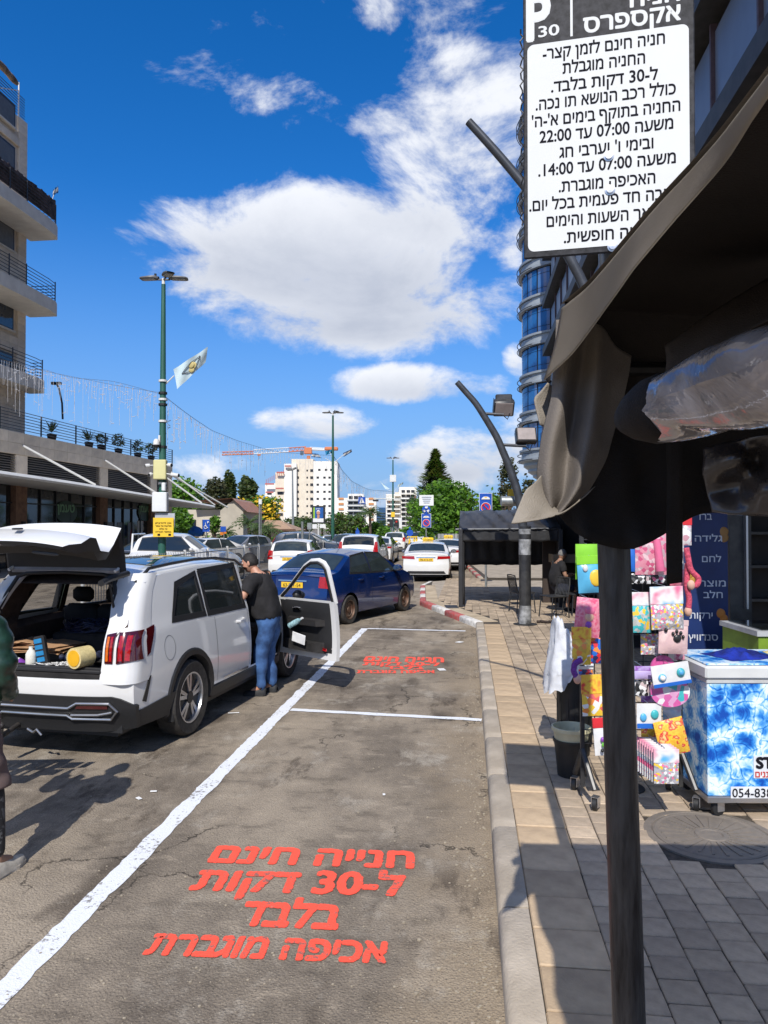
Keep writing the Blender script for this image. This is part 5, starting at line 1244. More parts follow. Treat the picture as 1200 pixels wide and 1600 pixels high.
# roof: an outer tan sheet and one below with shade put into its colour
topl = smooth_pts([P(*q) for q in S1t]+[], 24); back = [topl[0]+(C(-.02, -1)-C(0, 0))*t for t in (2.2, 1.4, .7)]
edge = back+topl; rows = []; rows2 = []
rv = C(1, 0)-C(0, 0)
for p in edge:
    q = Vector((p.x, p.y, p.z)); f = (p.x*-math.sin(YAW)+p.y*math.cos(YAW))
    r = []
    for k in range(13):
        x = k/12*2.9; r.append(q+rv*x+Vector((0, 0, .015*math.sin(x*2.2+f)-.02*math.sin(min(1, x)*math.pi)*.6)))
    rows.append(r); rows2.append([a-Vector((0, 0, .012)) for a in r])
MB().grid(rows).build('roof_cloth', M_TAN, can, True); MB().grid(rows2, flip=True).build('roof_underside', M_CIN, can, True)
# roof poles
cr = topl[-1]
for a, b in [(C(.52, 1.93, 2.46), C(3.3, 1.93, 2.46))]: MB().tube([a, b], .018, 8).build('roof_pole', mat('pole_dark', (.03, .03, .032), .4, .5, nscale=12, var=.3), can, 40)
# corner post
pt = P(952, 640, 2.06); pb = P(983, 1600, 2.06); d = (pt-pb)/(pt.z-pb.z); base = pb-d*(pb.z-ZP)
M_POST = mat('post_worn_steel', (.085, .080, .076), .42, .45, nscale=6, col2=(.022, .018, .017), bump=.25, bscale=30, stretch=(6, 6, .8), lo=.4, hi=.7)
post = MB().tube([base, base+d*1.2, base+d*(pt.z-ZP)], [.0445, .0445, .0445], 24).build('corner_post', M_POST, can, 40)
MB().lathe([(.09, 0), (.09, .008), (0, .008)], 24, M=Matrix.Translation(base)).build('base_plate', M_POST, can)
# hanging drape below the corner, outside
sheet('corner_drape', [[(869, 500, 1.88), (866, 560, 1.86), (862, 620, 1.84), (846, 680, 1.83), (839, 740, 1.82), (843, 790, 1.82)],
                       [(890, 500, 1.86), (885, 570, 1.83), (876, 640, 1.80), (862, 700, 1.79), (858, 760, 1.78), (862, 795, 1.78)],
                       [(915, 505, 1.87), (908, 580, 1.86), (898, 650, 1.85), (886, 720, 1.85), (880, 775, 1.83), (866, 800, 1.83)],
                       [(940, 510, 1.84), (934, 580, 1.80), (925, 650, 1.78), (912, 720, 1.77), (900, 770, 1.77), (872, 803, 1.77)],
                       [(962, 540, 1.86), (958, 580, 1.85), (948, 650, 1.84), (932, 720, 1.83), (912, 766, 1.83), (878, 803, 1.80)],
                       [(986, 556, 1.88), (985, 570, 1.87), (971, 638, 1.86), (946, 722, 1.86), (917, 772, 1.85), (879, 803, 1.82)]], M_DRAPE, can, 40, 8, wave=.006, wf=9)
sheet('flared_corner', [[(846, 742, 1.80), (838, 752, 1.78), (821, 766, 1.74), (810, 792, 1.70), (799, 818, 1.67)],
                        [(850, 765, 1.80), (846, 776, 1.77), (838, 790, 1.73), (828, 804, 1.69), (812, 817, 1.67)],
                        [(866, 792, 1.80), (862, 798, 1.77), (856, 803, 1.74), (846, 809, 1.71), (837, 813, 1.69)],
                        [(884, 796, 1.80), (881, 799, 1.78), (878, 802, 1.76), (872, 804, 1.74), (866, 806, 1.72)],
                        [(930, 760, 1.83), (918, 772, 1.82), (906, 782, 1.81), (893, 793, 1.80), (880, 801, 1.79)]], M_TAN, can, 24, 7, wave=.003)
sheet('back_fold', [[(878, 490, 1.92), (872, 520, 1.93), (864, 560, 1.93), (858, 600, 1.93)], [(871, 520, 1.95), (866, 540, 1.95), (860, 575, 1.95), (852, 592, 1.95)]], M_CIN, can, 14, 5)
sheet('side_flap', [[(856, 598, 1.90), (846, 610, 1.90), (834, 622, 1.89), (838, 642, 1.89), (844, 664, 1.89)], [(866, 606, 1.92), (862, 620, 1.92), (859, 634, 1.92), (857, 650, 1.91), (852, 668, 1.91)]], M_TAN, can, 16, 5)
# front cloth, seen from inside
bt = [(868, 792), (895, 826), (918, 842), (945, 853), (975, 859), (1003, 853), (1035, 837), (1070, 815), (1105, 801), (1160, 806), (1230, 812), (1330, 822), (1480, 828)]
lines = []
for i, (x, y) in enumerate(bt):
    w = .02*math.sin(i*2.1); X0 = max(888, x); lines.append([(max(881, X0-6), 470, 1.86), (X0, 560, 1.93), (X0+2, 620, 1.95+w), (x+(X0-x)*.3, (556+y)/2+40, 1.95-w), (x, y, 1.92+w)])
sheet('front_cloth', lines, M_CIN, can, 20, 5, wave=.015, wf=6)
M_VIN = mat('dark_vinyl', (.060, .050, .048), .22, nscale=8, col2=(.03, .025, .024), bump=.5, bscale=12, spec=.7)
sheet('vinyl_flap', [[(1100, 700, 1.62), (1098, 735, 1.60), (1102, 770, 1.62), (1112, 800, 1.60)], [(1140, 690, 1.58), (1150, 720, 1.52), (1150, 760, 1.60), (1152, 803, 1.55)], [(1190, 682, 1.5), (1186, 720, 1.56), (1196, 765, 1.48), (1195, 806, 1.52)], [(1260, 676, 1.45), (1255, 720, 1.40), (1262, 765, 1.46), (1260, 812, 1.44)], [(1400, 680, 1.40), (1400, 720, 1.42), (1400, 765, 1.40), (1400, 820, 1.42)]], M_VIN, can, 20, 8, wave=.02, wf=11)
# rolled up clear window
M_ROLL = bpy.data.materials.new('clear_vinyl_roll'); M_ROLL.use_nodes = True; t = M_ROLL.node_tree; b = t.nodes['Principled BSDF']; b.inputs['Roughness'].default_value = .07; b.inputs['Specular IOR Level'].default_value = 1.0; b.inputs['Metallic'].default_value = .45
co = N(t, 'ShaderNodeTexCoord').outputs['Object']; no = N(t, 'ShaderNodeTexNoise', i_Scale=5.0, i_Detail=5.0, i_Distortion=1.2); t.links.new(co, no.inputs[0]); mi = N(t, 'ShaderNodeMix', data_type='RGBA'); t.links.new(sstep(t, no.outputs[0], .35, .7), mi.inputs[0]); mi.inputs[6].default_value = (.30, .27, .26, 1); mi.inputs[7].default_value = (.58, .56, .58, 1); t.links.new(mi.outputs[2], b.inputs['Base Color'])
bp = N(t, 'ShaderNodeBump', i_Strength=.6, i_Distance=.02); t.links.new(no.outputs[0], bp.inputs['Height']); t.links.new(bp.outputs[0], b.inputs['Normal'])
a, e = P(1030, 640, 1.36), P(1340, 545, .98); dr = (e-a); rows = []
u = dr.normalized(); s1 = u.cross(Vector((0, 0, 1))).normalized(); s2 = s1.cross(u)
for i in range(41):
    tt = i/40; r = lerp(.058, .074, min(1, tt*2)); row = []
    for j in range(36):
        an = 2*math.pi*j/36; rr = r*(1+.10*noise.noise(Vector((tt*5+math.cos(an), math.sin(an)*1.3, an*.6)))+.035*math.sin(3*an+tt*9))
        row.append(a+dr*tt+s1*rr*math.cos(an)+s2*rr*math.sin(an))
    rows.append(row+[row[0]])
MB().grid(rows).build('rolled_window', M_ROLL, can, True)
MB().tube([a-u*.10, a-u*.06, a-u*.01, a+u*.02, a+u*.04], [.028, .048, .063, .064, .060], 24).build('roll_sleeve', M_CIN, can, True)
sheet('roll_cover', [[(1040, 590, 1.42), (1110, 545, 1.36), (1190, 505, 1.28), (1330, 440, 1.15)], [(1042, 575, 1.48), (1110, 520, 1.42), (1190, 470, 1.35), (1330, 400, 1.22)], [(1040, 540, 1.55), (1110, 490, 1.50), (1190, 440, 1.42), (1330, 370, 1.3)]], clothm('roll_cover_cloth', (.06, .048, .042)), can, 20, 5, wave=.008)
sheet('tie_strap', [[(1041, 680, 1.85), (1042, 760, 1.86), (1041, 840, 1.84), (1042, 913, 1.85)], [(1066, 680, 1.85), (1067, 760, 1.84), (1066, 840, 1.86), (1066, 910, 1.85)]], M_CIN, can, 12, 3)
# ================================================================== PARKING SIGN
zB = CAMZ+418/FPX*2.52
BL = P(820, HOR, 2.52); BL.z = zB; BR = P(1091, HOR, 2.40); BR.z = zB
ux = (BR-BL); SW = ux.length; ux.normalize(); lean = (Vector((0, 0, 1))-ux*.036).normalized(); nrm = ux.cross(lean).normalized()
sg_ = thing('parking_sign', 'black and white timed parking sign in Hebrew high on a steel post', 'sign', tuple(C(.80, 2.56, ZP)))
Mp = frame(BL, ux, lean)
def onp(px, py):
    d = P(px, py, 1)-Vector((0, 0, CAMZ)); o_ = Vector((0, 0, CAMZ)); n = Mp.to_3x3() @ Vector((0, 0, 1)); k = (BL-o_).dot(n)/d.dot(n); return Mp.inverted() @ (o_+d*k)
SH = .97
M_SBLK = mat('sign_black', (.02, .02, .022), .6, nscale=40, col2=(.05, .05, .055), spec=.15); M_SWHT = mat('sign_white', (.66, .67, .66), .7, nscale=3, var=.02, spec=.1); M_INK = mat('sign_ink', (.012, .012, .018), .8, spec=.1)
MB().bbox(0, SW, 0, SH, -.012, .0, .004, M=Mp).build('sign_plate', M_SBLK, sg_)
def rrect(x0, x1, y0, y1, r, n=6):
    o = []
    for cx, cy, a in ((x1-r, y0+r, -90), (x1-r, y1-r, 0), (x0+r, y1-r, 90), (x0+r, y0+r, 180)):
        for k in range(n+1): o.append((cx+r*math.cos(R(a+90*k/n)), cy+r*math.sin(R(a+90*k/n))))
    return o
q0, q1, q2 = onp(821, 392), onp(815, 73), onp(1077, 49)
MB().prism(rrect(.014, SW-.018, .022, q1.y, .022), .0002, .0016, M=Mp).build('white_panel', M_SWHT, sg_)
LNS = [('חניה חינם לזמן קצר-', 848, 1039, 88, 74), ('החניה מוגבלת', 879, 1008, 112.5, 102.5), ('ל-30 דקות בלבד.', 861, 1028, 141, 128), ('כולל רכב הנושא תו נכה.', 837, 1056, 168, 152), ("החניה בתוקף בימים א'-ה'", 831, 1063, 195, 178), ('משעה 07:00 עד 22:00', 843, 1052, 220, 205),
       ("ובימי ו' וערבי חג", 874, 1021, 245, 234), ('משעה 07:00 עד 14:00.', 841, 1056, 273, 258), ('האכיפה מוגברת.', 873, 1024, 299, 288), ('הטבה חד פעמית בכל יום.', 827, 1066, 329, 311), ('בשאר השעות והימים', 854, 1045, 354, 340), ('החניה חופשית.', 881, 1030, 380, 368)]
def signline(s, l, r, yl, yr, cap, mt, name='sign_lettering', rtl=True, bold=.019, z=.0022, hf=.592):
    a, b = onp(l, yl), onp(r, yr); m_ = (a+b)/2; y = (a.y+b.y)/2
    Mt = Mp @ Matrix.Translation((m_.x, y, z)); return text(name, s, Mt, abs(b.x-a.x), cap/FPX*2.46/hf, mt, sg_, bold=bold, rtl=rtl, thick=.0004)
for (s, l, r, yl, yr) in LNS: signline(s, l, r, yl, yr, 16.0, M_INK)
signline('P', 822, 861, 62, 60, 76, M_SWHT, 'letter_p', False, .035, .0006, .72); signline('30', 841, 874, 58, 55, 18, M_SWHT, 'number_thirty', False, .02, .0012, .72)
signline('חניה', 984, 1063, 9, 3, 20, M_SWHT, bold=.03, z=.0006); signline('אקספרס', 911, 1064, 47, 35, 23, M_SWHT, bold=.03, z=.0006)
a, b = onp(893, 57), onp(893, -34); MB().box(a.x-.004, a.x+.004, a.y, SH-.02, .0004, .0012, M=Mp).build('divider_line', M_SWHT, sg_)
for (px, py) in ((951, 245), (953, 298), (957, 386)):
    q = onp(px, py); MB().lathe([(.017, .0018), (.017, .004), (.011, .005), (.011, .010), (0, .0105)], 14, M=Mp @ Matrix.Translation((q.x, q.y, 0))).build('bolt', M_ALLOY, sg_, 40)
M_GALV = mat('galvanised_steel', (.38, .40, .40), .42, .6, nscale=9, col2=(.26, .28, .28))
a = P(951, 390, 2.60); b = P(984, 1600, 2.60); d = (a-b)/(a.z-b.z)
MB().tube([b-d*(b.z-ZP), a+d*.55], .036, 20).build('sign_post', M_GALV, sg_, 40)
# wire coiled along the sign's left edge
MB().tube([Mp @ Vector((-.006+.006*math.sin(k*2.3), .12+k*.014, -.010+.004*math.cos(k*2.3))) for k in range(50)], .0028, 5).build('tie_wire', M_TRIM, sg_)
# ================================================================== RIGHT SIDE: POSTS, STALL, CAFE, TOYS, FREEZER
M_BPOST = mat('black_post_paint', (.028, .029, .032), .4, .3, nscale=7, col2=(.06, .06, .06), bump=.2)
M_GREYP = mat('grey_pole_paint', (.07, .075, .085), .4, .3, nscale=7, var=.2)
def curved_pole(label, pts, D, base, rad, group=None):
    t = thing('curved_lamp_post', label, 'lamp post', tuple(base), 0, group)
    p = [Vector(base), Vector(base)+Vector((0, 0, 1.0))]+[P(x, y, D) for x, y in pts[::-1]]
    sp = smooth_pts(p[2:], 30); n = len(sp)
    MB().tube([p[0], p[1]]+sp, [rad*1.15, rad*1.15]+[lerp(rad, rad*.62, i/n) for i in range(n)], 16).build('pole', M_GREYP, t, 50)
    MB().lathe([(rad*2.6, 0), (rad*2.6, .012), (0, .012)], 20, M=Matrix.Translation(p[0])).build('base_flange', M_BPOST, t)
    return t
b1 = C((978-600)/FPX*5.42, 5.42, ZP)
curved_pole('dark curved post arching out behind the parking sign, tip against the sky', [(732, 190), (775, 237), (830, 303), (885, 392), (914, 450), (938, 530), (955, 640), (965, 760)], 5.42, b1, .047)
b2 = P(820, HOR, 14.3); b2.z = ZP
cp = curved_pole('dark curved post bending left beyond the drape, carrying two floodlights', [(714, 597), (745, 632), (775, 680), (797, 732), (811, 775), (818, 830)], 14.3, b2, .088)
MB().lathe([(.115, 0), (.115, 1.9), (0, 1.9)], 18, M=Matrix.Translation(b2)).build('lower_sleeve', M_BPOST, cp, 40)
for z, h in ((1.35, .30), (.02, .35), (1.75, .1)): MB().lathe([(.119, 0), (.119, h)], 18, M=Matrix.Translation(b2+Vector((0, 0, z))), caps=False).build('worn_band', mat('flaking_paint', (.35, .36, .37), .6, nscale=6, col2=(.05, .05, .05)), cp, 40)
def flood(px, py, px0, py0, tilt, label):
    t = thing('floodlight', label, 'floodlight', P(px, py, 14.3), 0, 'floodlights on the curved post')
    Mx = Matrix.Translation(P(px, py, 14.3)) @ Matrix.Rotation(YAW, 4, 'Z') @ Matrix.Rotation(tilt, 4, 'X')
    h = MB().bbox(-.20, .20, -.05, .10, -.16, .16, .02, M=Mx).build('housing', M_BPOST, t, 40)
    for k in range(9): MB().box(-.19+k*.045, -.18+k*.045, .10, .17, -.14, .14, M=Mx).build('cooling_fin', M_BPOST, h)
    MB().bbox(-.17, .17, -.062, -.048, -.13, .13, .004, M=Mx).build('lens', mat('flood_lens', (.32, .27, .25), .3), t)
    MB().tube([P(px0, py0, 14.3), P(px, py0+2, 14.3)], .03, 8).build('arm', M_GREYP, t)
    MB().tube([P(px-3, py0+1, 14.3), P(px+6, py0+9, 14.3), P(px+10, py0-2, 14.3), P(px+4, py, 14.3)], .012, 6).build('cable', M_TRIM, t, 50)
flood(787, 638, 752, 646, R(35), 'black finned floodlight, upper one on the curved post'); flood(822, 680, 784, 695, R(-25), 'black floodlight facing down with pale lens, lower one on the curved post')
f2 = thing('floodlight', 'small black floodlight stacked on top of the upper one', 'floodlight', P(786, 622, 14.35), 0, 'floodlights on the curved post')
MB().bbox(-.16, .16, -.06, .10, -.07, .07, .02, M=Matrix.Translation(P(787, 622, 14.35))).build('housing', M_BPOST, f2, 40); MB().tube([P(783, 626, 14.35), P(783, 640, 14.35)], .02, 6).build('bracket', M_GREYP, f2)
ob = MB().tube([P(783, 783, 14.6), P(809, 783, 14.6)], .10, 20).build('silver_drum', M_GALV, None, 40); tag(ob, 'silver horizontal canister clamped to the black post above the stall', 'canister')
ys = MB().bbox(-.11, .11, -.01, .01, -.07, .07, .006, M=Matrix.Translation(P(802, 770, 14.7)) @ Matrix.Rotation(YAW, 4, 'Z')).build('yellow_sign', mat('sign_yellow', (.80, .46, .02), .5)); tag(ys, 'small yellow sign just above the silver canister', 'sign')
# ---- black tarpaulin stall
st = thing('market_stall', 'low black tarpaulin stall with sagging wrinkled roof beside the kerb', 'stall', C(2.9, 18.9, ZP))
def CC(X, D, z): return C(X+(D-17.3)*.118, D, z)
M_TARP = mat('black_tarp', (.012, .012, .013), .55, nscale=5, col2=(.018, .018, .02), bump=.5, bscale=9, spec=.6); M_TARPR = mat('roof_tarp_grey', (.05, .046, .042), .42, nscale=3, col2=(.02, .02, .02), spec=.4, bump=.2)
x0, x1, d0, d1 = 1.80, 4.15, 17.3, 20.6
rows = []
for i in range(13):
    v = i/12; rows.append([CC(lerp(x0-.04, x1, u/26), lerp(d0-.05, d1, v), 1.96+.50*math.sin(math.pi*min(1, v*1.05)/1.6)-.10*abs(math.sin(u*.75+v*4.5))*math.sin(math.pi*min(1, v+.12))-.04*abs(math.sin(u*1.7-v*3))-.03*noise.noise(Vector((u*.4, v*6, 2)))+.06*(u/26)) for u in range(0, 27)])
MB().grid(rows).build('roof_tarp', M_TARPR, st, True)
def curtain(name, a, b, z0, z1, amp=.02, n=24, mt=M_TARP):
    rows = []
    for j in range(7):
        z = lerp(z0, z1, j/6); rows.append([CC(lerp(a[0], b[0], i/n), lerp(a[1], b[1], i/n)+amp*math.sin(i*1.7+j*.3)*(1 if j else .4), z+(.03*noise.noise(Vector((i*.5, 3, 1))) if j == 0 else 0)) for i in range(n+1)])
    o = MB().grid(rows).build(name, mt, st, True); md = o.modifiers.new('t', 'SOLIDIFY'); md.thickness = .006; return o
curtain('front_valance', (x0, d0), (x1, d0), 1.66, 1.95); curtain('back_curtain', (x0, d1), (x1+.2, d1), .93, 2.15); curtain('side_curtain', (x1, d1), (x1, d0+.2), .93, 2.0); curtain('side_valance', (x0, d1), (x0, d0), 1.60, 1.97, .02)
for (X, D) in ((x0, d0), (x1, d0), (x0+.02, d1), (x1, d1)):
    MB().bbox(-.05, .05, -.05, .05, 0, 1.95-ZP, .008, M=Matrix.Translation(CC(X, D, ZP))).build('leg', M_TARP, st)
MB().tube([CC(x0-.12, d0, 1.94), CC(x1, d0, 1.96)], .03, 8).build('front_rail', M_GREYP, st)
curtain('wrapped_post', (x0+.03, d0+.02), (x0+.10, d0+.04), ZP+.05, 1.9, .01, 4)
MB().bbox(-.28, .02, -.3, .3, 0, .006, .002, M=Matrix.Translation(C(1.72, 17.4, ZP)) @ Matrix.Rotation(YAW, 4, 'Z')).build('ground_sheet', M_TARP, st)
# ---- cafe shelter: dark roofed area between the stall and the kiosk
cf = thing('cafe_shelter', 'dark roofed cafe area along the building behind the black post', 'shelter', C(6, 15, ZP))
M_DARKW = mat('dark_wall', (.035, .03, .028), .8, nscale=2, var=.3); M_DW2 = mat('dark_brown_wood', (.05, .035, .028), .7, nscale=3, col2=(.03, .02, .016), stretch=(1, 1, .2))
def quadbox(X0, X1, D0, D1, z0, z1, name, mt, par):
    v = [C(X0, D0, z0), C(X1, D0, z0), C(X1, D1, z0), C(X0, D1, z0), C(X0, D0, z1), C(X1, D0, z1), C(X1, D1, z1), C(X0, D1, z1)]
    return MB().add(v, [(0, 3, 2, 1), (4, 5, 6, 7), (0, 1, 5, 4), (1, 2, 6, 5), (2, 3, 7, 6), (3, 0, 4, 7)]).build(name, mt, par)
quadbox(3.72, 10, 11.8, 18.3, 2.88, 2.96, 'roof', M_DARKW, cf); quadbox(3.95, 10, 18.3, 18.4, ZP, 2.87, 'back_wall', M_DW2, cf)
for X in (4.3, 5.1, 5.9): quadbox(X, X+.62, 18.24, 18.298, ZP, 2.3, 'wall_panel', M_DARKW, cf)
quadbox(4.0, 5.2, 17.4, 17.9, 1.15, 1.35, 'counter_ledge', mat('tan_ledge', (.25, .19, .12), .7), cf)
# chairs
def cafe_chair(label, X, D, rz, proto=None):
    if proto is None:
        t = thing('cafe_chair', label, 'chair', C(X, D, ZP), rz, 'black cafe chairs')
        rows = [[V(x, y, .45-.015*math.sin(math.pi*(x+.2)/.4)) for x in (-.2, -.1, 0, .1, .2)] for y in (-.21, 0, .21)]
        MB().bbox(-.21, .21, -.22, .22, .43, .46, .012).build('seat', M_BPOST, t, 40, world=False)
        for k in range(9):
            y = -.19+k*.0475; MB().tube([(-.20, y, .47), (-.235, y, .62), (-.25, y*.98, .80)], .008, 5).build('backrest_slat', M_BPOST, t, world=False)
        MB().tube([(-.19, -.22, .44), (-.24, -.215, .70), (-.255, -.20, .82), (-.26, 0, .83), (-.255, .20, .82), (-.24, .215, .70), (-.19, .22, .44)], .014, 6).build('back_frame', M_BPOST, t, 50, world=False)
        for sx, sy in ((-1, -1), (-1, 1), (1, -1), (1, 1)): MB().tube([(.18*sx, .20*sy, .44), (.22*sx, .22*sy, 0)], .013, 6).build('leg', M_BPOST, t, 50, world=False)
        return t
    c_ = copy_tree(proto, label=label); c_.location = C(X, D, ZP); c_.rotation_euler = (0, 0, rz); return c_
ch = cafe_chair('black slatted chair left of the black post, its back to the road', 3.05, 16.3, R(20))
cafe_chair('black chair just right of the black post, half in shadow', 3.55, 15.4, R(-150), ch); cafe_chair('black chair behind the seated man', 4.15, 15.9, R(200), ch); cafe_chair('black chair nearest the toy rack, at the end of the cafe', 4.2, 14.2, R(120), ch)
tb = thing('cafe_table', 'small dark cafe table in front of the seated man', 'table', C(4.35, 16.6, ZP))
MB().lathe([(.34, .72), (.34, .745), (0, .745)], 28).build('table_top', M_BPOST, tb, 40, world=False); MB().lathe([(.03, .02), (.03, .72)], 12).build('stem', M_BPOST, tb, 40, world=False); MB().lathe([(.22, 0), (.21, .02), (0, .03)], 20).build('base', M_BPOST, tb, 40, world=False)
# seated man
sp_ = C(3.80, 16.3, ZP); fw = C(.94, .25)-C(0, 0)
m3 = thing('person', 'grey haired man in black T-shirt and shorts sitting in the cafe shade', 'person', tuple(sp_), math.atan2(fw.y, fw.x))
J = {'pelvis': (V(-.02, 0, .56), .14, .16), 'belly': (V(.0, 0, .74), .14, .16), 'chest': (V(.05, 0, .97), .125, .17), 'neck': (V(.10, 0, 1.13), .055), 'skull': (V(.13, 0, 1.20), .055),
     'shr': (V(.06, -.18, 1.05), .062), 'elr': (V(.10, -.25, .80), .043), 'whr': (V(.34, -.14, .84), .030), 'shl': (V(.06, .18, 1.05), .062), 'ell': (V(.10, .25, .80), .043), 'whl': (V(.34, .14, .84), .030),
     'hir': (V(.06, -.10, .54), .09), 'knr': (V(.42, -.12, .52), .062), 'anr': (V(.38, -.12, .09), .040), 'tor': (V(.52, -.13, .04), .03), 'hil': (V(.06, .10, .54), .09), 'knl': (V(.42, .12, .52), .062), 'anl': (V(.34, .12, .09), .040), 'tol': (V(.48, .13, .04), .03)}
Jb = dict(J); Eb = list(E0); hand(Jb, Eb, 'whr', J['whr'][0], (1, .4, 0), (0, 1, .2), .7, .95); hand(Jb, Eb, 'whl', J['whl'][0], (1, -.4, 0), (0, -1, .2), .7, .95)
bd = skin('body', Jb, Eb, M_SKIN2, m3, 2, 'pelvis')
clothe('t_shirt', bd, Jb, Eb, lambda b, t, c: (b in ('pelvis-belly', 'belly-chest', 'chest-shr', 'chest-shl') and c.z > .55) or (b in ('shr-elr', 'shl-ell') and t < .6) or (b == 'chest-neck' and t < .6), .018, M_TSH, m3, .012)
clothe('shorts', bd, Jb, Eb, lambda b, t, c: (b in ('pelvis-hir', 'pelvis-hil', 'pelvis-belly') and c.z < .66) or (b in ('hir-knr', 'hil-knl') and t < .85), .018, mat('navy_shorts', (.02, .025, .05), .85), m3, .01)
head(m3, V(.16, 0, 1.27), 0, R(18), M_HAIRG, M_SKIN2, s=.98); shoe(m3, (.32, -.12, 0), (.58, -.13, 0), M_SHOE, MATS['sole_black']); shoe(m3, (.28, .12, 0), (.54, .13, 0), M_SHOE, MATS['sole_black'])
ob = MB(); 
for k in range(6): ob.tube([C(3.0+.08*k, 14.5+.05*math.sin(k*2), ZP+.03), C(3.06+.08*k, 14.42+.06*math.cos(k), ZP+.03)], .03, 6)
ob = ob.build('crumpled_cloth', mat('dark_rag', (.05, .035, .03), .9)); tag(ob, 'dark crumpled rag lying at the foot of the black post', 'rag')
# ---- kiosk: dark, with blue Hebrew banner
kk = thing('kiosk', 'dark kiosk front behind the toy rack and freezer', 'kiosk', C(5, 9, ZP))
quadbox(2.95, 9, 4.75, 11.5, 2.88, 2.98, 'roof', M_DARKW, kk); quadbox(3.35, 9, 11.5, 11.6, ZP, 2.87, 'end_wall', M_DARKW, kk)
quadbox(3.52, 3.74, 7.5, 7.7, ZP, 2.87, 'column', M_BPOST, kk); quadbox(3.74, 9, 8.6, 8.7, ZP, 2.87, 'shop_front', M_DARKW, kk)
quadbox(3.80, 4.15, 8.52, 8.59, ZP+.9, ZP+1.5, 'window_pane', M_GLASSD, kk); quadbox(3.66, 3.68, 7.44, 7.497, 1.2, 2.4, 'chrome_edge', M_ALLOY, kk)
for k in range(5): quadbox(3.9, 5.5, 8.35, 8.59, ZP+.3+k*.38, ZP+.33+k*.38, 'shelf', M_BPOST, kk)
bn = thing('blue_banner', 'dark blue upright banner listing foods in Hebrew beside the kiosk column', 'banner', C(3.27, 7.52, ZP))
quadbox(3.05, 3.50, 7.50, 7.53, ZP+.25, 2.55, 'banner_panel', mat('banner_blue', (.008, .028, .13), .5, nscale=3, var=.15), bn)
MW = mat('banner_white', (.62, .66, .74), .6)
for s, px0, px1, y in [('ברד', 1088, 1112, 812), ('גלידה', 1085, 1128, 846), ('לחם', 1096, 1126, 878), ('מוצרי', 1088, 1133, 916), ('חלב', 1098, 1128, 934), ('ירקות', 1076, 1112, 966), ('סנדוויץ', 1074, 1120, 1000)]:
    w = (px1-px0)/FPX*7.5; Xc = ((px0+px1)/2-600)/FPX*7.5; z = CAMZ-(y-820)/FPX*7.5
    text('banner_word', s, frame(C(Xc, 7.495, z), C(1, 0)-C(0, 0), (0, 0, 1)), w, .10, MW, bn, bold=.012)
def blobs(name, pts, mt, par):
    mb = MB()
    for (X, D, z, r) in pts: mb.ball(C(X, D, z), (r, r*.15, r), 10, 6)
    return mb.build(name, mt, par, True)
blobs('carrot_picture', [(3.42, 7.5, 1.15, .05), (3.45, 7.5, 1.10, .045), (3.48, 7.5, 1.06, .03)], mat('print_orange', (.55, .20, .03), .6), bn); blobs('bread_picture', [(3.46, 7.5, 1.98, .05), (3.46, 7.5, 1.92, .05)], mat('print_brown', (.35, .18, .05), .6), bn); blobs('cheese_picture', [(3.10, 7.5, 1.55, .05), (3.13, 7.5, 1.48, .05)], mat('print_gold', (.45, .25, .03), .6), bn)
gf = thing('ice_cream_chest', 'low lime green ice cream chest behind the ice freezer', 'freezer', C(3.6, 6.4, ZP))
quadbox(3.12, 4.4, 6.15, 6.8, ZP+.1, ZP+1.0, 'chest_body', mat('lime_panel', (.22, .36, .03), .45, nscale=3, var=.2), gf); quadbox(3.10, 4.42, 6.13, 6.82, ZP+1.002, ZP+1.045, 'chest_rim', mat('grey_rim', (.45, .46, .47), .4), gf); quadbox(3.16, 4.36, 6.18, 6.77, ZP+1.047, ZP+1.055, 'glass_lid', M_GLASSD, gf)
# ---- ice freezer
M_ICE = bpy.data.materials.new('ice_cube_print'); M_ICE.use_nodes = True; t = M_ICE.node_tree; b = t.nodes['Principled BSDF']; b.inputs['Roughness'].default_value = .35
co = N(t, 'ShaderNodeTexCoord').outputs['Object']; nn = N(t, 'ShaderNodeTexNoise', i_Scale=7.0, i_Detail=3.0); t.links.new(co, nn.inputs[0]); ad = N(t, 'ShaderNodeMixRGB', blend_type='ADD'); ad.inputs[0].default_value = .10; t.links.new(co, ad.inputs[1]); t.links.new(nn.outputs['Color'], ad.inputs[2])
v1 = N(t, 'ShaderNodeTexVoronoi', feature='DISTANCE_TO_EDGE', i_Scale=7.5); t.links.new(ad.outputs[0], v1.inputs[0]); v2 = N(t, 'ShaderNodeTexVoronoi', i_Scale=7.5); t.links.new(ad.outputs[0], v2.inputs[0]); n2_ = N(t, 'ShaderNodeTexNoise', i_Scale=16.0, i_Detail=4.0, i_Distortion=2.0); t.links.new(co, n2_.inputs[0])
f = mth(t, 'ADD', mth(t, 'MULTIPLY', v2.outputs['Distance'], .9), mth(t, 'MULTIPLY', n2_.outputs[0], .75)); f = mth(t, 'SUBTRACT', f, sstep(t, v1.outputs[0], .0, .05, .22, 0))
rp = N(t, 'ShaderNodeValToRGB'); t.links.new(f, rp.inputs[0]); cr_ = rp.color_ramp; cr_.elements[0].position = .48; cr_.elements[0].color = (.006, .07, .38, 1); cr_.elements[1].position = 1.0; cr_.elements[1].color = (.72, .82, .90, 1)
for p_, c_ in ((.66, (.02, .20, .62, 1)), (.79, (.14, .42, .78, 1)), (.90, (.42, .64, .84, 1))): e_ = cr_.elements.new(p_); e_.color = c_
t.links.new(rp.outputs[0], b.inputs['Base Color'])
fz = thing('ice_freezer', 'chest freezer covered in blue ice cube print with white lid, on castors', 'freezer', C(2.13, 4.87, ZP), YAW)
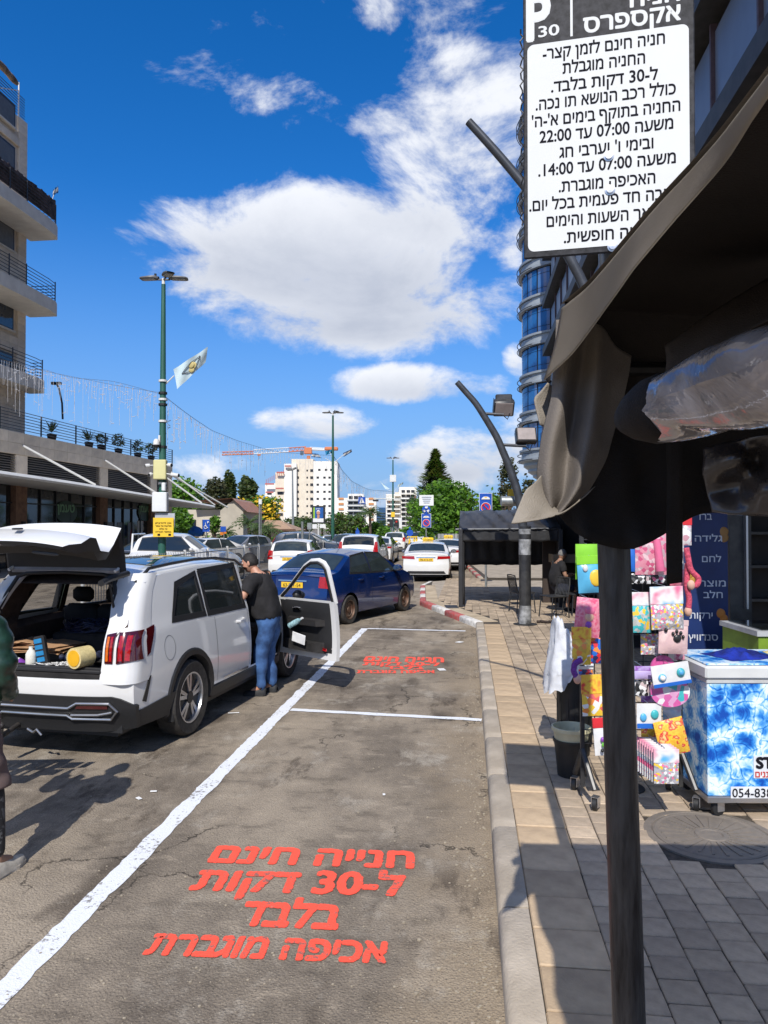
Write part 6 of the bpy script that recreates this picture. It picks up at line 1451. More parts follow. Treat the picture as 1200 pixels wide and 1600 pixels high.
MB().bbox(0, 1.5, 0, .60, .145, .90, .006).build('freezer_body', M_ICE, fz, world=False)
MB().bbox(-.003, 1.503, -.003, .603, .10, .143, .004).build('metal_base', M_ALLOY, fz, world=False)
MB().bbox(-.02, 1.52, -.025, .62, .915, 1.0, .012).build('lid', mat('lid_white', (.62, .63, .62), .35, nscale=5, var=.05), fz, 40, world=False)
MB().bbox(.0, 1.5, .01, .58, 1.002, 1.012, .003).build('lid_print', M_ICE, fz, world=False)
MB().bbox(-.006, 1.506, -.008, .606, .885, .913, .004).build('gasket', mat('gasket_grey', (.55, .56, .56), .5), fz, world=False)
def castor(par, x, y, r=.05, a=.3):
    Mx = Matrix.Translation((x, y, 0)) @ Matrix.Rotation(a, 4, 'Z')
    w = MB().lathe([(r, -.014), (r, .014), (r*.75, .017), (0, .017)], 20, axis='y', M=Mx @ Matrix.Translation((0, 0, r))).lathe([(0, -.017), (r*.75, -.017), (r, -.014)], 20, axis='y', M=Mx @ Matrix.Translation((0, 0, r))).build('castor_wheel', M_TRIM, par, 40, world=False)
    MB().box(-.02, .035, -.024, -.019, r*.6, r*2.1, M=Mx).box(-.02, .035, .019, .024, r*.6, r*2.1, M=Mx).box(-.02, .035, -.024, .024, r*2.1, r*2.1+.004, M=Mx).build('castor_fork', M_ALLOY, w, world=False)
    return w
for x, y in ((.09, .06), (.09, .54), (1.4, .06), (1.4, .54)): castor(fz, x, y, .048)
Mf = mroot(fz)
def ftext(nm, s, px0, px1, y, cap, mt, rtl=False, bold=.02, hf=.72):
    X0 = (px0-600)/FPX*4.86; X1 = (px1-600)/FPX*4.86; z = CAMZ-(y-820)/FPX*4.86
    text(nm, s, frame(C((X0+X1)/2, 4.862, z), C(1, 0)-C(0, 0), (0, 0, 1)), X1-X0, cap/FPX*4.86/hf, mt, fz, bold=bold, rtl=rtl)
MWP = mat('print_white', (.75, .77, .80), .5)
def fpanel(px0, px1, y0, y1):
    X0 = (px0-600)/FPX*4.86; X1 = (px1-600)/FPX*4.86; z0 = CAMZ-(y1-820)/FPX*4.86; z1 = CAMZ-(y0-820)/FPX*4.86
    quadbox(X0, X1, 4.8655, 4.868, z0, z1, 'print_strip', MWP, fz)
fpanel(1175, 1330, 1180, 1214); fpanel(1139, 1290, 1227, 1245)
ftext('letters', 'ST', 1178, 1206, 1198, 17, M_INK, bold=.05); ftext('red_words', 'גננים', 1177, 1203, 1212, 10, mat('print_red', (.6, .04, .03), .5), True); ftext('phone_number', '054-838', 1141, 1203, 1243, 14, M_INK, bold=.008)
def cloth_heap(name, label, cat, c_, sx, sy, h, mt, seed, rz=0):
    t = thing(name, label, cat, c_, rz); rows = []
    for i in range(15):
        rows.append([V(lerp(-sx, sx, j/16)*(1+.15*noise.noise(V(i*.3, seed, 0))), lerp(-sy, sy, i/14)*(1+.2*noise.noise(V(j*.3, seed, 4))), max(.002, h*(1-((j-8)/8)**2)*(1-((i-7)/7)**2)*(.6+.9*noise.noise(V(i*.45, j*.45, seed))+.35))) for j in range(17)])
    MB().grid(rows).build('cloth', mt, t, True, world=False); return t
cloth_heap('blue_cloth', 'crumpled royal blue cloth lying on the freezer lid', 'cloth', Mf @ Vector((.36, .30, 1.012)), .20, .16, .05, mat('royal_blue_cloth', (.008, .03, .36), .7, nscale=9, var=.4), 3, .4)
cloth_heap('yellow_cloth', 'small pale yellow cloth at the right of the freezer lid', 'cloth', Mf @ Vector((.68, .42, 1.012)), .08, .06, .02, mat('pale_yellow_cloth', (.70, .60, .25), .7), 8)
# ---- bin, bag, bucket
bc = C((896-600)/FPX*6.25, 6.25, ZP); t = thing('rubbish_bin', 'tall black rubbish bin lined with a white bag', 'bin', bc)
M_BIN = mat('black_plastic', (.018, .018, .019), .45, nscale=8, var=.3)
MB().lathe([(.125, 0), (.155, .74), (.165, .74), (.165, .76), (.15, .76), (.12, .02)], 28).build('bin_body', M_BIN, t, 40, world=False)
for k in range(12): MB().box(-.008, .008, .130, .146, .08, .70, M=Matrix.Rotation(k*math.pi/6, 4, 'Z')).build('rib', M_BIN, t, world=False)
t = thing('bin_bag', 'translucent white plastic bag draped over the black bin', 'bag', bc+Vector((0, 0, .5)))
M_BAG = mat('white_film', (.72, .74, .78), .35, nscale=7, var=.1, alpha=.93, bump=.4, bscale=22); rows = []
for i in range(33):
    v = i/32; row = []
    for j in range(65):
        a = 2*math.pi*j/64; lf = max(0, -math.cos(a-.25)); n = noise.noise(V(math.cos(a)*2, math.sin(a)*2, v*3))+1.1*noise.noise(V(math.cos(a)*5, math.sin(a)*5, v*7))+.6*noise.noise(V(math.cos(a)*11, math.sin(a)*11, v*16))
        if v < .35: r = .155+.02*v; z = .24+v*.35+lf*.30*min(1, v/.3)+.04*n
        else:
            w = (v-.35)/.65; r = .168+.02*math.sin(a*7)*w+lf*.09*w+.02*n; z = .24+.12+lf*.30*(1-w)-w*(.08+.26*lf+.05*n)
        row.append(V(r*math.cos(a), r*math.sin(a), z))
    rows.append(row)
MB().grid(rows).build('bag_film', M_BAG, t, True, world=False)
kc = C((891-600)/FPX*5.72, 5.72, ZP); t = thing('bucket', 'black tub with a cream bucket nested in it at the foot of the toy rack', 'bucket', kc)
MB().lathe([(.105, 0), (.13, .26), (.14, .26), (.14, .28), (.12, .28), (.10, .02)], 28).build('black_tub', M_BIN, t, 40, world=False)
MB().lathe([(.118, .22), (.136, .34), (.150, .345), (.150, .372), (.138, .375), (.13, .36), (.11, .22)], 32).build('cream_bucket', mat('cream_plastic', (.62, .58, .38), .45), t, 40, world=False)
# ---- toy rack
RD = 5.12
def RX(px, D=RD): return (px-600)/FPX*D
def RZ(py, D=RD): return CAMZ-(py-820)/FPX*D
rk = thing('toy_rack', 'black wire display rack on castors hung with toy packets', 'rack', C(RX(985), RD, ZP))
xl, xr = RX(912), RX(1066)
for x in (xl, xr):
    MB().bbox(-.014, .014, -.014, .014, .10, 2.05, .003, M=Matrix.Translation(C(x, RD+.06, ZP)) @ Matrix.Rotation(YAW, 4, 'Z')).build('upright', M_BPOST, rk)
    lg = MB().tube([C(x, RD+.06, ZP+.36), C(x+.04, RD-.10, ZP+.13)], .020, 8).build('leg', M_BPOST, rk)
    MB().tube([C(x, RD+.06, ZP+.36), C(x, RD+.26, ZP+.13)], .020, 8).build('leg', M_BPOST, rk)
for (x, d) in ((xl+.04, RD-.11), (xr+.04, RD-.11), (xl, RD+.28), (xr, RD+.28)):
    q = mroot(rk).inverted() @ C(x, d, ZP); w = castor(rk, q.x, q.y, .042, 1.1)
mb = MB()
for k in range(9): x = lerp(xl, xr, k/8); mb.tube([C(x, RD+.06, ZP+.38), C(x, RD+.06, ZP+2.0)], .004, 4)
for k in range(18): z = ZP+.40+k*.095; mb.tube([C(xl, RD+.06, z), C(xr, RD+.06, z)], .004, 4)
o = mb.build('wire_grid', M_BPOST, rk, kind='stuff')
def pal(name, cols, scale=60, kind='v', rough=.3):
    if name in MATS: return MATS[name]
    m = bpy.data.materials.new(name); m.use_nodes = True; t = m.node_tree; b = t.nodes['Principled BSDF']; b.inputs['Roughness'].default_value = rough; b.inputs['Coat Weight'].default_value = .4
    co = N(t, 'ShaderNodeTexCoord').outputs['Object']; vo = N(t, 'ShaderNodeTexVoronoi', i_Scale=float(scale)) if kind == 'v' else N(t, 'ShaderNodeTexNoise', i_Scale=float(scale), i_Detail=1.5)
    t.links.new(co, vo.inputs[0]); s_ = N(t, 'ShaderNodeSeparateColor'); t.links.new(vo.outputs['Color'], s_.inputs[0]); rp = N(t, 'ShaderNodeValToRGB'); t.links.new(s_.outputs[0] if kind == 'v' else vo.outputs[0], rp.inputs[0]); rp.color_ramp.interpolation = 'CONSTANT' if kind == 'v' else 'EASE'
    e = rp.color_ramp.elements; n = len(cols)
    while len(e) < n: e.new(.5)
    for i, c_ in enumerate(cols): e[i].position = (i/n) if kind == 'v' else .3+.4*i/(n-1); e[i].color = (*c_, 1)
    t.links.new(rp.outputs[0], b.inputs['Base Color'])
    bp = N(t, 'ShaderNodeBump', i_Strength=.5, i_Distance=.004); n3 = N(t, 'ShaderNodeTexNoise', i_Scale=55.0, i_Detail=3.0); t.links.new(co, n3.inputs[0]); t.links.new(n3.outputs[0], bp.inputs['Height']); t.links.new(bp.outputs[0], b.inputs['Normal'])
    MATS[name] = m; return m
SKY, PNK, WHT, YEL, RED_, TEAL, PUR, BLU, BLK, GRN, ORG = (.10, .42, .72), (.75, .16, .30), (.75, .75, .74), (.80, .52, .05), (.65, .03, .04), (.06, .45, .48), (.25, .06, .40), (.02, .14, .55), (.02, .02, .02), (.15, .5, .06), (.80, .25, .05)
def packet(label, box, D, body, header=None, bulge=.02, tilt=0, name='toy_packet', cat='toy', shape='rect', extra=None, hh=.25):
    x0, y0, x1, y1 = box; X0, X1, z0, z1 = RX(x0, D), RX(x1, D), RZ(y1, D), RZ(y0, D); w, h = X1-X0, z1-z0
    t = thing(name, label, cat, C((X0+X1)/2, D, z0), YAW)
    Mt = Matrix.Translation((0, 0, h/2)) @ Matrix.Rotation(tilt, 4, 'Y')
    hz = h/2-h*hh if header else h/2
    def outline(k, n=20):
        if shape == 'round': a = 2*math.pi*k/n; return (w/2*math.cos(a), h/2*math.sin(a))
    if shape == 'round':
        MB().lathe([(0, -bulge), (.85, -bulge), (1.0, -bulge*.4), (1.0, bulge*.6), (0, bulge)], 28, M=Mt @ Matrix.Rotation(math.pi/2, 4, 'X') @ Matrix.Scale(-1, 4, (0, 0, 1)) @ Matrix.Diagonal((w/2, h/2, -1, 1))).build('packet_body', body, t, 40, world=False)
    else:
        rows = [[V(lerp(-w/2, w/2, i/8), -bulge*math.sin(math.pi*i/8)**.6*math.sin(math.pi*j/8)**.6*(1+.25*noise.noise(V(i*.9, j*.9, x0)))-.003, lerp(-h/2, hz, j/8)) for i in range(9)] for j in range(9)]
        bk = [[V(p.x, .004, p.z) for p in r] for r in rows]
        mb = MB().grid(rows).grid(bk, flip=True); 
        for a_, b_ in (([r[0] for r in rows], [r[0] for r in bk]), ([r[-1] for r in bk], [r[-1] for r in rows]), (rows[-1], bk[-1]), (bk[0], rows[0])): mb.grid([a_, b_], flip=True)
        for i, p in enumerate(mb.v): mb.v[i] = Mt @ p
        mb.build('packet_body', body, t, 60, world=False)
        if header: MB().bbox(-w/2-.003, w/2+.003, -.008, .006, hz-.004, h/2, .002, M=Mt).build('header_card', header, t, world=False)
    if extra: extra(t, Mt, w, h)
    MB().tube([(0, .0, h/2 if header else h/2-.002), (0, .03, h), (0, RD+.06-D if RD+.06 > D else .02, h+.005)], .0025, 4, M=Matrix()).build('hook', M_ALLOY, t, world=False)
    return t
def hd(nm, cols=(SKY, WHT, PNK)): return pal(nm, cols, 9, 'n')
M_HD1 = hd('header_sky_pink'); M_CLR = pal('clear_bits', ((.45, .42, .42), WHT, PNK, (.4, .4, .45), YEL, (.3, .3, .32)), 70); M_TEALB = pal('teal_rings', ((.4, .42, .4), TEAL, (.5, .52, .5), TEAL, YEL), 45)
M_PBTL = pal('pink_glitter', ((.65, .25, .32), (.7, .5, .52), (.55, .1, .2), (.5, .35, .38)), 40)
def blob(nm, mt, u, v, ru, rv, d=.03):
    return lambda t, Mt, w, h: MB().ball((u*w/2, -d, v*h/2), (ru*w/2, .012, rv*h/2), 16, 8, M=Mt).build(nm, mt, t, True, world=False)
def multi(*fs): return lambda *a: [f(*a) for f in fs]
PY, PBL, PPK, PWH, PBK, PTL, PSK = (mat('toy_'+n_, c_, .35) for n_, c_ in (('yellow', YEL), ('blue', BLU), ('pink', PNK), ('white', WHT), ('black', BLK), ('teal', TEAL), ('skin', (.70, .42, .30))))
packet('blue inflatable toy packet with yellow disc picture, top left of the rack', (902, 868, 942, 926), 5.0, mat('pool_blue', (.10, .42, .66), .3), mat('lime_hanger', (.25, .62, .04), .4), .03, R(-3), extra=multi(blob('yellow_disc', PY, .35, -.2, .55, .45, .028), blob('white_drop', PWH, -.45, .35, .2, .2, .028)), hh=.22)
packet('lime green packet edge behind the blue inflatable toy packet', (899, 850, 938, 905), 5.06, mat('lime_hanger', (.25, .62, .04), .4), None, .01)
packet('pink bag with a printed red haired baby doll, left edge of the rack', (898, 934, 938, 995), 4.98, pal('doll_pink', ((.62, .08, .16), (.70, .25, .32), (.65, .12, .22)), 30, 'n'), None, .03, R(6), extra=multi(blob('doll_face', PSK, 0, .05, .36, .24, .03), blob('doll_hair', PPK, 0, .36, .40, .22, .03), blob('doll_dress', mat('toy_purple', PUR, .4), 0, -.35, .25, .2, .03)))
packet('yellow and orange card of small bottles on the outer left hooks', (893, 979, 922, 1038), 4.95, pal('yellow_bottles', (YEL, (.72, .45, .04), ORG, WHT, (.6, .35, .05)), 34), pal('orange_print', (ORG, YEL, RED_), 20, 'n'), .012, hh=.3)
packet('dark blue bag with coloured sweets behind the post', (920, 996, 942, 1036), 5.04, pal('navy_sweets', ((.02, .05, .2), RED_, BLU, (.02, .03, .1), ORG), 38), None, .02)
packet('yellow double card of toy figures at mid height left of the post', (908, 1053, 944, 1117), 4.98, pal('yellow_card', (YEL, WHT, ORG, YEL, (.65, .1, .1)), 28), pal('orange_print', (ORG, YEL, RED_), 20, 'n'), .01, R(-2), hh=.45)
packet('red and white blister card with purple and green beads, low on the left', (926, 1120, 948, 1178), 4.98, PWH, mat('toy_red', RED_, .4), .008, R(-4), extra=multi(blob('bead', MATS['toy_purple'], .1, -.1, .35, .14), blob('bead', mat('toy_green', GRN, .4), .2, -.38, .35, .14), blob('bead', PBK, -.1, -.68, .25, .1)))
packet('clear bag of teal hair rings with sky blue header right of the post', (984, 925, 1016, 988), 4.98, M_TEALB, M_HD1, .02, hh=.32)
packet('clear bag of pastel beads with sky blue and pink header, centre of the rack', (1016, 916, 1066, 983), 4.93, M_CLR, M_HD1, .025, R(-2), hh=.40)
packet('bag of plush paws, pale pink with black pads, right edge of the rack', (1028, 968, 1073, 1021), 4.95, pal('plush_pink', ((.70, .48, .46), (.62, .42, .42), (.74, .55, .52)), 12, 'n', .8), mat('toy_palepink', (.72, .52, .52), .5), .03, R(2), extra=multi(blob('paw_pad', PBK, .15, -.05, .28, .24, .035), blob('paw_toe', PBK, -.15, .22, .11, .12, .035), blob('paw_toe', PBK, .1, .36, .11, .12, .035), blob('paw_toe', PBK, .38, .28, .11, .12, .035), blob('paw_toe', PBK, .55, .05, .1, .12, .035), blob('paw_toe', PBK, -.62, .42, .12, .14, .03)), hh=.15)
packet('cellophane bag with pink toy baby bottle, upper middle', (992, 832, 1044, 898), 4.95, M_PBTL, None, .03, extra=multi(lambda t, Mt, w, h: MB().tube([(.02, -.035, h*.35), (.045, -.035, -h*.4)], [.024, .030], 12, M=Mt).build('toy_bottle', PPK, t, 40, world=False)))
packet('cellophane bag with white and pink bear behind the bottle bag', (1032, 806, 1068, 880), 5.0, pal('cello_white', ((.62, .58, .58), WHT, (.55, .3, .35), (.5, .48, .5)), 30), None, .03)
packet('red and white hanging bag beside the pink plush monkey', (1066, 806, 1080, 852), 5.0, pal('cello_white', ((.62, .58, .58), WHT), 30), mat('toy_red', RED_, .4), .02, hh=.3)
packet('royal blue strip packet just right of the post, near the top', (982, 858, 993, 893), 4.96, PBL, None, .01)
packet('bag of black and white plush shoes under the pink bottle bag', (986, 896, 1016, 912), 4.97, pal('bw_bits', (BLK, WHT, (.1, .1, .1), (.5, .4, .4)), 46), None, .015)
packet('bag of black ribbons and pink bows beside the plush shoes', (1018, 893, 1048, 911), 4.99, pal('bw_pink_bits', (BLK, WHT, PNK, BLK), 46), None, .015)
packet('round pink plastic case hanging low on the right of the rack', (1014, 1056, 1075, 1103), 4.95, pal('pink_case', ((.65, .12, .35), (.68, .35, .55), WHT, (.62, .14, .38), TEAL), 24), None, .022, shape='round')
packet('dark pink round lid showing above the white dial box', (1014, 1023, 1054, 1068), 5.03, pal('pink_case2', ((.55, .06, .25), (.6, .1, .3), (.4, .05, .2)), 18, 'n'), None, .02, shape='round')
packet('white box with two blue dial rings, tilted, in front of the round pink cases', (1017, 1036, 1076, 1070), 4.88, PWH, None, .006, R(-9), extra=multi(blob('dial_ring', PTL, .5, .1, .22, .42, .014), blob('dial_face', mat('dial_sky', SKY, .3), .5, .1, .14, .27, .022), blob('dial_ring', mat('dial_sky', SKY, .3), -.5, -.15, .22, .36, .012), blob('dial_face', PWH, -.5, -.15, .15, .25, .022), lambda t, Mt, w, h: MB().box(-w/2, w/2, -.012, -.009, -h/2, -h*.34, M=Mt).build('blue_strip', PBL, t, world=False)))
packet('lilac box with small pictures, right of the post at mid height', (989, 1040, 1016, 1060), 4.97, mat('toy_lilac', (.50, .40, .68), .4), pal('lilac_print', (PUR, (.5, .4, .68)), 30, 'n'), .01, hh=.3)
packet('black and white patterned packet under the lilac box', (990, 1061, 1015, 1086), 4.99, pal('bw_bits', (BLK, WHT, (.1, .1, .1), (.5, .4, .4)), 46), None, .012)
packet('blue and white swimming goggles card, lower centre', (993, 1098, 1031, 1136), 4.95, PWH, None, .006, extra=multi(blob('goggle_lens', PTL, .42, .15, .33, .38, .014), blob('goggle_lens', mat('dial_sky', SKY, .3), -.5, -.1, .28, .34, .012), lambda t, Mt, w, h: MB().box(-w/2, w/2, -.012, -.009, -h/2, -h*.3, M=Mt).build('blue_strip', PBL, t, world=False)))
packet('yellow star shaped sweet bag with red corners, low on the right', (1024, 1122, 1070, 1178), 4.92, pal('yellow_bag', (YEL, (.75, .4, .04), YEL, RED_, (.7, .55, .2)), 26, 'n'), None, .03, R(-14))
for q, (bx, lb, m_) in enumerate([((1046, 880, 1070, 915), 'small pale pink packet hung behind the centre bead bag', 'doll_pink'), ((1000, 990, 1028, 1022), 'small clear packet of pastel bits under the teal rings', 'clear_bits'), ((903, 1040, 925, 1056), 'tiny blue packet between the two yellow cards', 'navy_sweets'), ((1000, 1076, 1022, 1096), 'small lilac packet tucked by the goggles card', 'lilac_print'), ((1034, 1100, 1062, 1124), 'small white and pink packet under the round case', 'header_sky_pink'), ((1000, 1134, 1026, 1152), 'little yellow packet above the fanned bags', 'yellow_bag'), ((1052, 990, 1068, 1030), 'narrow pink packet at the right upright', 'pink_glitter')]):
    packet(lb, bx, 5.08, MATS[m_], None if q % 2 else PWH, .015)
for k in range(8):
    packet('flat toy bag with sky blue header, %s of eight fanned at the rack foot' % ['rearmost', 'second', 'third', 'fourth', 'fifth', 'sixth', 'seventh', 'front'][k], (994+k*3.6, 1150+k*2.6, 1030+k*3.9, 1203+k*2.7), 5.06-k*.045, M_CLR if k == 7 else pal('stack_edge', (WHT, PNK, (.5, .6, .7), YEL), 40), M_HD1, .008, hh=.38)['group'] = 'flat toy bags fanned at the foot of the rack'
def plush(label, pts, D, col, hc):
    p = [C(RX(x, D), D, RZ(y, D)) for x, y in pts]; t = thing('plush_monkey', label, 'plush toy', p[-1])
    m = mat('plush_'+label[:6].strip().replace(' ', '_'), col, .95, nscale=70, var=.25, bump=.6)
    MB().tube(smooth_pts(p, 20), .019, 10).build('long_arm', m, t, True); q = p[-1]; MB().ball(q, (.026, .026, .034), 10, 8).build('hand', mat('plush_skin', hc, .9), t, True)
plush('pink long limbed plush toy hanging down beside the blue banner', [(1072, 856), (1078, 890), (1092, 905), (1088, 915), (1079, 914)], 4.95, (.72, .10, .17), (.70, .42, .32)); plush('coral plush leg dangling straight below the pink plush toy', [(1074, 880), (1072, 915), (1076, 935), (1074, 955)], 4.98, (.72, .10, .17), (.72, .12, .2))
plush('purple plush arm poking out at the left of the rack', [(908, 1030), (897, 1036), (895, 1048), (901, 1060)], 4.92, (.20, .05, .33), (.60, .38, .35))
# ================================================================== LEFT: STONE BUILDINGS
random.seed(99)
M_STONE = vary(mat('pale_limestone', (.78, .66, .51), .85, nscale=2.5, col2=(.66, .55, .43), bump=.3, bscale=30), .10)
M_STONE2 = mat('joint_mortar', (.36, .31, .25), .9); M_CONC = mat('rendered_concrete', (.70, .65, .57), .85, nscale=2, col2=(.60, .55, .48)); M_ALU = mat('dark_aluminium', (.035, .036, .040), .45, .3); M_WMET = mat('white_metal', (.66, .66, .64), .45, nscale=4, var=.05)
M_SHOPG = mat('shop_glass', (.045, .05, .055), .06, nscale=.5, var=.3, spec=.7); M_ROOMG = mat('room_glass', (.03, .045, .07), .06, nscale=1, var=.3, spec=.7); M_ROOMG.node_tree
def wbox(x0, x1, y0, y1, z0, z1, name, mt, par, kind=None, b=0):
    m_ = MB(); (m_.bbox(x0, x1, y0, y1, z0, z1, b) if b else m_.box(x0, x1, y0, y1, z0, z1)); return m_.build(name, mt, par, kind=kind)
def yat(px, x):   # distance along the road where the vertical plane x is seen at px
    u = (px-600)/FPX; D = x/(u*math.cos(YAW)-math.sin(YAW)); return u*D*math.sin(YAW)+D*math.cos(YAW), D
sw = MB().prism([(-30, -6), (-15.6, -6), (-15.6, 52), (-14.6, 60), (-14.6, 140), (-60, 140), (-60, 60), (-30, 56)], -.01, .12).build('pavement', mat('far_pavement', (.36, .32, .27), .9, nscale=1.5, var=.2), base=(0, 0, 0)); struct(sw)
# shopping podium
pd = thing('shop_building', 'long low stone shop building with louvres, white canopy and plants along its roof', 'building', (-20, 34, .12))
X = -20.0; yb = [yat(p, X)[0] for p in (33, 162, 240)]; ye = yat(268, X)[0]
wbox(X-12, X-.35, 8, ye, .12, 6.2, 'wall_core', M_STONE2, pd)
pitch = yb[1]-yb[0]; cols_ = [yb[0]-2*pitch, yb[0]-pitch]+yb
for y in cols_: wbox(X-.3, X+.02, y-.42, y+.42, 4.0, 5.18, 'pillar', M_STONE, pd); wbox(X-.3, X+.02, y-.42, y+.42, .12, 3.99, 'pillar', mat('brown_stone', (.30, .17, .11), .8, nscale=3, var=.2), pd); MB().lathe([(.10, 0), (.10, .3), (0, .3)], 12, M=Matrix.Translation((X+.12, y, 1.9))).build('wall_lamp', M_ALU, pd)
wbox(X-.3, X+.02, ye-.5, ye, .12, 5.18, 'pillar', M_STONE, pd)
bandp = meshdata(MB().bbox(-.1, .0, .005, 1.19, .004, .496, .006), 'stone_block', M_STONE)
n = int((ye-12)/1.2)
for r in range(2):
    for i in range(n): shared('stone_block', bandp, pd, (X+.05-pd.location.x, ye-(i+1)*1.2+(.0 if r else 0)-pd.location.y, 5.19+r*.5-pd.location.z))
wbox(X-.3, X-.055, 12, ye, 5.19, 6.19, 'parapet_core', M_STONE2, pd)
for a, b in zip(cols_[:-1]+[cols_[-1]], cols_[1:]+[ye]):
    if b-a < 1.5: continue
    wbox(X-.34, X-.25, a+.42, b-.42, 4.0, 5.19, 'louvre_back', M_ALU, pd)
    sl = meshdata(MB().add([(-.20, 0, .0), (-.03, 0, -.045), (-.03, 1, -.045), (-.20, 1, 0), (-.20, 0, .02), (-.03, 0, -.025), (-.03, 1, -.025), (-.20, 1, .02)], [(0, 3, 2, 1), (4, 5, 6, 7), (0, 1, 5, 4), (1, 2, 6, 5), (2, 3, 7, 6), (3, 0, 4, 7)]), 'louvre_slat', mat('louvre_bronze', (.30, .26, .22), .55, .2))
    for k in range(11): shared('louvre_slat', sl, pd, (X-pd.location.x, a+.42-pd.location.y, 4.06+k*.107-pd.location.z), scale=(1, b-a-.84, 1))
    np_ = 5; w = (b-a-.84)/np_
    for k in range(np_):
        y0 = a+.42+k*w
        g = wbox(X-.30, X-.22, y0+.03, y0+w-.03, .15, 3.0, 'shop_pane', M_SHOPG, pd); wbox(X-.30, X-.22, y0+.03, y0+w-.03, 3.06, 3.85, 'shop_pane', M_SHOPG, pd)
        wbox(X-.24, X-.14, y0-.03, y0+.03, .12, 3.98, 'mullion', M_ALU, pd)
    wbox(X-.24, X-.14, a+.45, b-.45, 3.0, 3.06, 'transom', M_ALU, pd)
def wallpic(px, py, w, h, name, mt, off=.0, parent=pd):
    y, D = yat(px, X-.2); z = CAMZ+(820-py)/FPX*D; return MB().prism([(w/2*math.cos(a), h/2*math.sin(a)) for a in [2*math.pi*k/20 for k in range(20)]], -.02+off, .03+off, axis='x', M=Matrix.Translation((X-.18, y, z))).build(name, mt, parent)
M_SIGNG = mat('shop_sign_green', (.008, .045, .022), .5)
for px in (103, 226):
    s_ = wallpic(px, 800, 2.0, 1.15, 'shop_sign', M_SIGNG); y, D = yat(px, X-.15); text('sign_letters', 'טעמן', frame((X-.14, y, CAMZ+(820-800)/FPX*D), (0, 1, 0), (0, 0, 1)), 1.6, .6, mat('sign_pale_green', (.20, .40, .22), .6), s_, bold=.03)
for px, c_ in ((174, (.10, .06, .05)), (189, (.05, .13, .07)), (205, (.35, .06, .05))):
    y, D = yat(px, X-.2); p_ = wbox(X-.215, X-.20, y-.42, y+.42, .5, 2.2, 'window_poster', mat('poster_grey', (.20, .22, .25), .5), pd); MB().ball((X-.19, y, 1.35), (.01, .14, .45), 8, 8).ball((X-.19, y+.1, 1.1), (.01, .12, .25), 8, 6).build('printed_figure', mat('fig_%d' % px, c_, .5), p_)
for px, c0 in ((219, (.60, .60, .58)),): y, D = yat(px, X-.2); p_ = wbox(X-.215, X-.20, y-.35, y+.35, 1.0, 2.3, 'window_poster', mat('poster_white', c0, .5), pd); wbox(X-.215, X-.20, y-.35, y+.35, .5, .99, 'window_poster', mat('poster_yellow', (.6, .4, .05), .5), pd)
# canopy and struts
rows = []; y0c, y1c = 14, yat(340, -16.8)[0]
for i in range(31):
    y = lerp(y0c, y1c, i/30); ze_ = pw([(14, 4.05), (30, 3.72), (50, 3.10), (56, 2.95)], y); xo = -16.8-(.0 if i < 28 else (i-27)*.05)
    rows.append([(X-.1, y, ze_+.30), (X+1.2, y, ze_+.34), (xo-.5, y, ze_+.26), (xo-.12, y, ze_+.20), (xo, y, ze_+.08), (xo-.05, y, ze_), (xo-.5, y, ze_-.02), (X-.1, y, ze_+.10)])
mb = MB().grid(rows, flip=True); k = len(rows[0]); mb.f += [tuple(range(k))[::-1], tuple(range(30*k, 31*k))]; mb.m += [0, 0]
mb.build('canopy', M_WMET, pd, 40)
for y in [yb[0]-pitch]+yb+[ye-.3]: MB().tube([(X+.05, y, 5.62), (-17.6, y+2.1, pw([(14, 4.05), (30, 3.72), (50, 3.10), (56, 2.95)], y)+.26)], .055, 10).build('canopy_strut', M_WMET, pd, 40)
MB().tube([(X+.05, ye-.1, 5.4), (-17.2, ye+3.4, 3.3)], .055, 10).build('canopy_strut', M_WMET, pd, 40)
for k in range(12):
    y = 14+k*(ye-14)/11; wbox(X+.0, X+.05, y-.03, y+.03, 6.2, 7.15, 'railing_post', M_ALU, pd)
for k in range(7): MB().tube([(X+.025, 12, 6.32+k*.135), (X+.025, ye, 6.32+k*.135)], .018, 5).build('railing_bar', M_ALU, pd)
# tall stone block of flats
TX = -22.0; ty, tD = yat(38, TX); tw = thing('apartment_tower', 'tall pale stone block of flats with long balconies at the left edge', 'building', (TX, ty-5, 0))
wbox(TX-14, TX-.12, ty-26, ty, 0, 22.3, 'wall', M_STONE, tw)
blk = meshdata(MB().bbox(-.12, .0, .004, .655, .004, .376, .008), 'stone_block', M_STONE)
def pz(py, D=tD): return CAMZ+(820-py)/FPX*D
wz = [(pz(212), pz(178)), (pz(277), pz(243)), (pz(402), pz(368)), (pz(524), pz(490)), (pz(585), pz(562))]
wy0, wy1 = ty-3.1, ty-.95
for r in range(42):
    for c_ in range(7):
        y = ty-(c_+1)*.66+(.0 if r % 2 else .0); z = 6.3+r*.38
        if any(z+.36 > a and z < b for a, b in wz) and y+.64 > wy0 and y < wy1: continue
        shared('stone_block', blk, tw, (0, y-tw.location.y, z))
for i, (a, b) in enumerate(wz):
    f = wbox(TX-.10, TX-.04, wy0+.02, wy1, a, b+.06, 'window', M_ALU, tw); wbox(TX-.06, TX-.03, wy0+.08, wy1-.10, a+.08, b-.04, 'pane', M_ROOMG if i > 2 else mat('shutter_grey', (.14, .14, .14), .6), f); wbox(TX-.12, TX+.06, wy0-.05, wy1+.05, a-.08, a-.001, 'window_sill', M_CONC, f)
